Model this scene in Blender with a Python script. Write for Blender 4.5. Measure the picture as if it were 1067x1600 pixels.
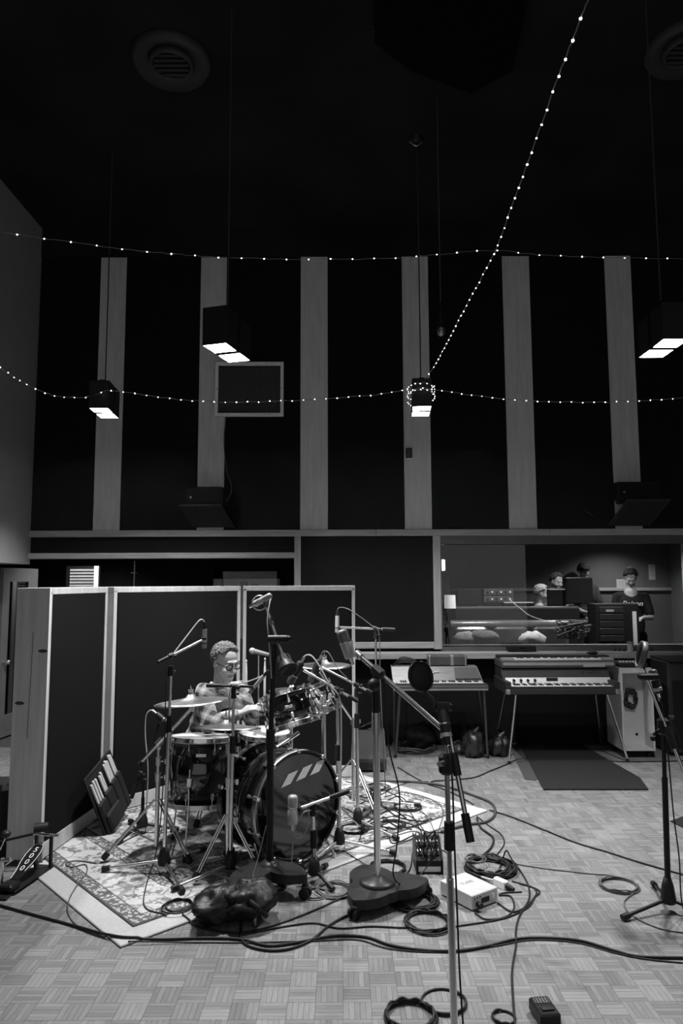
import bpy, math, random
from mathutils import Vector, Matrix, noise
import numpy as np
random.seed(7)
for o in list(bpy.data.objects): bpy.data.objects.remove(o)
SC = bpy.context.scene
C = SC.collection
PI = math.pi
# ------------------------------------------------------------------ camera
FPX, HZ, CH = 1100.0, 911.0, 1.75
PITCH = math.atan((HZ-800)/FPX); ROLL = math.radians(0.2)
_f = Vector((0, math.cos(PITCH), math.sin(PITCH)))
_r0 = Vector((1, 0, 0)); _u0 = Vector((0, -math.sin(PITCH), math.cos(PITCH)))
_r = _r0*math.cos(ROLL) - _u0*math.sin(ROLL)
_u = _u0*math.cos(ROLL) + _r0*math.sin(ROLL)
CAM = Vector((0, 0, CH))
cd = bpy.data.cameras.new('camera'); cam = bpy.data.objects.new('camera', cd); C.objects.link(cam)
cd.sensor_fit = 'VERTICAL'; cd.sensor_height = 36.0; cd.sensor_width = 24.0
cd.lens = FPX/1600*36; cd.clip_start = 0.05; cd.clip_end = 60
M3 = Matrix((_r, _u, -_f)).transposed()
cam.matrix_world = Matrix.Translation(CAM) @ M3.to_4x4()
SC.camera = cam
# ------------------------------------------------------------------ world and exposure
w = bpy.data.worlds.new('world'); SC.world = w; w.use_nodes = True
w.node_tree.nodes['Background'].inputs[0].default_value = (0.5, 0.5, 0.5, 1)
w.node_tree.nodes['Background'].inputs[1].default_value = 0.5  # even grey fill light, let in through the open rear of the room
SC.view_settings.view_transform = 'Standard'; SC.view_settings.look = 'None'
SC.view_settings.gamma = 1.0; SC.view_settings.use_curve_mapping = False
SC.view_settings.exposure = 1.0
LAMP_W = 150.0          # power of each bulb in the square pendant lamps
LED_E = 6.0            # fairy light emission

# ------------------------------------------------------------------ pixel helpers (photo frame 1067 x 1600)
def ray(px, py): return _f + _r*((px-533.5)/FPX) - _u*((py-800)/FPX)
def P(px, py, d):
    k = ray(px, py); return CAM + k*(d/k.y)
def F(px, py, z=0.0):
    k = ray(px, py); return CAM + k*((z-CH)/k.z)
def PX(px, py, x):
    k = ray(px, py); return CAM + k*(x/k.x)
# ------------------------------------------------------------------ materials
MATS = {}
def mat(name, v, rough=0.6, metal=0.0, var=0.0, scale=20.0, stretch=(1,1,1), bump=0.0, emit=0.0, spec=None, coat=0.0, bscale=None):
    if name in MATS: return MATS[name]
    if spec is None and v < 0.07 and metal == 0 and rough > 0.3: spec = 0.2
    m = bpy.data.materials.new(name); m.use_nodes = True; nt = m.node_tree
    b = nt.nodes['Principled BSDF']
    b.inputs['Base Color'].default_value = (v, v, v, 1); b.inputs['Roughness'].default_value = rough
    b.inputs['Metallic'].default_value = metal
    if spec is not None: b.inputs['Specular IOR Level'].default_value = spec
    if coat: b.inputs['Coat Weight'].default_value = coat; b.inputs['Coat Roughness'].default_value = 0.05
    if emit:
        b.inputs['Emission Color'].default_value = (1, 1, 1, 1); b.inputs['Emission Strength'].default_value = emit
    if var or bump:
        tc = nt.nodes.new('ShaderNodeTexCoord'); mp = nt.nodes.new('ShaderNodeMapping')
        mp.inputs['Scale'].default_value = stretch
        nt.links.new(tc.outputs['Object'], mp.inputs['Vector'])
        n = nt.nodes.new('ShaderNodeTexNoise'); n.inputs['Scale'].default_value = scale; n.inputs['Detail'].default_value = 5
        nt.links.new(mp.outputs[0], n.inputs['Vector'])
        if var:
            r = nt.nodes.new('ShaderNodeMapRange'); r.inputs[1].default_value = 0.25; r.inputs[2].default_value = 0.75
            r.inputs[3].default_value = v*(1-var); r.inputs[4].default_value = v*(1+var)
            nt.links.new(n.outputs[0], r.inputs[0]); nt.links.new(r.outputs[0], b.inputs['Base Color'])
        if bump:
            n2 = n
            if bscale:
                n2 = nt.nodes.new('ShaderNodeTexNoise'); n2.inputs['Scale'].default_value = bscale; n2.inputs['Detail'].default_value = 4
                nt.links.new(mp.outputs[0], n2.inputs['Vector'])
            bp = nt.nodes.new('ShaderNodeBump'); bp.inputs['Strength'].default_value = bump; bp.inputs['Distance'].default_value = 0.01
            nt.links.new(n2.outputs[0], bp.inputs['Height']); nt.links.new(bp.outputs[0], b.inputs['Normal'])
    MATS[name] = m; return m

class NT:                                   # tiny node helper
    def __init__(s, m): s.nt = m.node_tree
    def n(s, t, **kw):
        x = s.nt.nodes.new(t)
        for k, v in kw.items(): setattr(x, k, v)
        return x
    def l(s, a, b): s.nt.links.new(a, b)
    def math(s, op, a, b=None, c=None):
        x = s.nt.nodes.new('ShaderNodeMath'); x.operation = op
        for i, q in enumerate((a, b, c)):
            if q is None: continue
            if isinstance(q, (int, float)): x.inputs[i].default_value = q
            else: s.nt.links.new(q, x.inputs[i])
        return x.outputs[0]

WOOD = mat('pale_plywood', 0.34, 0.55, var=0.18, scale=6, stretch=(6,6,0.5))
WOODH = mat('pine_board', 0.36, 0.5, var=0.22, scale=5, stretch=(0.6,8,8))
FAB = mat('black_wall_fabric', 0.011, 0.95, var=0.15, scale=300, spec=0.05)
FABG = mat('charcoal_screen_fabric', 0.009, 0.95, var=0.12, scale=250, spec=0.04)
CEIL = mat('black_ceiling_paint', 0.016, 0.9, var=0.4, scale=1.2, spec=0.1)
PAINT = mat('grey_wall_paint', 0.3, 0.8, var=0.06, scale=4)
DARK = mat('dark_room_paint', 0.014, 0.9, var=0.2, scale=3, spec=0.05)
BLK = mat('black_powder_coat', 0.012, 0.38, var=0.2, scale=40)
BLKM = mat('matte_black_plastic', 0.014, 0.5, var=0.2, scale=60, spec=0.25)
RUB = mat('black_rubber', 0.012, 0.5, var=0.15, scale=50, spec=0.25)
CHR = mat('chrome', 0.8, 0.24, 1.0, var=0.06, scale=30)
NIK = mat('satin_nickel', 0.5, 0.32, 1.0, var=0.08, scale=40)
CYM = mat('cymbal_bronze', 0.5, 0.3, 1.0, var=0.25, scale=8, bump=0.15, bscale=60)
SHELL = mat('black_lacquer_shell', 0.009, 0.12, coat=1.0, var=0.3, scale=6)
HEADW = mat('coated_drum_head', 0.45, 0.5, var=0.06, scale=25)
HEADB = mat('glossy_black_head', 0.10, 0.05, 1.0, var=0.05, scale=5)
WHT = mat('white_paint', 0.72, 0.5, var=0.05, scale=12)
CAB = mat('cable_jacket', 0.016, 0.45, var=0.2, scale=60)
CABG = mat('grey_cable_jacket', 0.09, 0.45, var=0.2, scale=60)
LEA = mat('black_leather', 0.014, 0.42, var=0.3, scale=30, bump=0.35, bscale=22)
SKIN = mat('skin', 0.35, 0.45, var=0.1, scale=40, bump=0.05, bscale=120)

# ------------------------------------------------------------------ mesh builder
def basis(axis, roll=0.0):
    z = Vector(axis).normalized()
    t = Vector((0, 0, 1)) if abs(z.z) < 0.95 else Vector((0, 1, 0))
    x = t.cross(z).normalized(); y = z.cross(x)
    m = Matrix((x, y, z)).transposed()
    return m @ Matrix.Rotation(roll, 3, 'Z') if roll else m
def frame(loc, axis, roll=0.0): return Matrix.Translation(Vector(loc)) @ basis(axis, roll).to_4x4()
def rz(a): return Matrix.Rotation(a, 4, 'Z')
def T(x, y=0, z=0): return Matrix.Translation(Vector((x, y, z)))
def catmull(pts, k=6):
    pts = [Vector(p) for p in pts]
    if len(pts) < 3: return pts
    q = [pts[0]*2-pts[1]] + pts + [pts[-1]*2-pts[-2]]; out = []
    for i in range(1, len(q)-2):
        a, b, c, d = q[i-1], q[i], q[i+1], q[i+2]
        for j in range(k):
            t = j/k
            out.append(0.5*((2*b)+(c-a)*t+(2*a-5*b+4*c-d)*t*t+(3*b-a-3*c+d)*t*t*t))
    out.append(pts[-1]); return out
class MB:
    def __init__(s): s.v = []; s.f = []; s.s = []; s.attr = None
    def add(s, vs, fs, sm=False):
        o = len(s.v); s.v += [Vector(v) for v in vs]
        for f in fs: s.f.append([i+o for i in f]); s.s.append(sm)
        return s
    def box(s, c, size, M=None, taper=1.0):
        hx, hy, hz = size[0]/2, size[1]/2, size[2]/2; c = Vector(c); vs = []
        for z, k in ((-hz, 1.0), (hz, taper)):
            for x, y in ((-hx,-hy),(hx,-hy),(hx,hy),(-hx,hy)): vs.append(c+Vector((x*k, y*k, z)))
        if M is not None: vs = [M @ v for v in vs]
        return s.add(vs, [(3,2,1,0),(4,5,6,7),(0,1,5,4),(1,2,6,5),(2,3,7,6),(3,0,4,7)])
    def bbox(s, a, b, M=None):
        a, b = Vector(a), Vector(b); d = b-a
        return s.box((a+b)/2, (abs(d.x), abs(d.y), abs(d.z)), M)
    def rbox(s, c, size, r, M=None):          # box with chamfered edges
        hx, hy, hz = size[0]/2, size[1]/2, size[2]/2; c = Vector(c); vs = []; fs = []
        rings = [(-hz, r), (-hz+r, 0), (hz-r, 0), (hz, r)]
        for z, i in rings:
            X, Y = hx-i, hy-i; q = r if i == 0 else r*0.6
            for x, y in ((-X+q,-Y),(X-q,-Y),(X,-Y+q),(X,Y-q),(X-q,Y),(-X+q,Y),(-X,Y-q),(-X,-Y+q)): vs.append(c+Vector((x,y,z)))
        if M is not None: vs = [M @ v for v in vs]
        fs.append(tuple(range(7,-1,-1))); fs.append(tuple(range(24,32)))
        for k in range(3):
            for i in range(8): j = (i+1) % 8; fs.append((k*8+i, k*8+j, k*8+8+j, k*8+8+i))
        return s.add(vs, fs)
    def cyl(s, p0, p1, r0, r1=None, n=12, cap=True, sm=True):
        p0, p1 = Vector(p0), Vector(p1); r1 = r0 if r1 is None else r1
        if (p1-p0).length < 1e-6: return s
        B = basis(p1-p0); a = []; b = []
        for i in range(n):
            t = 2*PI*i/n; d = B @ Vector((math.cos(t), math.sin(t), 0)); a.append(p0+d*r0); b.append(p1+d*r1)
        s.add(a+b, [(i, (i+1) % n, n+(i+1) % n, n+i) for i in range(n)], sm)
        if cap: s.add(a, [tuple(range(n-1,-1,-1))]); s.add(b, [tuple(range(n))])
        return s
    def tube(s, pts, r, n=8, k=6, cap=True, raw=False, taper=None):
        q = [Vector(p) for p in pts] if raw else catmull(pts, k)
        q = [p for i, p in enumerate(q) if i == 0 or (p-q[i-1]).length > 1e-5]
        if len(q) < 2: return s
        t0 = (q[1]-q[0]).normalized(); N = basis(t0) @ Vector((1, 0, 0)); vs = []
        for i, p in enumerate(q):
            t = ((q[min(i+1, len(q)-1)])-(q[max(i-1, 0)])).normalized()
            N = (N-t*N.dot(t)); N = N.normalized() if N.length > 1e-6 else basis(t) @ Vector((1,0,0))
            B = t.cross(N); rr = r if taper is None else r*(1+(taper-1)*i/(len(q)-1))
            for j in range(n):
                a = 2*PI*j/n; vs.append(p+(N*math.cos(a)+B*math.sin(a))*rr)
        L = len(q)
        fs = [(i*n+j, i*n+(j+1) % n, (i+1)*n+(j+1) % n, (i+1)*n+j) for i in range(L-1) for j in range(n)]
        s.add(vs, fs, True)
        if cap: s.add(vs[:n], [tuple(range(n-1,-1,-1))]); s.add(vs[-n:], [tuple(range(n))])
        return s
    def lathe(s, prof, M=None, n=32, sm=True, closed=False):
        vs = []; fs = []; M = M or Matrix.Identity(4); L = len(prof)
        for r, z in prof:
            for i in range(n):
                a = 2*PI*i/n; vs.append(M @ Vector((r*math.cos(a), r*math.sin(a), z)))
        for k in range(L if closed else L-1):
            k2 = (k+1) % L
            for i in range(n): j = (i+1) % n; fs.append((k*n+i, k*n+j, k2*n+j, k2*n+i))
        return s.add(vs, fs, sm)
    def sphere(s, c, r, n=16, M=None, R=None):
        r = (r, r, r) if isinstance(r, (int, float)) else r; c = Vector(c); m = n//2; vs = []; fs = []
        pts = [Vector((0,0,-1))]
        for k in range(1, m):
            t = -PI/2+PI*k/m
            for i in range(n): a = 2*PI*i/n; pts.append(Vector((math.cos(t)*math.cos(a), math.cos(t)*math.sin(a), math.sin(t))))
        pts.append(Vector((0,0,1)))
        for p in pts:
            q = Vector((p.x*r[0], p.y*r[1], p.z*r[2]))
            if R is not None: q = R @ q
            q = q+c; vs.append(M @ q if M is not None else q)
        for i in range(n): fs.append((0, 1+(i+1) % n, 1+i))
        for k in range(m-2):
            for i in range(n):
                j = (i+1) % n; a = 1+k*n; fs.append((a+i, a+j, a+n+j, a+n+i))
        e = len(pts)-1; a = 1+(m-2)*n
        for i in range(n): fs.append((a+i, a+(i+1) % n, e))
        return s.add(vs, fs, True)
    def cone(s, p0, p1, r0, r1, n=14):        # round cone (limb)
        p0, p1 = Vector(p0), Vector(p1); s.sphere(p0, r0, n); s.sphere(p1, r1, n); return s.cyl(p0, p1, r0, r1, n)
    def prism(s, poly, h, M=None, z0=0.0):    # polygon in xy, extruded along z
        n = len(poly); M = M or Matrix.Identity(4)
        a = [M @ Vector((x, y, z0)) for x, y in poly]; b = [M @ Vector((x, y, z0+h)) for x, y in poly]
        s.add(a, [tuple(range(n-1,-1,-1))]); s.add(b, [tuple(range(n))])
        return s.add(a+b, [(i, (i+1) % n, n+(i+1) % n, n+i) for i in range(n)])
    def mesh(s, name, m, off=Vector((0,0,0))):
        me = bpy.data.meshes.new(name)
        me.from_pydata([tuple(v-off) for v in s.v], [], s.f)
        me.polygons.foreach_set('use_smooth', s.s); me.materials.append(m); me.update(); return me
    def build(s, name, m, parent=None, kind=None):
        off = Vector((0,0,0)); q = parent
        while q is not None: off += q.location; q = q.parent
        o = bpy.data.objects.new(name, s.mesh(name, m, off)); C.objects.link(o)
        if parent is not None: o.parent = parent
        if kind: o['kind'] = kind
        return o
def tag(o, label, cat, group=None, kind=None):
    o['label'] = label; o['category'] = cat
    if group: o['group'] = group
    if kind: o['kind'] = kind
    return o
def thing(name, label, cat, loc=(0,0,0), group=None):
    o = bpy.data.objects.new(name, None); C.objects.link(o); o.location = Vector(loc); o.empty_display_size = 0.1
    return tag(o, label, cat, group)
def single(name, mb, m, label, cat, group=None):  # a thing that is one mesh, origin at its base
    xs = [v.x for v in mb.v]; ys = [v.y for v in mb.v]; zs = [v.z for v in mb.v]
    off = Vector(((min(xs)+max(xs))/2, (min(ys)+max(ys))/2, min(zs)))
    o = bpy.data.objects.new(name, mb.mesh(name, m, off)); o.location = off; C.objects.link(o)
    return tag(o, label, cat, group)
def copy_tree(o, loc=None, rot=None, label=None, parent=None):
    c = o.copy(); C.objects.link(c); c.parent = parent
    if loc is not None: c.location = loc
    if rot is not None: c.rotation_euler = (0, 0, rot)
    if label: c['label'] = label
    for ch in list(o.children): copy_tree(ch, parent=c)
    return c
def remeshed(mb, voxel, smooth=4):
    me = mb.mesh('tmp', WHT); o = bpy.data.objects.new('tmp', me); C.objects.link(o)
    r = o.modifiers.new('r', 'REMESH'); r.mode = 'VOXEL'; r.voxel_size = voxel
    if smooth: s = o.modifiers.new('s', 'SMOOTH'); s.iterations = smooth; s.factor = 0.5
    dg = bpy.context.evaluated_depsgraph_get(); ev = o.evaluated_get(dg).to_mesh()
    out = MB(); out.v = [v.co.copy() for v in ev.vertices]; out.f = [list(p.vertices) for p in ev.polygons]; out.s = [True]*len(out.f)
    o.evaluated_get(dg).to_mesh_clear(); bpy.data.objects.remove(o); bpy.data.meshes.remove(me); return out
def text_mb(txt, size, M, ext=0.0006, shear=0.0, align='CENTER'):
    cu = bpy.data.curves.new('t', 'FONT'); cu.body = txt; cu.size = size; cu.extrude = ext; cu.align_x = align; cu.align_y = 'CENTER'; cu.shear = shear
    cu.resolution_u = 3
    o = bpy.data.objects.new('t', cu); C.objects.link(o)
    dg = bpy.context.evaluated_depsgraph_get(); ev = o.evaluated_get(dg).to_mesh()
    out = MB(); out.v = [M @ v.co for v in ev.vertices]; out.f = [list(p.vertices) for p in ev.polygons]; out.s = [False]*len(out.f)
    bpy.data.objects.remove(o); bpy.data.curves.remove(cu); return out
# ================================================================== THE ROOM
WY = 7.92                                     # front of the back wall
def WX(px, py=900): return P(px, py, WY).x
def WZ(py, px=533): return P(px, py, WY).z
ZC = 5.9                                      # ceiling height
XL, XR, YB = -3.5, 5.2, -4.0
# ---- parquet floor
TS = 0.1165; NF = 5
flm = mat('floor_joint_filler', 0.05, 0.8, var=0.2, scale=30)
pm = bpy.data.materials.new('oak_parquet'); pm.use_nodes = True
N = NT(pm); bs = pm.node_tree.nodes['Principled BSDF']
at1 = N.n('ShaderNodeAttribute', attribute_name='tone'); at2 = N.n('ShaderNodeAttribute', attribute_name='along')
geo = N.n('ShaderNodeNewGeometry')
def grain(sc):
    mp = N.n('ShaderNodeMapping'); mp.inputs['Scale'].default_value = sc; N.l(geo.outputs['Position'], mp.inputs[0])
    t = N.n('ShaderNodeTexNoise'); t.inputs['Scale'].default_value = 1.0; t.inputs['Detail'].default_value = 6; N.l(mp.outputs[0], t.inputs[0]); return t.outputs[0]
g = N.n('ShaderNodeMix'); g.data_type = 'FLOAT'
N.l(at2.outputs['Fac'], g.inputs[0]); N.l(grain((220, 14, 1)), g.inputs[2]); N.l(grain((14, 220, 1)), g.inputs[3])
big = N.n('ShaderNodeTexNoise'); big.inputs['Scale'].default_value = 1.3; big.inputs['Detail'].default_value = 3; N.l(geo.outputs['Position'], big.inputs[0])
val = N.math('MULTIPLY', at1.outputs['Fac'], N.math('ADD', 0.62, N.math('MULTIPLY', g.outputs[0], 0.75)))
val = N.math('MULTIPLY', val, N.math('ADD', 0.8, N.math('MULTIPLY', big.outputs[0], 0.4)))
N.l(val, bs.inputs['Base Color']); bs.inputs['Roughness'].default_value = 0.42
N.l(N.math('ADD', 0.3, N.math('MULTIPLY', big.outputs[0], 0.3)), bs.inputs['Roughness'])
fb = MB().bbox((-5.2, YB, -0.12), (XR, 9.8, -0.011)); floor = fb.build('floor', flm, kind='structure')
def tile_geo(rng, along, cx=0, cy=0):
    vs = []; fs = []; tones = []; w = TS/NF
    base = rng.choice([0.152, 0.16, 0.168, 0.176, 0.188])
    for k in range(NF):
        t = base*rng.uniform(0.78, 1.22)
        a0, a1 = -TS/2+k*w+0.0005, -TS/2+(k+1)*w-0.0005; b0, b1 = -TS/2+0.0006, TS/2-0.0006; z = rng.uniform(-0.0006, 0)
        q = [(a0,b0),(a1,b0),(a1,b1),(a0,b1)]
        if along: q = [(b,a) for a,b in q][::-1]
        o = len(vs); vs += [(cx+x, cy+y, -0.011) for x, y in q]+[(cx+x, cy+y, z) for x, y in q]
        fs += [(o+4,o+5,o+6,o+7)]+[(o+i, o+(i+1)%4, o+4+(i+1)%4, o+4+i) for i in range(4)]
        tones += [t]*5
    return vs, fs, tones
def tile_mesh(name, vs, fs, tones, along):
    me = bpy.data.meshes.new(name); me.from_pydata(vs, [], fs); me.materials.append(pm)
    a = me.attributes.new('tone', 'FLOAT', 'FACE'); a.data.foreach_set('value', tones)
    b = me.attributes.new('along', 'FLOAT', 'FACE'); b.data.foreach_set('value', along); return me
rng = random.Random(3); var = {0: [], 1: []}
for al in (0, 1):
    for k in range(10):
        v, f, t = tile_geo(rng, al); var[al].append(tile_mesh('parquet_block', v, f, t, [float(al)]*len(f)))
cells = []
nx0, nx1, ny0, ny1 = int(-5.0/TS), int(5.1/TS), int(1.4/TS), int(WY/TS)
for i in range(nx0, nx1):
    for j in range(ny0, ny1):
        x, y = (i+0.5)*TS, (j+0.5)*TS
        if y > WY-0.03 and x > 0: continue
        q = Vector((x, y, 0))-CAM; k = q.dot(_f); px = 533.5+FPX*q.dot(_r)/k; py = 800-FPX*q.dot(_u)/k
        vis = (0 <= px <= 1067 and py <= 1596 and (px > 480 and py > 1440 or px < 150 and py > 1400 or px > 760 or py > 1490))
        cells.append((0 if vis else 1, y, i, j, x))
cells.sort(); V, Fc, Tn, Al = [], [], [], []
for k, (vis, y, i, j, x) in enumerate(cells):
    al = (i+j) % 2
    if k < 300:
        o = bpy.data.objects.new('parquet_block', rng.choice(var[al])); o.location = (x, y, 0); C.objects.link(o); o.parent = floor
    else:
        v, f, t = tile_geo(rng, al, x, y); b = len(V); V += v; Fc += [tuple(q+b for q in ff) for ff in f]; Tn += t; Al += [float(al)]*len(f)
o = bpy.data.objects.new('parquet_field', tile_mesh('parquet_field', V, Fc, Tn, Al)); C.objects.link(o); o.parent = floor; o['kind'] = 'stuff'
# ---- ceiling and side walls; rear left open to let world fill light in
MB().bbox((-5.2, YB, ZC), (XR, WY+0.2, ZC+0.1)).build('ceiling', CEIL, kind='structure')
lw = MB(); LZ = 1.97
lw.bbox((XL-0.9, YB, LZ), (XL, WY, ZC)); lw.build('wall_left', PAINT, kind='structure')
lo = MB(); lo.bbox((-4.5, YB, 0), (-4.35, 7.4, LZ)); lo.build('wall_left_recess', DARK, kind='structure')
MB().bbox((XR, YB, 0), (XR+0.1, WY, ZC)).build('wall_right', DARK, kind='structure')
# ---- back wall
zt0, zt1 = WZ(838), WZ(828); ztop = WZ(402)
wall = MB()
wxa, wxb = WX(690), 4.6                        # control window opening
zs0, zs1 = WZ(1011), WZ(851)
oxa, oxb = -4.3, WX(462); oz = WZ(872)         # opening to the booth on the left
TH = 0.14
wall.bbox((-5.2, WY+0.02, zs1), (XR, WY+TH, ZC))                     # above
wall.bbox((oxb, WY+0.02, 0), (wxa, WY+TH, zs1))                      # middle
wall.bbox((wxa, WY+0.02, 0), (XR, WY+TH, zs0)); wall.bbox((wxb, WY+0.02, zs0), (XR, WY+TH, zs1))
wall.bbox((-5.2, WY+0.02, oz), (oxb, WY+TH, zs1)); wall.bbox((-5.2, WY+0.02, 0), (oxa, WY+TH, oz))
wb = wall.build('wall_back', DARK, kind='structure')
strips = [(152, 193), (311, 352), (469.5, 512), (630, 671.5), (789.5, 832.5), (952, 994)]   # at mid height
SX = [(WX(a, 620), WX(b, 620)) for a, b in strips]
edges = [XL] + [x for s in SX for x in s] + [4.9]
for k in range(len(edges)//2):
    a, b = edges[2*k], edges[2*k+1]
    if k == len(edges)//2-1: b = a+0.84
    MB().rbox(((a+b)/2, WY, (zt1+ztop)/2), (b-a-0.006, 0.05, ztop-zt1), 0.004).build('fabric_panel', FAB, wb)
for a, b in SX + [(SX[-1][1]+0.84, SX[-1][1]+1.14)]:
    MB().bbox((a, WY-0.012, zt1), (b, WY+0.02, ztop)).build('plywood_strip', mat('plywood_strip', 0.58, 0.6, var=0.12, scale=5, stretch=(5,5,0.6)), wb)
MB().bbox((-3.5, WY-0.03, ztop), (XR, WY+0.02, ZC)).build('upper_fascia', CEIL, wb)
# lower middle panel and fabric under the ledge
xm0, xm1 = WX(470), WX(676); zm0 = WZ(1003)
MB().rbox(((xm0+xm1)/2, WY, (zm0+zt0)/2), (xm1-xm0, 0.05, zt0-zm0), 0.004).build('fabric_panel', FAB, wb)
zl1, zl0 = WZ(1018), WZ(1028)
a = oxb
for w_ in (1.22, 1.22, 1.22, 1.22, 1.0):
    b = min(a+w_, XR)
    MB().rbox(((a+b)/2, WY, zl0/2), (b-a-0.004, 0.05, zl0-0.02), 0.004).build('fabric_panel', FAB, wb); a = b
# ---- wooden trim boards
trim_i = [0]
def board(a, b, m=WOODH):
    trim_i[0] += 1
    return MB().rbox((Vector(a)+Vector(b))/2, [abs(u-v) for u, v in zip(a, b)], 0.004).build('trim_%d' % trim_i[0], m, kind='structure')
yT = WY-0.05
cuts = [WX(20), WX(250), WX(588), WX(860), XR]
for a, b in zip(cuts, cuts[1:]): board((a, yT, zt0), (b-0.002, WY+0.02, zt1))
board((WX(20), yT, WZ(872)), (WX(462), WY+0.02, WZ(863)))
board((WX(20), yT, WZ(863)), (WX(28), WY+0.02, zt0))
board((WX(460), yT, 0), (WX(470), WY+0.02, zt0), WOOD)
board((WX(676), yT, zm0-0.08), (WX(688), WY+0.02, zt0), WOOD)
board((xm0, yT, zm0-0.07), (WX(676), WY+0.02, zm0))
MB().bbox((WX(28), WY, WZ(863)), (WX(460), WY+0.03, zt0)).build('fabric_panel', FAB, wb)
# ledge running under everything
board((oxb, WY-0.16, zl0), (WX(820), WY+0.02, zl1)); board((WX(820)+0.002, WY-0.16, zl0), (XR, WY+0.02, zl1))
# ---- control room window: dark inner frame, two panes
win = MB()
fw = 0.035
for y0, y1 in ((WY-0.02, WY+0.02), ):
    win.bbox((wxa-0.03, y0, zs1), (wxb, y1, zt0)); win.bbox((wxa-0.03, y0, zl1), (wxb, WY+0.3, zs0)); win.bbox((wxa-0.05, y0, zs0), (wxa, y1+0.1, zs1))
window = win.build('window_1', mat('dark_window_frame', 0.08, 0.5, var=0.2, scale=10), kind='structure')
gm = bpy.data.materials.new('window_glass'); gm.use_nodes = True; N = NT(gm)
gm.node_tree.nodes.remove(gm.node_tree.nodes['Principled BSDF']); out = gm.node_tree.nodes['Material Output']
tr = N.n('ShaderNodeBsdfTransparent'); tr.inputs[0].default_value = (0.86,0.86,0.86,1)
gl = N.n('ShaderNodeBsdfGlossy'); gl.inputs['Roughness'].default_value = 0.0
fr = N.n('ShaderNodeFresnel'); fr.inputs[0].default_value = 1.5
mx = N.n('ShaderNodeMixShader'); N.l(fr.outputs[0], mx.inputs[0]); N.l(tr.outputs[0], mx.inputs[1]); N.l(gl.outputs[0], mx.inputs[2]); N.l(mx.outputs[0], out.inputs[0])
GLASS = gm
MB().bbox((wxa, WY+0.06, zs0), (wxb, WY+0.068, zs1)).build('pane', GLASS, window)
# ---- control room shell beyond the window
CZ = 0.35; CX0, CX1, CY1 = 0.75, 5.2, 11.2
cr = mat('control_room_wall', 0.14, 0.8, var=0.1, scale=3)
MB().bbox((CX0, WY+TH, CZ-0.1), (CX1, CY1, CZ)).build('floor_control_room', mat('control_room_carpet', 0.03, 0.95, var=0.3, scale=80), kind='structure')
MB().bbox((CX0, CY1, CZ), (CX1, CY1+0.1, 2.9)).build('wall_control_room_far', cr, kind='structure')
MB().bbox((CX0-0.1, WY+TH, CZ), (CX0, CY1, 2.9)).build('wall_control_room_left', cr, kind='structure')
MB().bbox((CX1, WY+TH, CZ), (CX1+0.1, CY1, 2.9)).build('wall_control_room_right', cr, kind='structure')
MB().bbox((CX0, WY+TH, 2.6), (CX1, CY1, 2.7)).build('ceiling_control_room', DARK, kind='structure')
# ---- booth on the left: shell, door with glazing, foam
MB().bbox((-5.2, 9.7, 0), (oxb+0.1, 9.8, 2.6)).build('wall_booth_far', DARK, kind='structure')
MB().bbox((-5.3, 7.4, 0), (-5.2, 9.8, 2.6)).build('wall_booth_left', DARK, kind='structure')
MB().bbox((oxb+0.1, WY+TH, 0), (oxb+0.2, 9.8, 2.6)).build('wall_booth_right', DARK, kind='structure')
MB().bbox((-5.2, WY+TH, 2.5), (oxb+0.1, 9.8, 2.6)).build('ceiling_booth', DARK, kind='structure')
# half-open door seen past the end of the screens
da, db = P(3, 900, 8.15), P(57, 900, 8.85); da.z = db.z = 0.0
dv = db-da; L = Vector((dv.x, dv.y, 0)).length; Md = T(da.x, da.y, 0) @ rz(math.atan2(dv.y, dv.x)); DH = 1.94
dr = MB(); s1, s2 = 0.13, L-0.2
dr.box((s1/2, 0, DH/2+0.005), (s1, 0.045, DH-0.01), Md); dr.box(((L+s2)/2, 0, DH/2+0.005), (L-s2, 0.045, DH-0.01), Md)
dr.box(((s1+s2)/2, 0, DH-0.08), (s2-s1, 0.045, 0.16), Md); dr.box(((s1+s2)/2, 0, 0.13), (s2-s1, 0.045, 0.24), Md)
door = dr.build('door_1', mat('grey_door_paint', 0.13, 0.6, var=0.1, scale=6), kind='structure')
MB().box(((s1+s2)/2, 0, (DH-0.16+0.25)/2), (s2-s1, 0.008, DH-0.16-0.25), Md).build('pane', HEADB, door)
kb = MB().cyl(Md @ Vector((0.06, -0.02, 0.86)), Md @ Vector((0.06, -0.07, 0.86)), 0.012); kb.sphere(Md @ Vector((0.06, -0.085, 0.86)), 0.028); kb.build('door_knob', CHR, door)
# second door in the booth's far wall with a pale frame
w0, w1 = P(333, 893, 9.6), P(437, 893, 9.6); zt = w0.z
d2 = MB(); d2.bbox((w0.x, 9.62, 0), (w0.x+0.13, 9.7, zt)); d2.bbox((w1.x-0.04, 9.62, 0), (w1.x, 9.7, zt)); d2.bbox((w0.x, 9.62, zt-0.1), (w1.x, 9.7, zt))
d2o = d2.build('door_2', mat('pale_door_paint', 0.42, 0.6, var=0.1, scale=6), kind='structure')
MB().bbox((w0.x+0.13, 9.64, 0.3), (w1.x-0.04, 9.655, zt-0.1)).build('pane', HEADB, d2o)
for k in range(3): MB().bbox((w0.x+0.35+k*0.16, 9.6, zt-0.9), (w0.x+0.45+k*0.16, 9.62, zt-0.14-0.03*k)).build('notice_sheet', WHT, d2o)
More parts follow.
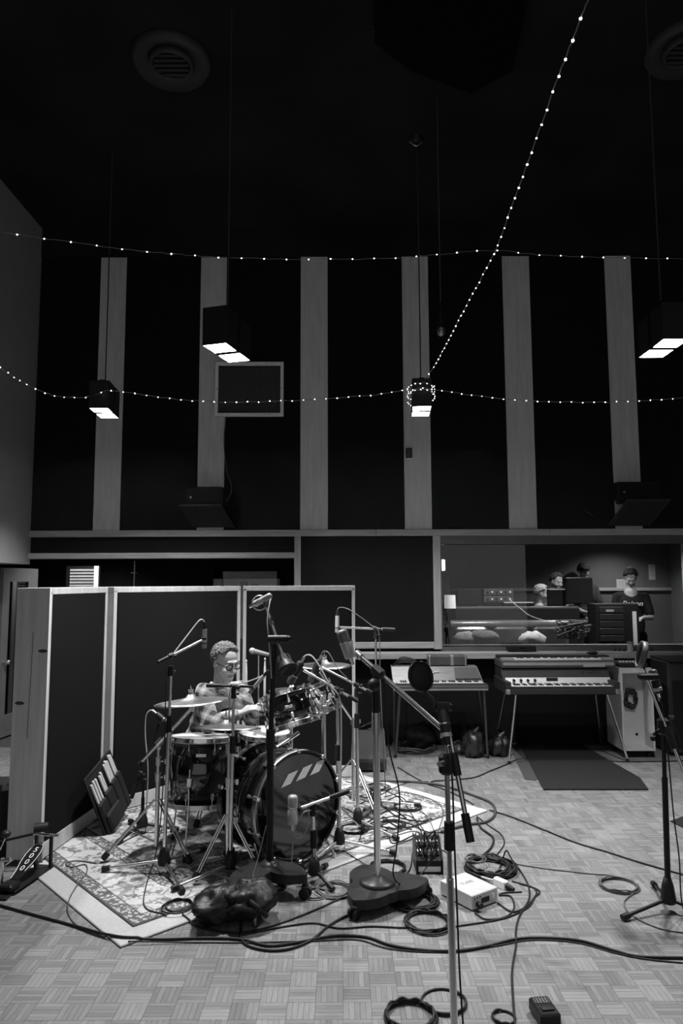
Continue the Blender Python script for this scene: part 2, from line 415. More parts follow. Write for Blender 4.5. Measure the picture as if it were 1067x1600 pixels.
# foam wedges leaning in the booth, lit by the unseen booth downlight
f0, f1 = P(108, 888, 9.2), P(147, 888, 9.2); r = thing('foam_panel', 'pale wedge acoustic foam panel stacked in ridges inside the dark booth', 'foam panel', (f0.x, 9.2, 0))
MB().bbox((f1.x, 9.2, 0.004), (f1.x+0.06, 9.27, f0.z+0.03)).build('side_frame', WHT, r)
MB().bbox((f0.x-0.05, 9.24, 0.004), (f1.x, 9.27, f0.z+0.03)).build('backing', BLKM, r)
for k in range(22):
    z = f0.z-0.035-k*0.04
    w_ = MB(); n = 14; wx = (f1.x-f0.x)/n
    for q in range(n): w_.prism([(0,0),(wx,0),(wx/2,-0.03)], 0.025, T(f0.x+q*wx, 9.235, z))
    w_.build('foam_ridge', mat('grey_foam', 0.5, 0.9, var=0.1, scale=50), r)
bp = P(210, 900, 8.7); s_ = thing('floor_stand', 'thin dark pole stand rising behind the screens in the booth', 'stand', (bp.x, 8.7, 0))
MB().cyl((bp.x, 8.7, 0.02), (bp.x, 8.7, P(210,876,8.7).z), 0.008).build('pole', NIK, s_)
MB().cyl((bp.x, 8.7, 0.0), (bp.x, 8.7, 0.025), 0.13, n=24).build('base', BLK, s_)
MB().box((bp.x-0.01, 8.7, P(210,895,8.7).z), (0.07, 0.03, 0.015)).build('clamp', NIK, s_)
# ---- wall fittings
def wallpt(px, py, off=0.0): return P(px, py, WY-off)
# framed mesh grille
g0, g1 = wallpt(335, 650, 0.08), wallpt(443, 565, 0.08)
gr = thing('framed_grille', 'white framed square mesh grille mounted high on the striped wall', 'grille', (g0.x, WY-0.08, g0.z))
fw = 0.036; cx_, cz_ = (g0.x+g1.x)/2, (g0.z+g1.z)/2; W_, H_ = g1.x-g0.x, g1.z-g0.z; gy = WY-0.055
for c, s in (((cx_, gy, g1.z-fw/2), (W_, 0.05, fw)), ((cx_, gy, g0.z+fw/2), (W_, 0.05, fw)), ((g0.x+fw/2, gy, cz_), (fw, 0.05, H_-2*fw)), ((g1.x-fw/2, gy, cz_), (fw, 0.05, H_-2*fw))):
    MB().rbox(c, s, 0.003).build('frame_bar', mat('grille_frame_paint', 0.8, 0.5, var=0.06, scale=10), gr)
MB().box((cx_, WY-0.032, cz_), (W_-2*fw, 0.01, H_-2*fw)).build('backing', DARK, gr)
sc = MB()
for q in ((0.25, 1), (0.75, 1), (0.2, 0), (0.8, 0)): sc.cyl((g0.x+W_*q[0], gy-0.024, g0.z+fw/2+(H_-fw)*q[1]), (g0.x+W_*q[0], gy-0.028, g0.z+fw/2+(H_-fw)*q[1]), 0.006, n=8)
for q in (-1, 1): sc.cyl((cx_+q*(W_-fw)/2, gy-0.024, cz_), (cx_+q*(W_-fw)/2, gy-0.028, cz_), 0.006, n=8)
sc.build('screws', BLK, gr, kind='stuff')
me_ = MB(); nx = int((W_-2*fw)/0.016); nz = int((H_-2*fw)/0.016)
for i in range(1, nx): me_.box((g0.x+fw+i*0.016, WY-0.045, cz_), (0.003, 0.003, H_-2*fw))
for j in range(1, nz): me_.box((cx_, WY-0.047, g0.z+fw+j*0.016), (W_-2*fw, 0.003, 0.003))
me_.build('wire_mesh', mat('mesh_wire', 0.12, 0.5), gr, kind='stuff')
# loudspeakers on slanted brackets
def bracket_speaker(px0, px1, py0, py1, sx0, sx1, sy, dx, label):
    d = 0.32
    a, b = P(px0, py1, WY-d), P(px1, py0, WY-d)
    s = thing('wall_loudspeaker', 'black loudspeaker lying on its side on a wall shelf '+label, 'loudspeaker', ((a.x+b.x)/2, WY-d, a.z), 'loudspeakers on wall shelves')
    MB().rbox(((a.x+b.x)/2, WY-d/2-0.03, (a.z+b.z)/2), (b.x-a.x, d-0.1, b.z-a.z), 0.008).build('cabinet', BLKM, s)
    MB().rbox(((a.x+b.x)/2, WY-d+0.012, (a.z+b.z)/2), (b.x-a.x-0.03, 0.02, b.z-a.z-0.03), 0.004).build('grille_cloth', FAB, s)
    MB().cyl((a.x+0.06, WY-d-0.004, a.z+0.07), (a.x+0.06, WY-d+0.004, a.z+0.07), 0.012).build('badge', NIK, s)
    p, q = P(sx0, sy, WY-d), P(sx1, sy, WY-d); z = a.z-0.006
    h = thing('wall_shelf', 'dark slanted wall shelf bracket carrying the loudspeaker '+label, 'shelf', ((p.x+q.x)/2, WY-0.02, WZ(826)+0.02), 'shelves under loudspeakers')
    MB().rbox(((p.x+q.x)/2, WY-d/2-0.03, z-0.012), (q.x-p.x, d-0.02, 0.024), 0.003).build('shelf_board', mat('dark_grey_board', 0.035, 0.7, var=0.1, scale=10), h)
    zb = WZ(828)+0.03
    fr = MB().add([(p.x+0.02, WY-d, z-0.024), (q.x-0.02, WY-d, z-0.024), (q.x+dx-0.02, WY-0.04, zb), (p.x+dx+0.02, WY-0.04, zb), (p.x+0.02, WY-d+0.02, z-0.024), (q.x-0.02, WY-d+0.02, z-0.024), (q.x+dx-0.02, WY-0.03, zb), (p.x+dx+0.02, WY-0.03, zb)], [(0,1,2,3),(7,6,5,4),(0,4,5,1),(1,5,6,2),(2,6,7,3),(3,7,4,0)])
    fr.build('slanted_panel', mat('dark_grey_panel', 0.02, 0.8), h)
    for x in (p.x+0.01, q.x-0.01): MB().cyl((x, WY-d, z-0.024), (x+dx, WY-0.04, zb), 0.008, n=6).build('bracket_arm', mat('dark_grey_board', 0.035), h)
bracket_speaker(289, 348, 760, 787, 280, 347, 793, 0.1, 'below the framed grille')
bracket_speaker(967, 1031, 752, 779, 978, 1047, 786, -0.12, 'above the control room window')
pts = [wallpt(353, 652, 0.06), wallpt(350, 690, 0.05), wallpt(354, 735, 0.05), wallpt(362, 762, 0.06), wallpt(356, 780, 0.1), wallpt(347, 786, 0.15)]
single('speaker_cable', MB().tube(pts, 0.005, 6), CABG, 'thin cable dropping from the framed grille to the loudspeaker', 'cable')
b0 = wallpt(639, 708, 0.04)
bx_ = thing('wall_sensor', 'small black box fixed to a plywood strip above the ledge', 'sensor', (b0.x, WY-0.03, b0.z-0.055))
MB().rbox((b0.x, WY-0.035, b0.z), (0.07, 0.045, 0.115), 0.006).build('housing', BLKM, bx_); MB().box((b0.x+0.005, WY-0.03, b0.z-0.066), (0.05, 0.03, 0.015)).build('bracket', NIK, bx_)
c0 = wallpt(922, 805, 0.05)
hk = thing('wall_hook', 'small black forked hook on the dark fabric wall panel', 'hook', (c0.x, WY-0.03, c0.z-0.03))
MB().cyl((c0.x, WY-0.02, c0.z), (c0.x, WY-0.1, c0.z), 0.02, n=12).build('stem', BLK, hk)
MB().tube([(c0.x-0.06, WY-0.09, c0.z+0.05), (c0.x, WY-0.1, c0.z), (c0.x+0.06, WY-0.09, c0.z+0.03)], 0.012).build('fork', BLK, hk)
# ---- ceiling fittings
def ceil_at(px, py): return F(px, py, ZC)
def ceiling_diffuser(px, py, R, label):
    c = ceil_at(px, py); r = thing('ceiling_diffuser', label, 'air diffuser', (c.x, c.y, ZC-0.12), 'round diffusers in the black ceiling')
    m = mat('ceiling_diffuser_metal', 0.045, 0.45)
    MB().lathe([(R*0.98, 0.12), (R, 0.10), (R*0.92, 0.05), (R*0.6, 0.10), (R*0.5, 0.118)], T(c.x, c.y, ZC-0.12), 48).build('outer_ring', m, r)
    MB().lathe([(R*0.55, 0.11), (R*0.56, 0.06), (R*0.5, 0.045), (R*0.46, 0.06), (R*0.45, 0.11)], T(c.x, c.y, ZC-0.12), 40).build('inner_ring', m, r)
    for k in range(-2, 3):
        h = math.sqrt(max(0.01, (R*0.44)**2-(k*R*0.17)**2))
        MB().box((c.x, c.y+k*R*0.17, ZC-0.05), (2*h, R*0.08, 0.02)).build('louvre', m, r)
ceiling_diffuser(268, 92, 0.31, 'round black air diffuser with louvres in ceiling above the screens')
ceiling_diffuser(1072, 72, 0.31, 'round black air diffuser in ceiling above the twin keyboards')
c = ceil_at(650, 217); h = thing('ceiling_rose', 'small black cable rose on the ceiling between the hanging wires', 'ceiling rose', (c.x, c.y, ZC-0.05))
MB().lathe([(0.0, 0.0), (0.05, 0.01), (0.07, 0.03), (0.075, 0.05)], T(c.x, c.y, ZC-0.05), 20).build('dome', BLK, h); MB().tube([(c.x-0.06, c.y, ZC-0.03), (c.x, c.y, ZC-0.07), (c.x+0.06, c.y, ZC-0.03)], 0.008).build('hook', NIK, h)
# dark faceted acoustic cloud under the ceiling
cl = thing('acoustic_cloud', 'large black faceted acoustic cloud hung against the ceiling', 'acoustic panel', tuple(ceil_at(700, 20)))
poly = [ceil_at(*q) for q in ((590, -60), (585, 40), (640, 85), (735, 122), (800, 85), (830, -60))]
MB().prism([(p.x, p.y) for p in poly], 0.1, T(0, 0, ZC-0.14)).build('panel', mat('cloud_cloth', 0.004, 0.9, spec=0.05), cl)
for p in poly[1:5]: MB().cyl((p.x*0.97, p.y, ZC-0.05), (p.x*0.97, p.y, ZC), 0.006).build('hanger', NIK, cl)
# ---- twin square pendant lamps
LH, LS, LG = 0.26, 0.175, 0.04
LINT = mat('lamp_white_inside', 0.4, 0.6); BULB = mat('lamp_bulb', 0.9, 0.4, emit=3.0)
def pendant(loc, yaw, label, boxes=2, power=1.0):
    r = thing('pendant_lamp', label, 'pendant lamp', loc, 'twin square pendant lamps'); r.rotation_euler = (0, 0, yaw)
    t = 0.008
    for k in range(boxes):
        cy = (k-0.5)*(LS+LG) if boxes == 2 else 0
        M = T(0, cy, 0); h = LS/2
        b = MB()
        for sx, sy, wx, wy in ((-h+t/4,0,t/2,LS), (h-t/4,0,t/2,LS), (0,-h+t/4,LS-t,t/2), (0,h-t/4,LS-t,t/2)): b.box((sx, sy+cy, LH/2), (wx, wy, LH))
        b.box((0, cy, LH-t/2), (LS, LS, t))
        o = bpy.data.objects.new('housing', b.mesh('housing', BLKM)); C.objects.link(o); o.parent = r
        b = MB()
        for sx, sy, wx, wy in ((-h+t*.75,0,t/2,LS-t), (h-t*.75,0,t/2,LS-t), (0,-h+t*.75,LS-2*t,t/2), (0,h-t*.75,LS-2*t,t/2)): b.box((sx, sy+cy, LH/2-0.005), (wx, wy, LH-0.012))
        b.box((0, cy, LH-t*1.5), (LS-2*t, LS-2*t, t))
        q = bpy.data.objects.new('white_liner', b.mesh('white_liner', LINT)); C.objects.link(q); q.parent = o
        b = MB().sphere((0, cy, 0.19), (0.032, 0.032, 0.04), 14); b.cyl((0, cy, 0.22), (0, cy, LH-0.01), 0.015)
        q = bpy.data.objects.new('bulb', b.mesh('bulb', BULB)); C.objects.link(q); q.parent = o
        ld = bpy.data.lights.new('lamp_light', 'SPOT'); ld.energy = LAMP_W*power; ld.spot_size = math.radians(150); ld.spot_blend = 0.3; ld.shadow_soft_size = 0.03
        lo = bpy.data.objects.new('lamp_light', ld); C.objects.link(lo); lo.parent = o; lo.location = (0, cy, 0.1)
    b = MB().cyl((0, 0, LH+0.03), (0, 0, ZC-loc[2]), 0.006, n=6)
    o = bpy.data.objects.new('cord', b.mesh('cord', mat('lamp_cord', 0.05, 0.6))); C.objects.link(o); o.parent = r
    b = MB().box((0, 0, LH+0.015), (0.05, LS*1.3, 0.03)).box((0, 0, LH/2), (0.1, LG*0.9, LH*0.8))
    o = bpy.data.objects.new('bracket', b.mesh('bracket', BLK)); C.objects.link(o); o.parent = r
    return r
LZP = 3.33
p = F(355, 552, LZP); pendant(tuple(p), math.radians(-17), 'twin square black pendant lamp hanging in front of the framed grille')
p = F(658, 643, LZP); pend2 = tuple(p); pendant(pend2, math.radians(-4), 'twin square black pendant lamp with fairy lights wound round it', power=0.6)
p = F(163, 646, LZP); pend3 = tuple(p); pendant(pend3, math.radians(4), 'twin square black pendant lamp hanging nearest the grey side wall', power=0.8)
p = F(1036, 545, LZP); pendant(tuple(p), math.radians(0), 'twin square black pendant lamp hanging above the wooden rolling cabinet')
# two more pendants added out of frame for foreground light and bounce
for x, y, l in ((-1.0, 1.2, 'added unseen twin square black pendant lamp over open floor on the pedal side'), (1.5, 1.2, 'added unseen twin square black pendant lamp over open floor on the effects box side')): pendant((x, y, LZP), 0.0, l, power=0.06)
# ---- fairy lights
LEDM = mat('fairy_led', 1.0, 0.5, emit=LED_E); WIRE = mat('fairy_wire', 0.22, 0.5)
def fairy(label, pts, spacing, r=0.0026, lr=0.006):
    q = catmull(pts, 10)
    rr = random.Random(len(label)); q = [p+Vector((0, 0, rr.uniform(-0.006, 0.006))) for p in q]
    s = thing('string_light', label, 'string light', tuple(q[0]), 'fairy light strings')
    MB().tube(q, r, 5, raw=True).build('wire', WIRE, s)
    b = MB(); acc = 0.0
    for i in range(1, len(q)):
        seg = (q[i]-q[i-1]).length
        while acc < seg: b.sphere(q[i-1].lerp(q[i], acc/seg)+Vector((0,-0.004,-0.003)), lr*rr.uniform(0.8, 1.15), 8); acc += spacing
        acc -= seg
    b.build('led_bulbs', LEDM, s, kind='stuff')
DA = 6.6
fairy('fairy light string sagging along the top of the striped wall', [P(-60,350,5.6), P(8,363,5.7), P(110,378,5.9), P(240,394,6.1), P(350,402,6.3), P(490,405,6.5), P(600,404,6.6), P(690,397,6.7), P(775,391,6.8), P(840,398,6.8), P(945,402,6.8), P(1067,404,6.8), P(1150,402,6.8)], 0.215)
l2 = Vector(pend2); l3 = Vector(pend3)
k2 = l2.y; k3 = l3.y
fairy('fairy light string strung low between the hanging pendant lamps', [P(-60,540,5.2), P(0,574,5.4), P(40,600,5.8), P(85,618,6.1), P(125,621,6.3), P(150,617,k3-0.2), P(163,611,k3-0.23), P(185,611,k3-0.2), P(270,623,k3), P(350,628,k3), P(450,626,k2), P(560,619,k2), P(640,609,k2-0.2), P(658,606,k2-0.24), P(675,608,k2-0.2), P(760,620,k2), P(850,627,k2), P(950,628,k2), P(1067,622,k2), P(1150,616,k2)], 0.105, lr=0.0045)
fairy('fairy light string running from overhead down to the wound pendant lamp', [P(935,-60,1.75), P(918,0,1.85), P(885,85,2.12), P(842,204,2.6), P(800,320,3.25), P(772,395,3.8), P(735,465,4.5), P(700,532,5.4), P(678,573,6.1), P(664,592,k2-0.2)], 0.105, lr=0.0042)
wr = []
for k in range(26):
    a = k*0.62; wr.append((l2.x+0.125*math.cos(a)*1.0, l2.y-0.0+0.235*math.sin(a), l2.z+0.25-k*0.006))
fairy('short fairy light string wound round the pendant lamp box', wr, 0.07, lr=0.0035)
# ---- microphone hanging from the ceiling
mp_ = P(689, 519, 5.6); s = thing('hanging_microphone', 'dynamic vocal microphone hanging upside down on a long cable', 'microphone', tuple(mp_-Vector((0,0,0.03))))
MB().sphere(mp_, (0.032, 0.032, 0.034), 18).build('grille', mat('mic_grille', 0.35, 0.4, 0.8, var=0.3, scale=200), s)
MB().cyl(mp_+Vector((0,0,0.01)), mp_+Vector((0,0,0.03)), 0.033, n=18).build('collar', NIK, s)
MB().cyl(mp_+Vector((0,0,0.03)), mp_+Vector((0,0,0.18)), 0.026, 0.016, 16).build('body', BLKM, s)
MB().cyl(mp_+Vector((0,0,0.18)), mp_+Vector((0,0,0.25)), 0.011, n=10).build('plug', BLK, s)
MB().cyl(mp_+Vector((0,0,0.25)), (mp_.x, mp_.y, ZC), 0.0045, n=6).build('cable', CABG, s)
# ================================================================== SCREENS AND RUG
GH = 1.705; GZ = 0.0215
def gobo(a, b, th, label, end_board=False):
    a, b = Vector((a[0], a[1], 0)), Vector((b[0], b[1], 0)); d = b-a; L = d.length
    a.z = GZ; M = T(a.x, a.y, GZ) @ rz(math.atan2(d.y, d.x))     # x along the face, y into the screen
    s = thing('acoustic_screen', label, 'acoustic screen', tuple(a), 'folding acoustic screens round the drums')
    fr = 0.045; z0 = 0.032
    MB().box((L/2, th/2+0.01, GH/2+0.012), (L-0.03, th-0.05, GH-0.04), M).build('core', FAB, s)
    MB().rbox((L/2, 0.012, (GH+z0)/2), (L-2*fr+0.01, 0.02, GH-2*fr+0.0), 0.004, M).build('fabric_face', FABG, s)
    m = mat('screen_frame_wood', 0.42, 0.5, var=0.2, scale=5, stretch=(4,4,0.6))
    MB().rbox((L/2, th/2, GH-fr/2), (L, th, fr), 0.003, M).build('top_rail', m, s)
    MB().rbox((L/2, th/2, 0.004+0.05), (L, th, 0.1), 0.003, M).build('bottom_rail', m, s)
    for x in (0.016, L-0.016): MB().rbox((x, th/2, GH/2+0.04), (0.03, th, GH-0.125-fr+0.04), 0.003, M).build('stile', m, s)
    return s, M, L
E0, E1 = F(9, 1352), F(63, 1352)
B1 = Vector((-1.80, 5.46, 0)); B2 = Vector((-0.925, 6.5, 0)); B3 = Vector((P(556, 1200, 6.5).x, 6.5, 0))
th1 = E1.x-E0.x
s, M, L = gobo((E1.x, E1.y), (B1.x, B1.y), th1, 'charcoal fabric acoustic screen with a wide plywood end board')
eb = MB().rbox((-0.006, th1/2, GH/2+0.005), (0.016, th1+0.01, GH-0.012), 0.002, M); o = eb.build('end_board', mat('end_board_ply', 0.58, 0.6, var=0.16, scale=4, stretch=(6,6,0.5)), s)
for z in (0.62, 0.95): MB().sphere((-0.0135, th1*0.8 if z < 0.7 else 0.03, z+0.35), (0.002, 0.035, 0.012), 12, M).build('knot', mat('wood_knot', 0.06, 0.7), o)
ck = MB().tube([M @ Vector((-0.0145, th1*q, z)) for q, z in ((0.52, 0.75), (0.5, 1.0), (0.48, 1.15), (0.47, 1.3), (0.46, 1.42))], 0.0016, 5); ck.build('board_crack', mat('wood_crack', 0.03, 0.8), o)
gobo((B1.x+0.035, B1.y+0.035), (B2.x, B2.y), 0.12, 'charcoal fabric acoustic screen set at an angle behind the seated drummer')
gobo((B2.x+0.02, B2.y), (B3.x, B3.y), 0.12, 'charcoal fabric acoustic screen standing square behind the rack toms')
# ---- rugs: plain pale one below, patterned one on top
rc = [F(188, 1482), F(762, 1268)]
u = (rc[1]-rc[0]); u.z = 0; RL = u.length; ang = math.atan2(u.y, u.x); RW = 2.35
MR = T(rc[0].x, rc[0].y, 0) @ rz(ang)
rb = MB().rbox((RL/2, RW/2, 0.006), (RL, RW, 0.011), 0.004, MR)
single('plain_rug', rb, mat('pale_rug_wool', 0.42, 0.95, var=0.1, scale=60, bump=0.4, bscale=400), 'plain pale rug showing as a border under the patterned rug', 'rug')
RB = 0.13; pw, pl = RW-2*RB, RL-2*RB
rm = bpy.data.materials.new('floral_rug'); rm.use_nodes = True; N = NT(rm); bs = rm.node_tree.nodes['Principled BSDF']; bs.inputs['Roughness'].default_value = 0.95
tc = N.n('ShaderNodeTexCoord'); sx = N.n('ShaderNodeSeparateXYZ'); N.l(tc.outputs['Object'], sx.inputs[0])
ex = N.math('SUBTRACT', pl/2, N.math('ABSOLUTE', sx.outputs[0])); ey = N.math('SUBTRACT', pw/2, N.math('ABSOLUTE', sx.outputs[1]))
e = N.math('MINIMUM', ex, ey)
def band(a, b): return N.math('MULTIPLY', N.math('GREATER_THAN', e, a), N.math('LESS_THAN', e, b))
wn = N.n('ShaderNodeTexNoise'); wn.inputs['Scale'].default_value = 9; wn.inputs['Detail'].default_value = 2; N.l(tc.outputs['Object'], wn.inputs[0])
add = N.n('ShaderNodeVectorMath', operation='MULTIPLY_ADD'); N.l(wn.outputs['Color'], add.inputs[0]); add.inputs[1].default_value = (0.09, 0.09, 0); N.l(tc.outputs['Object'], add.inputs[2])
v1 = N.n('ShaderNodeTexVoronoi'); v1.inputs['Scale'].default_value = 13; N.l(add.outputs[0], v1.inputs[0])       # flowers
v2 = N.n('ShaderNodeTexVoronoi', feature='DISTANCE_TO_EDGE'); v2.inputs['Scale'].default_value = 7; N.l(add.outputs[0], v2.inputs[0])   # vines
n3 = N.n('ShaderNodeTexNoise'); n3.inputs['Scale'].default_value = 55; n3.inputs['Detail'].default_value = 3; N.l(tc.outputs['Object'], n3.inputs[0])
fl = N.math('LESS_THAN', N.math('ADD', v1.outputs['Distance'], N.math('MULTIPLY', n3.outputs[0], 0.75)), 0.76)
vn = N.math('LESS_THAN', N.math('ADD', v2.outputs['Distance'], N.math('MULTIPLY', n3.outputs[0], 0.16)), 0.125)
orn = N.math('MINIMUM', N.math('ADD', N.math('MULTIPLY', fl, 0.75), N.math('MULTIPLY', vn, 0.6)), 1.0)
v4 = N.n('ShaderNodeTexVoronoi'); v4.inputs['Scale'].default_value = 42; N.l(add.outputs[0], v4.inputs[0])
dense = N.math('LESS_THAN', v4.outputs['Distance'], 0.42)
darkb = N.math('ADD', band(0.012, 0.085), band(0.345, 0.415)); line = N.math('ADD', N.math('ADD', band(0.0, 0.012), band(0.085, 0.092)), N.math('ADD', band(0.338, 0.345), band(0.415, 0.425)))
light = N.math('SUBTRACT', 0.44, N.math('MULTIPLY', orn, 0.33))
dk = N.math('ADD', 0.1, N.math('MULTIPLY', dense, 0.3))
m1 = N.n('ShaderNodeMix'); m1.data_type = 'FLOAT'; N.l(darkb, m1.inputs[0]); N.l(light, m1.inputs[2]); N.l(dk, m1.inputs[3])
m2 = N.n('ShaderNodeMix'); m2.data_type = 'FLOAT'; N.l(line, m2.inputs[0]); N.l(m1.outputs[0], m2.inputs[2]); m2.inputs[3].default_value = 0.06
N.l(N.math('MULTIPLY', m2.outputs[0], N.math('ADD', 0.75, N.math('MULTIPLY', n3.outputs[0], 0.5))), bs.inputs['Base Color'])
bp = N.n('ShaderNodeBump'); bp.inputs['Strength'].default_value = 0.3; bp.inputs['Distance'].default_value = 0.004; N.l(n3.outputs[0], bp.inputs['Height']); N.l(bp.outputs[0], bs.inputs['Normal'])
pr = MB().rbox((0, 0, 0.004), (pl, pw, 0.008), 0.003)
ro = bpy.data.objects.new('floral_rug', pr.mesh('floral_rug', rm)); C.objects.link(ro); ro.location = MR @ Vector((RL/2, RW/2, 0.0118)); ro.rotation_euler = (0, 0, ang)
tag(ro, 'pale patterned oriental rug with dark floral borders under the drum kit', 'rug')
ZR = 0.0202                                    # top of the patterned rug
def on_rug(p): 
    q = MR.inverted() @ Vector((p[0], p[1], 0)); return RB < q.x < RL-RB and RB < q.y < RW-RB
def gz(x, y):                                  # ground height
    q = MR.inverted() @ Vector((x, y, 0))
    if RB-0.004 < q.x < RL-RB+0.004 and RB-0.004 < q.y < RW-RB+0.004: return ZR
    if -0.004 < q.x < RL+0.004 and -0.004 < q.y < RW+0.004: return 0.0118
    return 0.0
def G(px, py):
    p = F(px, py); p = F(px, py, gz(p.x, p.y)); p.z = gz(p.x, p.y); return p
# dark mats by the keyboards
mm = mat('dark_mat_felt', 0.02, 0.95, var=0.35, scale=120, bump=0.4, bscale=300, spec=0.1)
q = [F(849, 1235), F(1013, 1235), F(1000, 1217), F(905, 1163), F(811, 1163)]
single('floor_mat', MB().prism([(p.x, p.y) for p in q], 0.006, T(0,0,0.0065)), mm, 'dark grey felt mat lying before the stacked keyboards', 'mat')
q = [F(820, 1218), F(836, 1220), F(880, 1190), F(830, 1161), F(793, 1161)]
single('floor_mat', MB().prism([(p.x, p.y) for p in q], 0.005, T(0,0,0.0005)), mat('worn_mat_felt', 0.05, 0.95, var=0.3, scale=120), 'worn grey mat peeping out under the dark felt mat', 'mat')
q = [F(1047, 1284), F(1100, 1310), F(1140, 1283), F(1090, 1268)]
single('floor_mat', MB().prism([(p.x, p.y) for p in q], 0.006, T(0,0,0.0005)), mm, 'small dark mat corner lying behind the tripod microphone stand', 'mat')

# ================================================================== DRUM KIT
KG = 'drums of the kit'
def drum(name, label, c, axis, R, D, n_lug, top, bottom, shell=SHELL, hoopm=CHR, hoop_h=0.022, roll=0.0, claw=False, group=KG):
    # c is the centre of the bottom head, axis points to the top head
    ax = Vector(axis).normalized(); M = frame(c, ax, roll)
    zs = [(M @ Vector((R*math.cos(a), R*math.sin(a), z))) for a in (0,1.57,3.14,4.71) for z in (0, D)]
    s = thing(name, label, 'drum', tuple(min(zs, key=lambda p: p.z)), group)
    MB().lathe([(R-0.008, 0.004), (R, 0.004), (R, D-0.004), (R-0.008, D-0.004)], M, 48).build('shell', shell, s)
    for z, hm, nm in ((D, top, 'batter_head'), (0, bottom, 'resonant_head')):
        sg = 1 if z else -1
        h = MB().lathe([(R+0.003, z-sg*0.012), (R+0.003, z), (R-0.004, z+sg*0.003), (R-0.012, z+sg*0.001), (0.001, z+sg*0.001)], M, 48); ho = h.build(nm, hm, s)
        w_ = 0.012 if claw else 0.004
        pr = [(R+0.004, z-sg*hoop_h*0.8), (R+0.004+w_, z-sg*hoop_h*0.8), (R+0.004+w_, z+sg*hoop_h*0.5), (R+0.004, z+sg*hoop_h*0.5)]
        MB().lathe(pr, M, 48, closed=True, sm=False).build('hoop', hoopm, s)
        if not claw: MB().lathe([(R+0.008, z-sg*0.02), (R+0.012, z-sg*0.021), (R+0.012, z-sg*0.016), (R+0.008, z-sg*0.015)], M, 48, closed=True).build('hoop_flange', hoopm, s)
    for k in range(n_lug):
        a = 2*PI*(k+0.5)/n_lug; Ma = M @ Matrix.Rotation(a, 4, 'Z')
        for z, sg in ((D, 1), (0, -1)):
            zl = z-sg*min(0.075, D*0.28)
            lg = MB().rbox((R+0.008, 0, zl), (0.018, 0.02, 0.034), 0.004, Ma).cyl(Ma @ Vector((R+0.016, 0, zl+sg*0.012)), Ma @ Vector((R+0.016, 0, zl+sg*0.026)), 0.007, n=8); lo = lg.build('lug', CHR, s)
            ro = MB().cyl(Ma @ Vector((R+0.016, 0, zl+sg*0.02)), Ma @ Vector((R+0.016, 0, z+sg*0.01)), 0.0032, n=6)
            if claw: ro.rbox((R+0.012, 0, z), (0.022, 0.026, hoop_h*1.3), 0.004, Ma)
            else: ro.box((R+0.012, 0, z-sg*0.004), (0.014, 0.012, 0.012), Ma)
            ro.cyl(Ma @ Vector((R+0.016, 0, z+sg*0.008)), Ma @ Vector((R+0.016, 0, z+sg*0.016)), 0.0055, n=6)
            ro.build('tension_rod', CHR, lo)
    return s, M
# bass drum
kf = P(465, 1257, 4.52); kn = Vector((0.67, -0.74, 0.02)).normalized(); KR = 0.315; KD = 0.38
kf.z = ZR+KR+0.045
kick, MK = drum('bass_drum', 'black bass drum with glossy front head bearing three white slanted stripes', kf, -kn, KR, KD, 10, HEADW, HEADB, hoopm=mat('black_hoop', 0.01, 0.2, coat=0.6), hoop_h=0.04, claw=True)
ki = MB().lathe([(KR+0.0165, -0.020), (KR+0.0172, -0.020), (KR+0.0172, 0.02), (KR+0.0165, 0.02)], MK, 48, closed=True); ki.build('hoop_inlay', NIK, kick)
# stripes: local frame of the head, x to the right seen from the front
up = (Vector((0,0,1))-kn*kn.z).normalized(); rt = up.cross(kn)
MH = Matrix.Translation(kf+kn*0.0035) @ Matrix((rt, up, kn)).transposed().to_4x4()
wm = mat('white_tape', 0.8, 0.5, var=0.1, scale=60)
for k, (x, y) in enumerate(((-0.065, 0.165), (0.052, 0.183), (0.165, 0.198))):
    w2, h2, sh = 0.038, 0.036, 0.03
    MB().prism([(x-w2-sh, y-h2), (x+w2-sh, y-h2+0.012), (x+w2+sh, y+h2+0.012), (x-w2+sh, y+h2)], 0.0008, MH).build('white_stripe', wm, kick)
# spurs and tom mount
for sg in (-1, 1):
    a = kf-kn*0.1+rt*sg*KR*0.8-up*KR*0.6; b = kf+kn*0.03+rt*sg*(KR-0.04)-up*KR*0.6; b.z = ZR+0.012
    MB().cyl(a, b, 0.008, 0.006, 8).sphere(b, 0.012, 8).build('spur', CHR, kick)
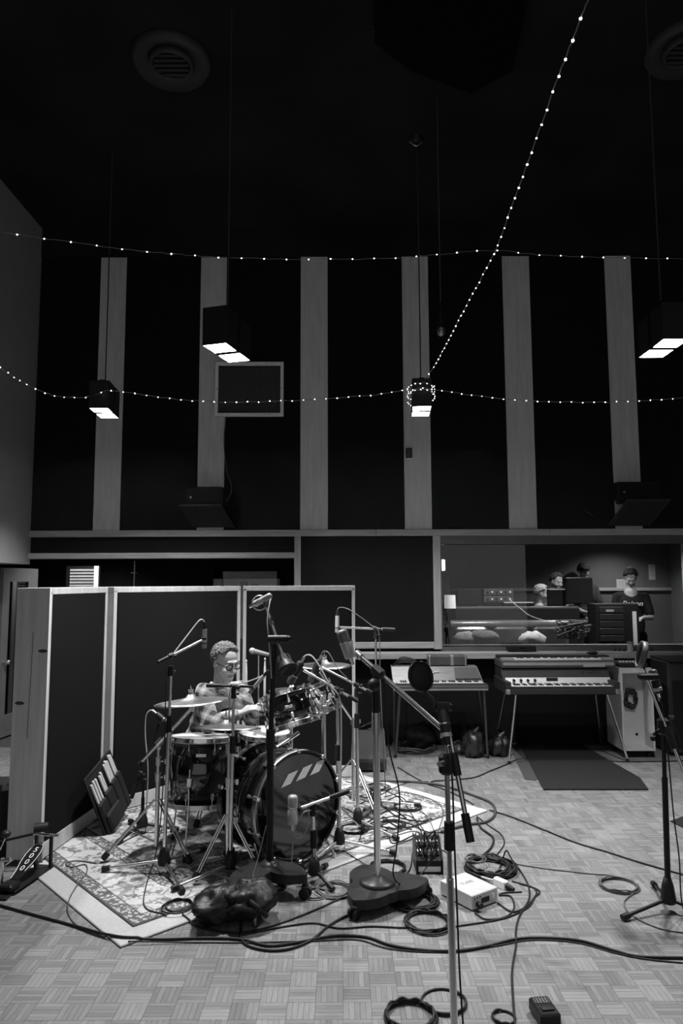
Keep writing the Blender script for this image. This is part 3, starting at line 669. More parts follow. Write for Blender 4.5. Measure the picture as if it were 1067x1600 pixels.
# floor tom
fc = P(312, 1255, 4.93); fax = Vector((0.02, 0.1, 1)).normalized(); FR = 0.199; FD = 0.415
fc = Vector((P(311, 1200, 4.84).x, 4.84, P(312, 1254, 4.84).z))
ft, MF = drum('floor_tom', 'deep black floor tom on three chrome legs', fc, fax, FR, FD, 8, HEADW, HEADW, roll=0.2)
for a in (-1.9, 0.25, 2.3):
    p = MF @ Vector((FR*1.06*math.cos(a), FR*1.06*math.sin(a), 0.12)); t = MF @ Vector((FR*1.06*math.cos(a), FR*1.06*math.sin(a), 0.24))
    ft_p = Vector((p.x, p.y, ZR+0.006)); lg = MB().cyl(t, p, 0.0065, n=8); d_ = (MF @ Vector((1.25*FR*math.cos(a), 1.25*FR*math.sin(a), 0)))
    ft_e = Vector((d_.x, d_.y, ZR+0.012)); lg.tube([p, p-Vector((0,0,0.08)), ft_e.lerp(p, 0.3), ft_e], 0.0065, 8); lo = lg.build('leg', CHR, ft)
    MB().cyl(ft_e+Vector((0,0,-0.012)), ft_e+Vector((0,0,0.035)), 0.016, 0.009, 10).build('rubber_foot', RUB, lo)
    MB().rbox((0,0,0), (0.035, 0.03, 0.06), 0.006, frame(MF @ Vector((FR*1.05*math.cos(a), FR*1.05*math.sin(a), 0.16)), fax)).build('leg_bracket', CHR, ft)
bd = Vector((0.0, -1, 0)); pb = MF @ Vector((0, 0, 0)); 
def badge(M, R, z, s, w=0.05, h=0.018):
    d = (CAM-M.translation); d = M.to_3x3().inverted() @ d; a = math.atan2(d.y, d.x)
    MB().rbox((R+0.001, 0, z), (0.003, w, h), 0.001, M @ Matrix.Rotation(a, 4, 'Z')).build('badge', NIK, s)
badge(MF, FR, FD*0.78, ft, 0.065, 0.02)
# rack toms
t1c = P(463, 1128, 4.93); t1a = Vector((-0.3, 0.2, 1)).normalized()
t1c = P(459, 1133, 4.93); rt1, M1 = drum('rack_tom', 'black rack tom tilted to the drummer over the bass drum', t1c, t1a, 0.168, 0.225, 8, HEADW, HEADW, roll=0.35)
badge(M1, 0.168, 0.12, rt1)
t2c = P(497, 1116, 5.32); t2a = Vector((-0.38, 0.12, 1)).normalized()
rt2, M2 = drum('rack_tom', 'smaller black rack tom tilted beside the tom mounting post', t2c, t2a, 0.152, 0.20, 8, HEADW, HEADW, roll=0.1)
# snare
sc_ = P(413, 1145, 5.22); sn, MS = drum('snare_drum', 'chrome snare drum with white coated head', sc_-Vector((0,0,0.14)), (0.02, -0.03, 1), 0.178, 0.14, 10, HEADW, HEADW, shell=mat('dark_steel_shell', 0.12, 0.25, 1.0))
# ---- stands with braced tripods
def tripod(s, b, top_z, leg_r, foot_r, hub_z, yaw, m=CHR, brace=True, double=True):
    for k in range(3):
        a = yaw+2*PI*k/3; e = Vector((b.x+foot_r*math.cos(a), b.y+foot_r*math.sin(a), 0)); e.z = gz(e.x, e.y)+0.028
        st = Vector((b.x+0.018*math.cos(a), b.y+0.018*math.sin(a), hub_z)); n = Vector((-math.sin(a), math.cos(a), 0))*0.011
        lg = MB()
        if double:
            lg.cyl(st+n, e+n, leg_r, n=6); lg.cyl(st-n, e-n, leg_r, n=6)
        else: lg.cyl(st, e, leg_r, n=8)
        lo = lg.build('leg', m, s)
        MB().rbox((0,0,0), (0.04, 0.034, 0.055), 0.008, frame(e+(st-e).normalized()*0.014, st-e)).build('rubber_foot', RUB, lo)
        if brace:
            mid = st.lerp(e, 0.52); lowp = Vector((b.x+0.015*math.cos(a), b.y+0.015*math.sin(a), hub_z*0.28))
            MB().cyl(mid, lowp, leg_r*0.85, n=6).build('brace', m, s)
def cymbal(c, axis, R, label, name='crash_cymbal', bell=0.16):
    s = thing(name, label, 'cymbal', tuple(c), 'cymbals of the kit'); M = frame(c, axis)
    h = R*0.13
    prof = [(0.004, h+0.022), (R*0.1, h+0.017), (R*bell, h), (R*0.4, h*0.62), (R*0.75, h*0.25), (R, 0.0), (R*0.997, -0.002), (R*0.75, h*0.25-0.002), (R*0.4, h*0.62-0.002), (R*bell, h-0.002), (0.004, h+0.02)]
    MB().lathe(prof, M, 64).build('plate', CYM, s)
    return s, M, h
def felt(s, M, h, up=0.055):
    MB().cyl(M @ Vector((0,0,h+0.02)), M @ Vector((0,0,h+0.035)), 0.017, n=12).build('felt', mat('grey_felt', 0.2, 0.9), s)
    b = MB().cyl(M @ Vector((0,0,h+0.035)), M @ Vector((0,0,h+0.05)), 0.008, n=8); b.box((0,0,h+0.045), (0.034, 0.006, 0.01), M); b.cyl(M @ Vector((0,0,h+0.05)), M @ Vector((0,0,h+0.075)), 0.004, n=6); b.build('wing_nut', CHR, s)
def clampb(s, p, r=0.02, axis=(0,0,1), h=0.05):
    A = Vector(axis).normalized(); b = MB().cyl(p-A*h/2, p+A*h/2, r, n=12); t = basis(A) @ Vector((1,0,0)); b.cyl(p, p+t*(r+0.03), 0.005, n=6); b.box((0,0,r+0.03), (0.012, 0.03, 0.018), frame(p, t)); b.build('clamp', CHR, s)
# crash on the left: boom stand
bL = G(247, 1338); bL = Vector((P(246, 1250, 4.72).x, 4.72, 0)); bL.z = gz(bL.x, bL.y)
cs1 = thing('cymbal_stand', 'chrome boom cymbal stand with braced tripod left of the floor tom', 'cymbal stand', tuple(bL), 'chrome cymbal stands')
jz = P(250, 1160, 4.72).z; jt = Vector((bL.x+0.02, 4.72, jz))
MB().cyl((bL.x, bL.y, bL.z+0.05), (bL.x, bL.y, 0.5), 0.0145, n=14).build('lower_tube', CHR, cs1)
MB().cyl((bL.x, bL.y, 0.48), (bL.x, bL.y, jz-0.02), 0.011, n=14).build('upper_tube', CHR, cs1)
for z in (0.5, jz-0.12): clampb(cs1, Vector((bL.x, bL.y, z)), 0.02)
crc = P(299, 1097, 4.68); cra = Vector((-0.07, 0.03, 1)).normalized()
ba, bb = P(222, 1190, 4.6), P(299, 1107, 4.68)
MB().cyl(ba, bb, 0.0105, n=12).build('boom_arm', CHR, cs1); MB().cyl(ba, ba.lerp(bb, -0.06), 0.013, n=10).build('boom_end', RUB, cs1)
clampb(cs1, ba.lerp(bb, 0.36), 0.024, bb-ba, 0.05); 
MB().cyl(Vector((bL.x, bL.y, jz-0.04)), ba.lerp(bb, 0.36), 0.012, n=10).build('tilter', CHR, cs1)
tripod(cs1, bL, jz, 0.006, 0.32, 0.36, 1.45)
sC, MC, hC = cymbal(crc, cra, 0.238, 'large bronze crash cymbal on the boom stand before the drummer')
MB().cyl(bb, MC @ Vector((0,0,hC+0.06)), 0.006, n=8).rbox((0,0,0), (0.03,0.02,0.04), 0.005, frame(bb, (0,0,1))).build('cymbal_tilter', CHR, cs1); felt(sC, MC, hC)
# ride on the straight stand by the floor tom
bR = Vector((P(357, 1250, 4.42).x, 4.42, 0)); bR.z = gz(bR.x, bR.y); rzt = P(352, 1137, 4.57).z
cs2 = thing('cymbal_stand', 'chrome straight cymbal stand between the floor tom and bass drum', 'cymbal stand', tuple(bR), 'chrome cymbal stands')
MB().cyl((bR.x, bR.y, bR.z+0.05), (bR.x, bR.y, 0.55), 0.0145, n=14).build('lower_tube', CHR, cs2)
MB().cyl((bR.x, bR.y, 0.53), (bR.x, bR.y, rzt-0.05), 0.011, n=14).build('upper_tube', CHR, cs2)
for z in (0.55, rzt-0.1, 0.33): clampb(cs2, Vector((bR.x, bR.y, z)), 0.021)
tripod(cs2, bR, 0, 0.006, 0.22, 0.36, -0.33)
rc_ = P(352, 1137, 4.57); sR, MRd, hR = cymbal(rc_, (0.02, 0.13, 1), 0.226, 'flat bronze ride cymbal above the floor tom', 'ride_cymbal'); felt(sR, MRd, hR)
MB().tube([(bR.x, bR.y, rzt-0.06), (bR.x, bR.y, rzt-0.02), MRd @ Vector((0,0,-0.02)), MRd @ Vector((0,0,hR+0.06))], 0.006, 8).build('cymbal_tilter', CHR, cs2)
# crash on the right with long boom
b3 = G(552, 1262); cs3 = thing('cymbal_stand', 'chrome boom cymbal stand behind the rack toms', 'cymbal stand', tuple(b3), 'chrome cymbal stands')
x3, y3 = b3.x, b3.y; j3 = P(557, 1127, y3); j3.x = x3
MB().cyl((x3, y3, b3.z+0.05), (x3, y3, 0.5), 0.0145, n=14).build('lower_tube', CHR, cs3); MB().cyl((x3, y3, 0.48), j3, 0.011, n=14).build('upper_tube', CHR, cs3)
tripod(cs3, b3, 0, 0.006, 0.3, 0.38, 1.1)
c3 = P(507, 1040, 5.45); e3 = P(500, 1050, 5.45)
MB().cyl(j3, e3, 0.0095, n=10).build('boom_arm', CHR, cs3); clampb(cs3, j3, 0.022)
s3, M3c, h3 = cymbal(c3, (0.0, -0.02, 1), 0.205, 'bronze crash cymbal above the rack toms'); MB().cyl(e3, M3c @ Vector((0,0,h3+0.06)), 0.006, n=8).build('cymbal_tilter', CHR, cs3); felt(s3, M3c, h3)
# hi-hat far side
bh = Vector((-0.4, 5.7, 0)); bh.z = gz(-0.4, 5.7); hz_ = 0.9
hs = thing('hi_hat_stand', 'chrome hi-hat stand standing beyond the snare drum', 'cymbal stand', tuple(bh))
MB().cyl((bh.x, bh.y, bh.z+0.05), (bh.x, bh.y, hz_-0.03), 0.012, n=12).build('tube', CHR, hs); MB().cyl((bh.x, bh.y, hz_-0.05), (bh.x, bh.y, P(466,1040,5.55).z), 0.0035, n=6).build('pull_rod', CHR, hs); tripod(hs, bh, 0, 0.006, 0.27, 0.32, 0.4)
for k, (z, sg) in enumerate(((hz_, 1), (hz_-0.004, -1))):
    cymbal(Vector((bh.x, bh.y, z+0.003)), (0, 0, sg), 0.178, ('upper' if sg > 0 else 'lower')+' bronze hi-hat cymbal beyond the snare drum', 'hi_hat_cymbal')
# tom stand: post with arm to the toms
b4 = G(507, 1282); b4 = Vector((P(506, 1180, 5.02).x, 5.02, 0)); b4.z = gz(b4.x, b4.y)
tsd = thing('tom_stand', 'chrome tom stand with ball clamps holding the rack toms', 'tom stand', tuple(b4))
zt4 = P(505, 1098, 5.02).z
MB().cyl((b4.x, b4.y, b4.z+0.05), (b4.x, b4.y, zt4), 0.0155, n=14).build('post', CHR, tsd); tripod(tsd, b4, 0, 0.006, 0.28, 0.3, 0.2)
for (px, py, d, r) in ((497,1082,5.0,0.02), (505,1090,5.0,0.022), (512,1098,5.0,0.017), (500,1103,4.97,0.022), (511,1110,5.0,0.02), (494,1096,4.95,0.018), (515,1088,5.02,0.013)):
    clampb(tsd, P(px, py, d), r, (random.uniform(-1,1), random.uniform(-1,1), random.uniform(-0.5,1)), 0.04)
for (a, b) in (((505,1095,5.02),(486,1108,4.95)), ((505,1088,5.02),(497,1100,5.1)), ((507,1110,5.02),(480,1125,4.9))):
    MB().cyl(P(*a), P(*b), 0.0095, n=10).build('tom_arm', CHR, tsd)
pp = P(466, 1145, 4.86); MB().cyl(pp, kf-kn*0.22+up*KR, 0.014, n=12).build('mount_post', CHR, kick)
# drum throne
dt = Vector((-0.98, 5.42, 0)); dt.z = gz(dt.x, dt.y)
th = thing('drum_throne', 'round black drum throne under the seated drummer', 'stool', tuple(dt))
MB().lathe([(0.001, 0.42), (0.17, 0.42), (0.185, 0.44), (0.185, 0.485), (0.16, 0.505), (0.001, 0.508)], T(dt.x, dt.y, dt.z), 32).build('seat', LEA, th)
MB().cyl(dt+Vector((0,0,0.05)), dt+Vector((0,0,0.42)), 0.016, n=12).build('post', CHR, th); tripod(th, dt, 0, 0.006, 0.25, 0.3, 0.3)
# sticks standing in the holder beyond the snare
for k, (px, py0, py1) in enumerate(((385, 1033, 1120), (414, 1030, 1112))):
    a, b = P(px-1, py1, 5.95), P(px, py0, 5.95); s = thing('drum_stick', ['pale wooden drum stick upright behind the drummer\'s hands', 'pale wooden drum stick upright next to the black boom stand'][k], 'drum stick', tuple(a))
    MB().cyl(a, a.lerp(b, 0.8), 0.0095, n=8).cyl(a.lerp(b, 0.8), b-Vector((0,0,0.015)), 0.0095, 0.005, 8).build('shaft', mat('stick_wood', 0.5, 0.5, var=0.1, scale=30), s); MB().sphere(b, (0.007,0.007,0.013), 8).build('tip', mat('stick_wood', 0.5), s)
sh = thing('stick_holder', 'black stick holder tube standing behind the snare drum', 'stick holder', tuple(P(400, 1112, 5.95)-Vector((0,0,0.02))))
zb = sh.location
MB().cyl((P(384,1112,5.95).x-0.03, 5.95, zb.z-0.02), (P(414,1112,5.95).x+0.03, 5.95, zb.z-0.02), 0.03, n=10).build('tray', BLKM, sh); MB().cyl((zb.x, 5.95, zb.z-0.02), (zb.x, 5.95, gz(zb.x, 5.95)+0.02), 0.011, n=10).build('post', CHR, sh); MB().cyl((zb.x, 5.95, gz(zb.x,5.95)), (zb.x, 5.95, gz(zb.x,5.95)+0.022), 0.09, n=24).build('base', BLK, sh)

# ================================================================== PEOPLE
def hand(b, wrist, tip, nrm, side, curl=0.6, spread=0.018):
    """palm and five bent fingers; nrm = back of the hand, side = thumb side"""
    w, t = Vector(wrist), Vector(tip); d = (t-w).normalized(); sd = Vector(side); sd = (sd-d*sd.dot(d)).normalized(); nr = sd.cross(d)
    if nr.dot(Vector(nrm)) < 0: nr = -nr
    L = 0.095
    for k in range(4):
        off = (1.5-k)*spread; b.cone(w+sd*off*0.6, w+d*L*0.95+sd*off, 0.016, 0.0135, 10)
        ln = [0.072, 0.08, 0.075, 0.058][k]; p = w+d*L+sd*off; dd = d.copy()
        for j, f in enumerate((0.45, 0.32, 0.25)):
            dd = (dd*math.cos(curl*(0.5+0.4*j)) - nr*math.sin(curl*(0.5+0.4*j))).normalized(); q = p+dd*ln*f
            b.cone(p, q, 0.0095-0.0008*j, 0.0088-0.0008*j, 8); p = q
    p = w+d*0.03+sd*0.03; q = p+(d*0.6+sd*0.8).normalized()*0.04; r = q+(d*0.9-nr*0.4).normalized()*0.035; b.cone(p, q, 0.014, 0.012, 8); b.cone(q, r, 0.0115, 0.009, 8)
    return b
def head_frame(c, look, tilt=0.0):
    y = Vector(look).normalized(); x = y.cross(Vector((0,0,1))).normalized(); z = x.cross(y)
    return Matrix.Translation(Vector(c)) @ Matrix((x, y, z)).transposed().to_4x4() @ Matrix.Rotation(tilt, 4, 'Y')
def head_geo(b, M, k=1.0):
    S = lambda c, r, R=None: b.sphere(Vector(c)*k, tuple(q*k for q in r), 20, M, R)
    S((0, -0.012, 0.035), (0.076, 0.095, 0.088)); S((0, 0.018, -0.02), (0.066, 0.076, 0.085)); S((0, 0.04, -0.085), (0.045, 0.046, 0.036)); S((0, 0.072, -0.1), (0.02, 0.018, 0.016))
    S((0, 0.083, 0.028), (0.05, 0.012, 0.011)); S((0.036, 0.062, -0.03), (0.026, 0.024, 0.022)); S((-0.036, 0.062, -0.03), (0.026, 0.024, 0.022))
    b.cone(M @ Vector((0, 0.088*k, 0.015*k)), M @ Vector((0, 0.108*k, -0.028*k)), 0.009*k, 0.0145*k, 10)
    for sx in (-1, 1):
        S((sx*0.011, 0.098, -0.032), (0.009, 0.01, 0.008)); S((sx*0.078, -0.008, 0.0), (0.009, 0.02, 0.033)); S((sx*0.03, 0.074, 0.004), (0.016, 0.012, 0.009))
    S((0, 0.083, -0.062), (0.025, 0.011, 0.006)); S((0, 0.081, -0.074), (0.022, 0.012, 0.007))
    return b
def hair_cap(M, k, vol=1.0, front=0.03, back=-0.05, fluff=0.006, seed=1):
    b = MB(); rr = random.Random(seed)
    n = 900
    for i in range(n):
        z = 1-(i+0.5)/n*1.35; a = i*2.39996; r = math.sqrt(max(0, 1-z*z)); d = Vector((r*math.cos(a), r*math.sin(a), z))
        p = Vector((d.x*0.08, d.y*0.1-0.012, d.z*0.093+0.035))
        if p.z < (front+0.055 if d.y > 0.55 else front if d.y > 0.1 else back): continue
        if abs(d.x) > 0.5 and d.y > -0.3 and p.z < (front+0.02 if d.y > 0.15 else 0.034): continue
        s = rr.uniform(0.8, 1.5)*fluff*2.0*vol
        q = p+d*rr.uniform(0, fluff); b.sphere(M @ (q*k), s*k, 6)
    return b
def person_head(s, M, k, skin=SKIN, hairm=None, hair=True, **kw):
    eb = MB()
    for sx in (-1, 1): eb.sphere(Vector((sx*0.03, 0.075, 0.008))*k, 0.0125*k, 12, M)
    return eb
# ---- the drummer
dd = 5.2
hd = P(352, 1035, 5.12); look = Vector((0.68, -0.66, -0.27)); MHd = head_frame(hd, look, 0.05); HK = 1.06
nb = P(345, 1078, 5.24); Rs, Ls = P(321, 1083, 5.08), P(373, 1078, 5.46)
Re, Le = P(326, 1133, 4.98), P(391, 1122, 5.42); Rw, Lw = P(374, 1115, 4.98), P(399, 1107, 5.2)
pel = Vector((-0.98, 5.40, 0.60)); fw_ = Vector((0.62, -0.78, 0)); rg = Vector((-0.78, -0.62, 0))
man = thing('person', 'drummer in plaid shirt and glasses bending over the snare drum', 'person', (pel.x, pel.y, ZR+0.5))
body = head_geo(MB(), MHd, HK)
body.cone(hd+MHd.to_3x3() @ Vector((0, -0.035, -0.05)), nb-Vector((0,0,0.02)), 0.05, 0.06)
body.cone(nb-Vector((0,0,0.05)), pel+Vector((0,0,0.12)), 0.11, 0.13)
body.cone(Rs, Re, 0.045, 0.038); body.cone(Re, Rw, 0.036, 0.028); body.cone(Ls, Le, 0.045, 0.038); body.cone(Le, Lw, 0.036, 0.028); body.cone(Rs, nb-Vector((0,0,.03)), 0.05, 0.06); body.cone(Ls, nb-Vector((0,0,.03)), 0.05, 0.06)
Rt = P(392, 1107, 4.97); Lt = P(413, 1098, 5.12)
hand(body, Rw, Rt, (0,-0.3,1), (0.2,1,0.4), 0.75); hand(body, Lw, Lt, (-0.3,0,1), (-0.6,-1,0.3), 0.6)
bd_ = remeshed(body, 0.0055, 3); bo = bd_.build('body', SKIN, man)
# clothing
sh_ = MB()
chest = nb.lerp(pel, 0.3); wst = nb.lerp(pel, 0.75)
R3 = Matrix((rg, fw_, Vector((0,0,1)))).transposed()
sh_.sphere(chest+Vector((0,0,-0.01)), (0.205, 0.135, 0.17), 20, None, R3); sh_.sphere(wst, (0.185, 0.15, 0.2), 20, None, R3); sh_.sphere(pel+Vector((0,0,0.03)), (0.2, 0.165, 0.14), 20, None, R3)
sh_.cone(Rs, Re, 0.074, 0.06); sh_.cone(Re, Re.lerp(Rw, 0.86), 0.06, 0.044); sh_.cone(Ls, Le, 0.074, 0.06); sh_.cone(Le, Le.lerp(Lw, 0.8), 0.058, 0.044)
sh_.cone(Rs, nb-Vector((0,0,.035)), 0.07, 0.08); sh_.cone(Ls, nb-Vector((0,0,.035)), 0.07, 0.08)
sm_ = remeshed(sh_, 0.009, 5)
for i, v in enumerate(sm_.v): sm_.v[i] = v+Vector((noise.noise(v*14), noise.noise(v*14+Vector((5,0,0))), noise.noise(v*14+Vector((0,7,0)))))*0.012
pm_ = bpy.data.materials.new('plaid_flannel'); pm_.use_nodes = True; N = NT(pm_); bs = pm_.node_tree.nodes['Principled BSDF']; bs.inputs['Roughness'].default_value = 0.9
tc = N.n('ShaderNodeTexCoord'); mp = N.n('ShaderNodeMapping'); mp.inputs['Rotation'].default_value = (0.25, -0.35, 0.65); N.l(tc.outputs['Object'], mp.inputs[0]); sx = N.n('ShaderNodeSeparateXYZ'); N.l(mp.outputs[0], sx.inputs[0])
def stripe(o, per, duty, ph=0.0): return N.math('LESS_THAN', N.math('FRACT', N.math('ADD', N.math('MULTIPLY', o, 1/per), ph)), duty)
a_ = N.math('ADD', stripe(sx.outputs[0], 0.075, 0.45), stripe(sx.outputs[2], 0.075, 0.45)); b_ = N.math('ADD', stripe(sx.outputs[0], 0.075, 0.07, 0.25), stripe(sx.outputs[2], 0.075, 0.07, 0.25))
v_ = N.math('SUBTRACT', 0.3, N.math('MULTIPLY', a_, 0.135)); v_ = N.math('ADD', v_, N.math('MULTIPLY', b_, 0.12)); nz = N.n('ShaderNodeTexNoise'); nz.inputs['Scale'].default_value = 200; N.l(tc.outputs['Object'], nz.inputs[0])
N.l(N.math('MULTIPLY', v_, N.math('ADD', 0.7, N.math('MULTIPLY', nz.outputs[0], 0.6))), bs.inputs['Base Color'])
so = sm_.build('plaid_shirt', pm_, man)
tee = MB().sphere(chest+fw_*0.06+Vector((0,0,-0.06)), (0.075, 0.085, 0.2), 18, None, R3); tee.sphere(nb+fw_*0.02+Vector((0,0,-0.03)), (0.085, 0.075, 0.045), 16, None, R3)
remeshed(tee, 0.009, 3).build('dark_tee', mat('dark_cotton', 0.015, 0.9, var=0.2, scale=60), man)
cl_ = MB()
for sg in (-1, 1):
    p = [nb-fw_*0.06+rg*0.045*sg+Vector((0,0,0.045)), nb+rg*0.085*sg+Vector((0,0,0.03)), nb+fw_*0.075+rg*0.07*sg+Vector((0,0,-0.03)), chest+fw_*0.1+rg*0.075*sg+Vector((0,0,0.06))]
    cl_.tube(p, 0.013, 8, 6)
cl_.build('collar', pm_, man)
tr_ = MB(); kn_r = pel+fw_*0.42+rg*0.04+Vector((0,0,-0.06)); kn_l = pel+fw_*0.16-rg*0.46+Vector((0,0,-0.09))
fr_ = Vector((kn_r.x+fw_.x*0.02, kn_r.y+fw_.y*0.02, 0.12)); fl_ = Vector((kn_l.x, kn_l.y, 0.12))
for a, kx, fx in ((pel+rg*0.09, kn_r, fr_), (pel-rg*0.09, kn_l, fl_)): tr_.cone(a, kx, 0.1, 0.07); tr_.cone(kx, fx, 0.068, 0.05)
tr_.sphere(pel, (0.19, 0.15, 0.1), 18, None, R3)
remeshed(tr_, 0.012, 4).build('jeans', mat('dark_denim', 0.03, 0.85, var=0.25, scale=50), man)
for fx in (fr_, fl_):
    q = Vector((fx.x, fx.y, ZR+0.005)); MB().sphere(q+fw_*0.06+Vector((0,0,0.04)), (0.045, 0.14, 0.04), 16, None, R3).sphere(q+Vector((0,0,0.07)), (0.045, 0.055, 0.06), 14, None, R3).build('shoe', LEA, man)
hair_cap(MHd, HK, 0.8, 0.062, -0.05, 0.0055).build('hair', mat('grey_hair', 0.08, 0.6, var=0.7, scale=60), man)
gls = MB()
for sx in (-1, 1):
    c = [Vector((sx*(0.033+0.026*math.cos(t)), 0.099-0.004*abs(math.cos(t)), 0.004+0.019*math.sin(t)))*HK for t in [2*PI*i/16 for i in range(17)]]
    gls.tube([MHd @ p for p in c], 0.0042, 6, raw=True); gls.tube([MHd @ (Vector(p)*HK) for p in ((sx*0.059, 0.096, 0.012), (sx*0.074, 0.06, 0.012), (sx*0.08, 0.0, 0.01))], 0.003, 6)
gls.tube([MHd @ (Vector(p)*HK) for p in ((-0.009, 0.103, 0.008), (0, 0.106, 0.011), (0.009, 0.103, 0.008))], 0.003, 6); go = gls.build('glasses', BLK, man)
ey = person_head(man, MHd, HK); ey.build('eyes', mat('eye_white', 0.5, 0.2), man)
bw = MB()
for sx in (-1, 1): bw.tube([MHd @ (Vector(p)*HK) for p in ((sx*0.012, 0.094, 0.031), (sx*0.032, 0.093, 0.036), (sx*0.055, 0.08, 0.03))], 0.0045, 6)
bw.build('eyebrows', mat('grey_hair', 0.2), man)
MB().tube([MHd @ (Vector(p)*HK) for p in ((-0.024, 0.086, -0.069), (0, 0.0945, -0.0675), (0.024, 0.086, -0.069))], 0.0028, 6).build('mouth', mat('lip_line', 0.12, 0.6), man)
# the drum key he is turning
dk_ = thing('drum_key', 'small chrome drum key held in the drummer\'s fingers', 'drum key', tuple(Lt+Vector((0.01,0,-0.04))))
MB().cyl(Lt+Vector((0.02,-0.02,-0.03)), Lt+Vector((0.03,-0.03,-0.06)), 0.006, n=8).cyl(Lt+Vector((0.0,-0.03,-0.03)), Lt+Vector((0.045,-0.01,-0.03)), 0.004, n=8).build('key', CHR, dk_)
# ================================================================== MICROPHONE STANDS
SG = 'microphone stands around the drums'
def clutch(s, p, m=BLKM, r=0.02, h=0.06, axis=(0,0,1), knob=(0.6,-0.8,0)):
    A = Vector(axis).normalized(); b = MB().cyl(p-A*h/2, p+A*h/2, r, r*0.85, 14); k = Vector(knob).normalized(); b.cyl(p, p+k*(r+0.02), 0.006, n=8); b.rbox((0,0,r+0.024), (0.03, 0.012, 0.014), 0.004, frame(p, k)); b.build('clutch', m, s)
def boom(s, a, b, piv, m=CHR, r=0.0075, grip=0.09, cm=BLKM):
    MB().cyl(a, b, r, n=10).build('boom_arm', m, s)
    if grip: MB().cyl(b.lerp(a, grip/(b-a).length), b, r*1.6, n=12).build('boom_grip', RUB, s)
    MB().rbox((0,0,0), (0.03, 0.034, 0.045), 0.008, frame(piv, b-a)).build('boom_clamp', cm, s)
    MB().cyl(piv, piv+Vector((0.03,-0.03,0)), 0.005, n=8).sphere(piv+Vector((0.035,-0.035,0)), 0.012, 8).build('boom_knob', cm, s)
def mic_stand(label, base, top, yaw, low=CHR, upm=CHR, r=0.012, leg=0.31, split=0.5, legm=CHR, hub=0.1, group=SG, grip=True):
    base = Vector(base); top = Vector(top); s = thing('microphone_stand', label, 'microphone stand', tuple(base), group)
    hb = base+Vector((0,0,0.045)); MB().lathe([(0.001, 0.0), (0.036, 0.0), (0.04, 0.02), (0.03, hub*0.7), (0.018, hub), (0.001, hub)], T(*hb), 18).build('hub', BLKM, s)
    mid = hb.lerp(top, split)
    MB().cyl(hb, mid, r, n=14).build('lower_tube', low, s); MB().cyl(mid, top, r*0.72, n=14).build('upper_tube', upm, s)
    if grip: MB().cyl(mid-(top-hb).normalized()*0.05, mid+(top-hb).normalized()*0.05, r*1.5, r*1.35, 14).build('grip', RUB, s)
    for k in range(3):
        a = yaw+2*PI*k/3; e = Vector((base.x+leg*math.cos(a), base.y+leg*math.sin(a), 0)); e.z = gz(e.x, e.y)+0.0195
        st = hb+Vector((0.03*math.cos(a), 0.03*math.sin(a), 0.015)); lo = MB().cyl(st, e, 0.0095, n=10).build('leg', legm, s)
        d = (e-st).normalized(); MB().cyl(e-d*0.035, e+d*0.012, 0.0165, n=12).build('rubber_foot', RUB, lo)
    return s
def base_at(px, py): return G(px, py)
# ---- microphones
MG = mat('mic_mesh', 0.3, 0.4, 0.3, var=0.35, scale=260); MSIL = mat('mic_satin_silver', 0.45, 0.35, 0.25)
def sdc(label, tip, tail, m=MSIL, r=0.0115):
    tip, tail = Vector(tip), Vector(tail); s = thing('pencil_microphone', label, 'microphone', tuple(min(tip, tail, key=lambda q: q.z)))
    MB().cyl(tail, tail.lerp(tip, 0.7), r, n=14).build('body', m, s); MB().cyl(tail.lerp(tip, 0.7), tail.lerp(tip, 0.76), r*0.8, n=14).build('neck_ring', BLK, s); MB().cyl(tail.lerp(tip, 0.76), tip, r, n=14).build('capsule', MG, s)
    MB().cyl(tail, tail+(tail-tip).normalized()*0.045, r*0.8, r*0.6, 12).build('plug', BLKM, s); return s
def ldc(label, bot, top, r=0.026, flat=0.8, bm=MSIL, gm_=MG):
    bot, top = Vector(bot), Vector(top); L = (top-bot).length; M = frame(bot, top-bot); s = thing('studio_microphone', label, 'microphone', tuple(bot))
    MB().lathe([(0.001, 0), (r*0.9, 0), (r, 0.006), (r, L*0.55), (r*0.97, L*0.56)], M, 24).build('body', bm, s)
    MB().lathe([(r*0.97, L*0.56), (r*0.99, L*0.9), (r*0.85, L*0.97), (r*0.5, L), (0.001, L)], M, 24).build('grille', gm_, s)
    MB().lathe([(r*1.02, L*0.54), (r*1.05, L*0.55), (r*1.05, L*0.575), (r*1.02, L*0.585)], M, 24, closed=True).build('band', CHR, s)
    MB().cyl(bot, M @ Vector((0,0,-0.04)), 0.011, 0.009, 12).build('plug', CHR, s); return s
def dyn(label, tip, tail, r=0.021):
    tip, tail = Vector(tip), Vector(tail); s = thing('tom_microphone', label, 'microphone', tuple(tip), 'black dynamic microphones over the toms'); L = (tip-tail).length; M = frame(tail, tip-tail)
    MB().lathe([(0.001,0),(r*0.75,0),(r*0.95,0.01),(r,L*0.3),(r,L*0.62)], M, 20).build('body', BLKM, s); MB().lathe([(r,L*0.62),(r*1.03,L*0.64),(r*1.03,L*0.92),(r*0.8,L*0.99),(0.001,L)], M, 20).build('grille', mat('dark_grille', 0.05, 0.5, 0.4, var=0.4, scale=250), s)
    MB().lathe([(r*1.02,L*0.6),(r*1.06,L*0.605),(r*1.06,L*0.64),(r*1.02,L*0.645)], M, 20, closed=True).build('band', NIK, s); MB().cyl(tail, M @ Vector((0,0,-0.035)), 0.01, n=10).build('plug', NIK, s); return s
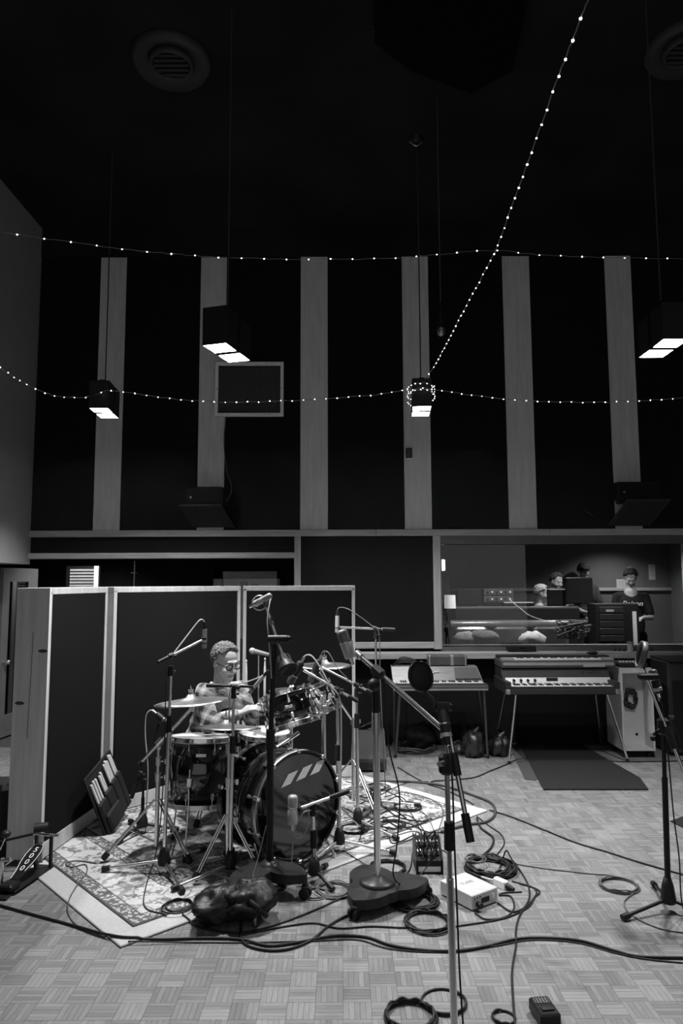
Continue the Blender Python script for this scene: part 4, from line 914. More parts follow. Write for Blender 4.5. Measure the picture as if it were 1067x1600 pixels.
# S1 left overhead
b = base_at(256, 1362); t = P(267, 1048, b.y); s = mic_stand('slim chrome tripod microphone stand holding a pencil microphone above the floor tom', b, t, 1.05, leg=0.36, split=0.72)
a, e = P(316, 1000, b.y+0.15), P(247, 1035, b.y-0.05); piv = a.lerp(e, 0.72); boom(s, a, e, piv); clutch(s, t); 
sdc('silver pencil microphone hanging upright over the floor tom side', P(319, 1013, b.y+0.16), P(319.5, 983, b.y+0.16), r=0.016); MB().rbox((0,0,0), (0.034,0.034,0.024), 0.006, frame(P(318.5, 998, b.y+0.16), (0,0,1))).build('mic_clip', BLKM, s)
S1b, S1piv = b, piv
# S2 floor tom mic stand
b = base_at(222, 1302); t = P(224, 1216, b.y); s = mic_stand('short black boom stand reaching up to the floor tom', b, t, 0.1, BLK, BLK, leg=0.24, legm=BLK, split=0.6, grip=False)
a, e = P(249, 1130, b.y), P(205, 1247, b.y-0.05); piv = a.lerp(e, 0.68); boom(s, a, e, piv, BLK, 0.009); clutch(s, t)
dyn('black microphone with a silver band aimed at the floor tom head', P(263, 1131, b.y-0.02), P(244, 1115, b.y)); S2b = b
# snare pencil mic stand
b = base_at(360, 1368); t = P(365, 1083, b.y); s = mic_stand('chrome tripod stand with black boom beside the ride cymbal', b, t, -0.4, leg=0.36, split=0.7)
a, e = P(395, 1073, b.y+0.06), P(322, 1071, b.y); piv = P(365, 1073, b.y); boom(s, a, e, piv, BLK, 0.008); clutch(s, t, r=0.017)
sdc('silver pencil microphone pointing down beside the drummer\'s wrist', P(389, 1083, b.y+0.07), P(412, 1056, b.y+0.07), r=0.0125); S3b = b
# S3 tall black boom stand with cast base
def star_base(s, c, arms, z, core):
    n = 96; vs = []; fs = []
    rad = []
    for i in range(n):
        t = 2*PI*i/n; r = core
        for a, L in arms:
            dlt = abs((t-a+PI) % (2*PI)-PI); r = max(r, core+(L-core)*max(0.0, 1-dlt/1.02)**1.05, L if dlt < 0.09 else 0)
        rad.append(r)
    K = 8
    for k in range(1, K+1):
        u = k/K
        for i in range(n):
            t = 2*PI*i/n; r = rad[i]*u; vs.append(c+Vector((r*math.cos(t), r*math.sin(t), z-0.022*(r/0.3)**1.2)))
    for i in range(n):
        t = 2*PI*i/n; vs.append(c+Vector((rad[i]*math.cos(t), rad[i]*math.sin(t), z-0.05-0.02*(rad[i]/0.3))))
    for k in range(K-1):
        for i in range(n): j = (i+1) % n; fs.append((k*n+i, k*n+j, (k+1)*n+j, (k+1)*n+i)[::-1])
    rim_v = vs[(K-1)*n:(K+1)*n]; vs = vs[:K*n]
    vs.append(c+Vector((0,0,z))); e = len(vs)-1
    for i in range(n): fs.append((e, i, (i+1) % n))
    lo = MB().add(vs, fs, True).add(rim_v, [(i, n+i, n+(i+1) % n, (i+1) % n) for i in range(n)], True).build('cast_base', CASTM, s)
    for a, L in arms:
        d = Vector((math.cos(a), math.sin(a), 0)); q = Vector((-d.y, d.x, 0)); p = c+d*(L*0.97); g = gz(p.x, p.y); cb = MB()
        for sg in (-1, 1): cb.cyl(Vector((p.x, p.y, g+0.03))+q*0.008*sg, Vector((p.x, p.y, g+0.03))+q*0.024*sg, 0.03, n=18)
        cb.cyl((p.x, p.y, g+0.03), (p.x, p.y, z-0.04), 0.01, n=10); cb.rbox((p.x, p.y, g+0.062), (0.04, 0.045, 0.02), 0.005); cb.build('caster', RUB, lo)
def leaf_leg(s, c, a, L, w, z, m, caster=True):
    d = Vector((math.cos(a), math.sin(a), 0)); n = Vector((-d.y, d.x, 0)); vs = []; K = 10; W = 6
    for i in range(K+1):
        u = i/K; ww = w*(1-0.45*u+0.25*math.sin(u*PI))*0.5; h = z-0.045*u*u
        for j in range(W+1):
            q = -1+2*j/W; vs.append(c+d*(L*u)+n*ww*q+Vector((0,0,h-0.03*q*q)))
    fs = [(i*(W+1)+j, (i+1)*(W+1)+j, (i+1)*(W+1)+j+1, i*(W+1)+j+1) for i in range(K) for j in range(W)]
    k = len(vs); vs += [v-Vector((0,0,0.012)) for v in vs]; fs2 = [tuple(q+k for q in f[::-1]) for f in fs]
    rim = [j for j in range(W+1)]+[i*(W+1)+W for i in range(1, K+1)]+[K*(W+1)+j for j in range(W-1, -1, -1)]+[i*(W+1) for i in range(K-1, 0, -1)]
    rf = [(rim[i], rim[(i+1) % len(rim)], rim[(i+1) % len(rim)]+k, rim[i]+k) for i in range(len(rim))]
    lo = MB().add(vs, fs+fs2+rf, True).build('base_leg', m, s)
    if caster:
        e = c+d*L*0.96; cb = MB(); g = gz(e.x, e.y)
        for q in (-1, 1): cb.cyl(e+n*(0.012*q)+Vector((0,0,g+0.034-c.z)), e+n*(0.03*q)+Vector((0,0,g+0.034-c.z)), 0.033, n=18)
        cb.cyl(e+Vector((0,0,g+0.04-c.z)), e+Vector((0,0,z-0.06)), 0.012, n=10).box((0,0,0), (0.07, 0.05, 0.02), T(e.x, e.y, c.z+g+0.075-c.z)); cb.build('caster', RUB, lo)
b = F(421, 1392); b = Vector((b.x, b.y, 0.0)); CASTM = mat('cast_iron', 0.022, 0.36, 0.0, var=0.2, scale=20)
s = thing('microphone_boom_stand', 'tall black boom stand on cast wheeled base weighed by leather bags', 'microphone stand', tuple(b)); S4b = b
star_base(s, b, ((-0.45, 0.24), (2.5, 0.16), (3.9, 0.28)), 0.15, 0.09)
MB().lathe([(0.001,0.12),(0.07,0.12),(0.06,0.15),(0.03,0.17),(0.001,0.17)], T(*b), 24).build('base_boss', CASTM, s)
t = P(429, 1003, b.y); MB().cyl(b+Vector((0,0,0.15)), b+Vector((0.0,0,0.85)), 0.0205, n=16).build('lower_tube', BLK, s); MB().cyl(b+Vector((0,0,0.83)), t, 0.015, n=16).build('upper_tube', BLK, s)
MB().cyl(b+Vector((0,0,0.8)), b+Vector((0,0,0.9)), 0.026, n=16).build('collar', BLKM, s)
a, e = P(412, 938, b.y+0.1), P(443, 1028, b.y-0.1); MB().cyl(a, e, 0.0095, n=12).build('boom_arm', NIK, s); MB().cyl(a.lerp(e, 0.3), a.lerp(e, 0.42), 0.017, 0.013, 12).build('boom_collar', NIK, s)
piv = a.lerp(e, 0.68); MB().cyl(piv+Vector((-0.05,0,0)), piv+Vector((0.06,0,0)), 0.022, n=14).sphere(piv+Vector((0.07,0,0)), 0.02, 10).build('pivot', BLKM, s); MB().cyl(t, piv, 0.018, n=10).build('pivot_post', BLKM, s)
dv_ = (e-a).normalized(); Mw = frame(e, dv_+Vector((0.1,-0.25,-0.05)))
MB().lathe([(0.001,-0.01),(0.03,-0.01),(0.034,0.015),(0.05,0.07),(0.056,0.085),(0.055,0.095),(0.045,0.095),(0.035,0.085),(0.001,0.08)], Mw, 24).build('counterweight', RUB, s)
for k in range(10): MB().box((0.036, 0, 0.02), (0.008, 0.012, 0.05), Mw @ Matrix.Rotation(k*PI/5, 4, 'Z')).build('counterweight_rib', RUB, s)
ldc('silver studio microphone lying in a wire cradle atop the tall black stand', P(398, 944, b.y+0.12), P(424, 930, b.y+0.08), 0.02)
cr_ = MB(); c = P(405, 942, b.y+0.1)
for q in (0, 0.03): cr_.tube([c+Vector((0.045*math.cos(k*PI/8), q, 0.045*math.sin(k*PI/8))) for k in range(17)], 0.003, 6, raw=True)
cr_.build('shock_cradle', NIK, s)
# S4 kick stand
b = base_at(491, 1378); t = P(489, 1266, b.y); s = mic_stand('low chrome stand with short boom before the bass drum', b, t, -0.9, leg=0.17, legm=CASTM, split=0.55, r=0.014); S5b = b
for k in range(3):
    pass
a, e = P(468, 1263, b.y-0.02), P(545, 1236, b.y+0.02); piv = P(489, 1256, b.y); boom(s, a, e, piv, CHR, 0.0095, 0.12); clutch(s, t); MB().rbox((0,0,0), (0.05,0.03,0.03), 0.008, frame(a, (1,0,0))).build('swivel_mount', BLKM, s)
ldc('silver and grey studio microphone standing upright before the bass drum head', P(457, 1287, b.y-0.03), P(457.5, 1242, b.y-0.03), 0.03)
# S5 chrome boom stand on wheeled cast base
b = F(590, 1412); s = thing('microphone_boom_stand', 'heavy chrome boom stand on triangular cast wheeled base', 'microphone stand', tuple(b)); S6b = b
star_base(s, b, ((-2.2, 0.23), (0.33, 0.3), (1.8, 0.31)), 0.115, 0.14)
MB().lathe([(0.001,0.09),(0.1,0.09),(0.1,0.118),(0.09,0.128),(0.05,0.136),(0.03,0.15),(0.001,0.15)], T(*b), 32).build('base_boss', CASTM, s)
z1 = P(589, 1130, b.y).z; t = P(589, 1062, b.y); t.x = b.x
MB().cyl(b+Vector((0,0,0.14)), Vector((b.x, b.y, z1)), 0.019, n=20).build('lower_tube', CHR, s); MB().cyl(Vector((b.x, b.y, z1-0.06)), Vector((b.x, b.y, z1+0.06)), 0.025, n=20).build('collar', CHR, s); MB().cyl(Vector((b.x,b.y,z1+0.06)), t+Vector((0,0,0.0)), 0.021, n=18).build('upper_tube', BLK, s)
a, e = P(557, 1020, b.y+0.08), P(692, 1140, b.y-0.35); MB().cyl(a, e, 0.0145, n=14).build('boom_arm', CHR, s); piv = a.lerp(e, 0.27)
MB().rbox((0,0,0), (0.05,0.055,0.09), 0.012, frame(piv, e-a)).build('pivot_clamp', BLKM, s); MB().sphere(P(584, 1070, b.y-0.06), 0.036, 14).build('pivot_knob', BLKM, s); MB().cyl(a, a.lerp(e, 0.06), 0.021, n=12).build('boom_collar', NIK, s); MB().cyl(t, piv, 0.024, n=12).build('pivot_post', BLKM, s)
ldc('large silver studio microphone in a wire yoke at the chrome boom tip', P(548, 1028, b.y+0.06), P(533, 984, b.y+0.06), 0.034, gm_=mat('worn_mesh', 0.16, 0.5, 0.5, var=0.5, scale=80))
yk = MB()
for q in (-1, 1): yk.tube([P(553, 1018, b.y+0.06), P(548-3*q, 1012-4*q, b.y+0.02*q+0.06), P(541-9*q, 1004+3*q, b.y+0.04*q+0.06)], 0.004, 6)
yk.build('wire_yoke', CHR, s)
# SA, SB tom mic stands
b = base_at(530, 1329); t = P(527, 1083, b.y); s = mic_stand('chrome tripod stand with boom over the nearer rack tom', b, t, -2.2, leg=0.36, split=0.6, r=0.015); SAb = b
a, e = P(474, 1047, b.y+0.05), P(559, 1096, b.y); piv = a.lerp(e, 0.62); boom(s, a, e, piv, CHR, 0.0085, 0.07); clutch(s, t, r=0.018); dyn('black tom microphone with its cable arching over the nearer rack tom', P(452, 1069, b.y+0.05), P(471, 1034, b.y+0.05), 0.026)
b = base_at(559, 1295); t = P(557, 1082, b.y); s = mic_stand('chrome tripod stand with boom over the farther rack tom', b, t, -0.7, leg=0.34, split=0.78, r=0.013); SBb = b
a, e = P(503, 1043, b.y+0.05), P(586, 1085, b.y); piv = a.lerp(e, 0.65); boom(s, a, e, piv, CHR, 0.0085, 0.07); clutch(s, t, r=0.018); dyn('black tom microphone below the crash cymbal beside the tom clamps', P(484, 1065, b.y+0.05), P(499, 1031, b.y+0.05), 0.024)
# S8 right overhead
b = base_at(588, 1264); t = P(587, 992, b.y); s = mic_stand('slim tripod stand with level boom behind the heavy chrome boom stand', b, t, 0.1, leg=0.33, split=0.6); S8b = b
a, e = P(531, 980, b.y), P(617, 984, b.y); piv = P(587, 983, b.y); boom(s, a, e, piv, CHR, 0.009, 0.1); clutch(s, t, r=0.017)
sdc('slim silver pencil microphone hanging upright from the level boom', P(526.5, 988, b.y), P(527, 962, b.y), r=0.016)
# talkback mic
b = Vector((P(404, 1100, 5.75).x, 5.75, 0)); b.z = gz(b.x, b.y); t = P(404, 1024, 5.75); s = mic_stand('thin straight stand with vocal microphone behind the drummer\'s hands', b, t, 0.5, BLK, NIK, 0.01, 0.15, legm=BLK, grip=False)
a, e = P(394, 1017, 5.75), P(420, 1023, 5.75); q = thing('vocal_microphone', 'vocal microphone lying level behind the drummer\'s shoulder', 'microphone', tuple(t+Vector((0,0,0.01)))); MB().sphere(a, 0.026, 16).build('grille', MG, q); MB().cyl(a.lerp(e,0.12), e, 0.022, 0.013, 14).build('body', mat('grey_mic_body', 0.15, 0.5), q)
# S6 foreground stand with pop filter
b = Vector((P(711, 1600, 2.5).x, 2.5, 0)); t = P(698, 1200, 2.5)
s = mic_stand('foreground black and chrome boom stand holding microphone and pop filter', b, t, -PI/2, leg=0.24, split=0.66, r=0.0125, grip=False); S7b = b
g1 = P(702, 1312, 2.5); MB().cyl(P(702.5, 1327, 2.5), P(701.5, 1284, 2.5), 0.019, 0.017, 16).build('grip', RUB, s)
a, e = P(694, 1103, 2.55), P(735, 1316, 2.42); MB().cyl(a, e, 0.0085, n=12).build('boom_arm', NIK, s); MB().cyl(e.lerp(a, 0.2), e, 0.0145, n=14).build('boom_grip', RUB, s); MB().cyl(a.lerp(e, 0.36), a.lerp(e, 0.53), 0.0145, n=14).build('boom_sleeve', BLKM, s)
piv = a.lerp(e, 0.41); MB().rbox((0,0,0), (0.05,0.04,0.07), 0.01, frame(P(697,1194,2.5),(0,0,1))).build('clutch', BLKM, s); MB().cyl(P(697,1192,2.49), P(686,1194,2.42), 0.012, 0.008, 10).build('clutch_knob', CHR, s)
ldc('dark studio microphone with silver collar on the foreground boom', P(700, 1164, 2.52), P(690, 1104, 2.55), 0.019, bm=mat('dark_mic_body', 0.02, 0.45), gm_=mat('dark_grille', 0.05)); 
o = MB().cyl(P(697.5,1152,2.515), P(696.5,1146,2.52), 0.0205, n=18).build('mic_collar', MSIL, s); MB().rbox((0,0,0), (0.065,0.04,0.03), 0.008, frame(P(692, 1104, 2.55), (0,0,1))).build('shock_mount', BLKM, s)
pc = P(657, 1057, 2.62); pf = thing('pop_filter', 'round dark mesh pop filter on a gooseneck above the foreground stand', 'pop filter', tuple(pc-Vector((0,0,0.05))))
PFM = mat('pop_mesh', 0.02, 0.9); Mp = frame(pc, (0.55, -0.8, 0.25)); MB().lathe([(0.001, 0.0), (0.052, 0.0), (0.052, 0.003), (0.001, 0.003)], Mp, 32).build('mesh_disc', PFM, pf); MB().lathe([(0.051,-0.004),(0.056,-0.004),(0.056,0.007),(0.051,0.007)], Mp, 32, closed=True).build('rim', BLK, pf)
MB().tube([pc+Vector((0.02,0,-0.05)), P(668,1084,2.6), P(676,1092,2.58), P(679,1101,2.57), P(690,1106,2.55)], 0.0045, 8).build('gooseneck', BLK, pf)
# S7 right stand
b = F(1045, 1424); t = P(1036, 1140, b.y); s = mic_stand('black boom stand with tripod feet and headphones-shaped pop filter at its tip', b, t, 3.5, BLK, BLK, 0.0155, 0.3, legm=BLK, split=0.72, hub=0.13, grip=False); S9b = b
s['label'] = 'black boom stand on tripod feet with white bottle cap shape behind it'; s['label'] = 'black tripod boom stand placed apart near the dark felt mat'
a, e = P(1010, 1060, b.y+0.05), P(1072, 1215, b.y-0.1); MB().cyl(a, e, 0.0095, n=12).build('boom_arm', NIK, s); MB().cyl(a.lerp(e, 0.5), a.lerp(e, 0.72), 0.018, n=14).build('boom_sleeve', BLKM, s); MB().rbox((0,0,0), (0.06,0.05,0.09), 0.012, frame(P(1036,1135,b.y),(0,0,1))).build('clutch', BLKM, s)
MB().cyl(P(1030,1140,b.y-0.03), P(1021,1148,b.y-0.05), 0.008, n=8).sphere(P(1020,1154,b.y-0.06), 0.015, 10).build('clutch_knob', BLK, s)
ldc('dark studio microphone hanging under its mount on the lone black stand', P(1029, 1084, b.y+0.05), P(1019, 1046, b.y+0.08), 0.024, bm=mat('dark_mic_body', 0.02), gm_=mat('dark_grille', 0.05)); MB().cyl(P(1027.5,1079,b.y+0.05), P(1026,1074,b.y+0.05), 0.0255, n=18).build('mic_collar', MSIL, s); MB().rbox((0,0,0), (0.11,0.05,0.035), 0.008, frame(P(1013,1057,b.y+0.05),(0,0,1))).build('shock_mount', BLKM, s)
pc = P(1003, 1023, b.y+0.15); pf = thing('pop_filter', 'dark pop filter seen nearly edge on above the lone black stand', 'pop filter', tuple(pc-Vector((0,0,0.07)))); Mp = frame(pc, (-0.93, 0.2, 0.25))
MB().lathe([(0.001,0),(0.072,0),(0.072,0.004),(0.001,0.004)], Mp, 32).build('mesh_disc', PFM, pf); MB().lathe([(0.07,-0.012),(0.078,-0.012),(0.078,0.018),(0.07,0.018)], Mp, 32, closed=True).build('rim', mat('grey_rim', 0.1, 0.4), pf)
MB().tube([pc-Vector((0,0,0.07)), P(1008,1046,b.y+0.12), P(1013,1056,b.y+0.06)], 0.006, 8).build('gooseneck', BLK, pf)

# ================================================================== LEATHER SANDBAGS, PEDAL, STICK BAG
def lump(c, size, R=None, seed=0, amp=0.16, n=28, flat=True, freq=2.6):
    b = MB().sphere((0,0,0), 1.0, n); off = Vector((seed*3.7, seed*1.3, 0))
    for i, v in enumerate(b.v):
        k = 1+amp*noise.noise(v*freq+off)+amp*0.6*abs(noise.noise(v*freq*2.2+off))-amp*0.55*max(0.0, 1-abs(noise.noise(Vector((v.x*2.2, v.y*2.2, v.z*1.2))*freq*0.9+off*1.7))*5)
        q = Vector((v.x*size[0]*k, v.y*size[1]*k, v.z*size[2]*k))
        if R is not None: q = R @ q
        q += Vector(c); 
        if flat: q.z = max(q.z, gz(q.x, q.y)+0.003)
        b.v[i] = q
    return b
R_ = Matrix.Rotation(0.85, 3, 'Z')
sb = thing('leather_sandbag', 'black leather sandbag slumped over the cast base of the tall stand', 'sandbag', tuple(F(360, 1420)))
c = F(352, 1452); c = Vector((F(350,1440).x, F(350,1440).y, 0)); lump(Vector((c.x, c.y+0.04, 0.085)), (0.2, 0.125, 0.095), R_, 1, 0.22, 48, True, 1.7).build('pouch', LEA, sb)
c2 = P(391, 1382, 3.86); lump(Vector((c2.x, c2.y, 0.115)), (0.15, 0.12, 0.085), R_, 4, 0.22, 48, True, 1.7).build('pouch', LEA, sb)
MB().tube([(c.x-0.1, c.y+0.14, 0.1), (c.x-0.02, c.y+0.12, 0.165), (c2.x+0.0, c2.y-0.1, 0.15), (c2.x+0.1, c2.y-0.1, 0.07)], 0.014, 8).build('strap', LEA, sb)
tb = F(398, 1450); MB().rbox((tb.x, tb.y, 0.045), (0.016, 0.012, 0.07), 0.004).build('buckle', NIK, sb)
# bass drum pedal
hp, tp = F(14, 1396), F(67, 1366); dv = tp-hp; L = 0.34; an = math.atan2(dv.y, dv.x)+0.12; Mp = T(hp.x, hp.y, 0.0125) @ rz(an)
pd = thing('bass_drum_pedal', 'black double bass pedal with white numbers on its footboard', 'drum pedal', tuple(hp))
MB().rbox((L/2, 0, 0.006), (L+0.04, 0.11, 0.008), 0.002, Mp).build('base_plate', BLK, pd)
MB().rbox((0.0, 0, 0.028), (0.09, 0.085, 0.035), 0.008, Mp).build('heel', BLK, pd)
tilt = 0.42; Mf = Mp @ T(0.045, 0, 0.04) @ Matrix.Rotation(-tilt, 4, 'Y')
foot = [(0, -0.026), (0.06, -0.03), (0.13, -0.043), (0.2, -0.045), (0.26, -0.03), (0.27, 0), (0.26, 0.03), (0.2, 0.045), (0.13, 0.043), (0.06, 0.03), (0, 0.026)]
MB().prism(foot, 0.008, Mf).build('footboard', BLK, pd)
bd2 = MB().tube([Mf @ Vector((x*0.97+0.004, y*0.93, 0.0095)) for x, y in foot[1:]], 0.002, 5, 4); bd2.build('footboard_outline', WHT, pd)
for k, ch in enumerate('5000'): text_mb(ch, 0.052, Mf @ T(0.222-0.047*k, 0, 0.0092) @ rz(-PI/2)).build('footboard_number', WHT, pd)
ps = L-0.015; MB().box((ps, -0.05, 0.1), (0.02, 0.014, 0.19), Mp).build('post', BLK, pd); MB().box((ps, 0.05, 0.1), (0.02, 0.014, 0.19), Mp).build('post', BLK, pd)
sa, se = Mp @ Vector((ps, -0.1, 0.2)), Mp @ Vector((ps-0.1, 0.42, 0.13)); MB().cyl(sa, Mp @ Vector((ps, 0.07, 0.2)), 0.009, n=10).build('axle', CHR, pd); MB().cyl(Mp @ Vector((ps, 0.07, 0.2)), se, 0.0075, n=10).build('drive_shaft', BLK, pd)
bt = Mp @ Vector((ps-0.02, 0.0, 0.25)); MB().cyl(Mp @ Vector((ps, 0.0, 0.2)), bt, 0.0045, n=8).build('beater_rod', CHR, pd); MB().cyl(bt+Vector((-0.045,-0.02,0.0)), bt+Vector((0.03,0.01,0.0)), 0.028, n=18).build('beater', BLKM, pd)
MB().cyl(Mp @ Vector((ps, 0.06, 0.02)), Mp @ Vector((ps, 0.06, 0.17)), 0.011, n=10).build('spring', CHR, pd); MB().box((0.3, 0, 0.1), (0.015, 0.02, 0.15), Mp @ T(0,0,0.02)).build('chain', NIK, pd)
p2 = thing('pedal_beater_unit', 'slave pedal half with round black beater at the screen\'s foot', 'drum pedal', tuple(F(2, 1392))); q = p2.location
MB().cyl(P(1, 1395, q.y)+Vector((0,0,0.01)), P(4, 1340, q.y), 0.01, n=10).build('post', CHR, p2); MB().cyl(P(0, 1345, q.y), P(16, 1343, q.y), 0.012, n=10).build('axle', CHR, p2); MB().cyl(P(0, 1328, q.y+0.02), P(8, 1310, q.y+0.02), 0.004, n=8).build('beater_rod', CHR, p2); MB().sphere(P(9, 1303, q.y+0.02), (0.03,0.03,0.022), 14).build('beater', BLKM, p2); MB().rbox((q.x+0.02, q.y-0.02, 0.008), (0.14, 0.22, 0.012), 0.003).build('base_plate', BLK, p2)
# stick bag leaning on the first screen
A, B_, Cc, D_ = PX(124, 1222, -1.80), PX(164, 1182, -1.77), G(189, 1280), G(166, 1297)
wv = (B_-A); hv = (A-D_); bw_, bh_ = wv.length, hv.length
ux = (Cc-D_).normalized(); uy = ((A+B_)/2-(Cc+D_)/2).normalized(); ux = (ux-uy*ux.dot(uy)).normalized(); uz = ux.cross(uy)
MBg = Matrix.Translation((Cc+D_)/2) @ Matrix((ux, uy, uz)).transposed().to_4x4()
if uz.x < 0: MBg = Matrix.Translation((Cc+D_)/2) @ Matrix((ux, uy, -uz)).transposed().to_4x4()
MBg = T(0.02, 0, 0.022) @ MBg
bgw, bgh = max(wv.length, 0.4), ((A+B_)/2-(Cc+D_)/2).length
bg = thing('stick_bag', 'open black drumstick bag full of pale sticks leaning on the screen', 'stick bag', tuple((Cc+D_)/2)); BAGM = mat('black_nylon', 0.012, 0.6, var=0.3, scale=60, bump=0.2, bscale=40)
MB().rbox((0, bgh/2+0.012, 0.008), (bgw, bgh-0.01, 0.016), 0.007, MBg).build('back_flap', BAGM, bg)
MB().tube([MBg @ Vector((x, y, 0.016)) for x, y in ((-bgw/2, 0.03), (-bgw/2, bgh), (bgw/2, bgh), (bgw/2, 0.03))], 0.007, 8, raw=True).build('piping', BAGM, bg)
for k, (x0, x1, h) in enumerate(((-bgw*0.48, -bgw*0.2, 0.52), (-bgw*0.19, bgw*0.08, 0.56), (bgw*0.09, bgw*0.3, 0.6), (bgw*0.31, bgw*0.48, 0.62))):
    MB().rbox(((x0+x1)/2, bgh*h/2+0.015, 0.034), (x1-x0, bgh*h, 0.034), 0.012, MBg).build('pocket', BAGM, bg)
MB().rbox((-bgw*0.2, bgh*0.2, 0.06), (bgw*0.5, bgh*0.3, 0.03), 0.013, MBg).build('front_pouch', BAGM, bg)
SW = mat('stick_wood', 0.5)
for k, (x, y0, y1) in enumerate(((-0.42, 0.45, 0.86), (-0.34, 0.45, 0.88), (-0.26, 0.45, 0.87), (-0.12, 0.5, 0.85), (-0.06, 0.5, 0.88), (0.12, 0.55, 0.92), (0.18, 0.55, 0.95), (0.24, 0.55, 0.92), (0.34, 0.58, 0.97), (0.40, 0.58, 0.95))):
    a, b = MBg @ Vector((x*bgw, y0*bgh, 0.03)), MBg @ Vector((x*bgw, y1*bgh, 0.026)); d = thing('drum_stick', 'pale wooden drum stick standing in the open stick bag', 'drum stick', tuple(a), 'sticks in the stick bag')
    MB().cyl(a, b, 0.0105, n=8).sphere(b, 0.0105, 8).build('shaft', SW, d)
bc = thing('black_case', 'black upright instrument case beside the plywood end board', 'case', tuple(F(-25, 1350))); q = bc.location
MB().rbox((q.x, q.y+0.12, 0.245), (0.26, 0.26, 0.46), 0.03).build('shell', BAGM, bc); MB().tube([(q.x-0.05, q.y-0.02, 0.3), (q.x, q.y-0.045, 0.31), (q.x+0.05, q.y-0.02, 0.3)], 0.01, 8).build('handle', BLK, bc)
bo_ = F(20, 1180); 
# ================================================================== BOXES ON THE FLOOR
def Fz(px, py, z): return F(px, py, z)
# silver DI box
a, b, c, d = F(688, 1388+26), F(738, 1425), F(778, 1410), F(728, 1376+18)
ctr = (a+b+c+d)/4; ex = (c-b); W1 = ex.length; ang_ = math.atan2(ex.y, ex.x); Dp = (a-b).length
Mb = T(b.x, b.y, 0) @ rz(ang_); DZ = 0.075
db_ = thing('power_supply_box', 'silver metal box with small socket and switch among the cable coils', 'box', tuple(b))
Dp = 0.25; MB().rbox((W1/2, Dp/2, DZ/2+0.006), (W1, Dp, DZ), 0.004, Mb).build('casing', mat('silver_box_paint', 0.5, 0.4, 0.2, var=0.06, scale=20), db_)
text_mb('TUBE', 0.038, Mb @ T(W1/2, Dp*0.55, DZ+0.0065)).build('box_lettering', mat('grey_print', 0.2, 0.6), db_)
MB().box((W1*0.5, -0.001, 0.04), (W1*0.3, 0.004, 0.026), Mb).build('display', BLKM, db_); MB().box((W1*0.8, -0.001, 0.045), (0.014, 0.006, 0.026), Mb).build('switch', WHT, db_); MB().cyl(Mb @ Vector((W1*0.2, 0, 0.03)), Mb @ Vector((W1*0.2, -0.03, 0.03)), 0.015, n=12).build('plug', BLKM, db_)
for x in (0.1, 0.2, 0.3): MB().box((W1*x, -0.001, 0.063), (0.007, 0.003, 0.007), Mb).build('indicator', BLKM, db_)
for x, y in ((0.02,0.02),(W1-0.02,0.02),(0.02,Dp-0.02),(W1-0.02,Dp-0.02)): MB().cyl(Mb @ Vector((x,y,0)), Mb @ Vector((x,y,0.007)), 0.01, n=10).build('foot', RUB, db_)
# stage box with plugs
e0, e1 = F(652, 1366), F(692, 1370); W2 = e1.x-e0.x; sbx = thing('stage_box', 'black wedge stage box bristling with silver cable plugs', 'stage box', tuple(e0))
y0 = e0.y; prof = [(0, 0), (0.2, 0), (0.2, 0.155), (0.13, 0.155), (0, 0.075)]
Mx = Matrix.Translation(Vector((e0.x, y0, 0.002))) @ Matrix(((0,0,1),(1,0,0),(0,1,0))).to_4x4()
MB().prism(prof, W2, Mx).build('casing', BLK, sbx); MB().box((e0.x+W2/2, y0-0.001, 0.03), (W2*0.9, 0.004, 0.03)).build('label_plate', NIK, sbx)
for sx in (-0.004, W2+0.004): MB().prism([(-0.01,0),(0.21,0),(0.21,0.17),(0.12,0.17),(-0.01,0.085)], 0.006, Matrix.Translation(Vector((e0.x+sx-0.003, y0, 0.001))) @ Matrix(((0,0,1),(1,0,0),(0,1,0))).to_4x4()).build('side_cheek', BLK, sbx)
plugs = []
for r_ in range(2):
    for k in range(4):
        x = e0.x+W2*(0.14+0.24*k); y = y0+0.04+0.055*r_; z = 0.075+0.08*(0.04+0.055*r_)/0.13
        n_ = Vector((random.uniform(-0.2,0.2), -0.55, 0.85)).normalized(); p = Vector((x, y, z)); MB().cyl(p, p+n_*0.012, 0.014, n=12).build('socket', BLKM, sbx)
        pl_ = MB().cyl(p+n_*0.012, p+n_*0.042, 0.0105, n=10); pl_.build('cable_plug', NIK, sbx); MB().cyl(p+n_*0.042, p+n_*0.062, 0.008, 0.005, 8).build('plug_boot', BLKM, sbx); plugs.append((p+n_*0.06, n_))
# inline connector and small pedal box
a, b = F(773, 1382), F(792, 1390); il = thing('inline_connector', 'white inline power connector joining two black cords', 'connector', tuple(a)); dv = b-a
MB().rbox((0,0,0), (0.036, 0.05, dv.length), 0.006, frame((a+b)/2+Vector((0,0,0.02)), dv)).build('body', WHT, il); MB().cyl(b+Vector((0,0,0.02)), b+dv.normalized()*0.05+Vector((0,0,0.016)), 0.017, 0.01, 12).build('strain_relief', BLKM, il); MB().cyl(a+Vector((0,0,0.02)), a-dv.normalized()*0.1+Vector((0,0,0.012)), 0.009, 0.006, 10).build('plug', CHR, il)
a = F(856, 1600); px_ = thing('effect_pedal', 'small black effects box on the open parquet', 'pedal', tuple(a)); Mq = T(a.x, a.y, 0) @ rz(0.12)
MB().rbox((0, 0.03, 0.029), (0.085, 0.13, 0.05), 0.006, Mq).build('casing', BLK, px_); MB().box((0, 0.06, 0.0555), (0.06, 0.035, 0.003), Mq).build('top_plate', NIK, px_)
for k in range(5): MB().box((-0.024+0.012*k, 0.06, 0.058), (0.005, 0.03, 0.003), Mq).build('slider', BLKM, px_)
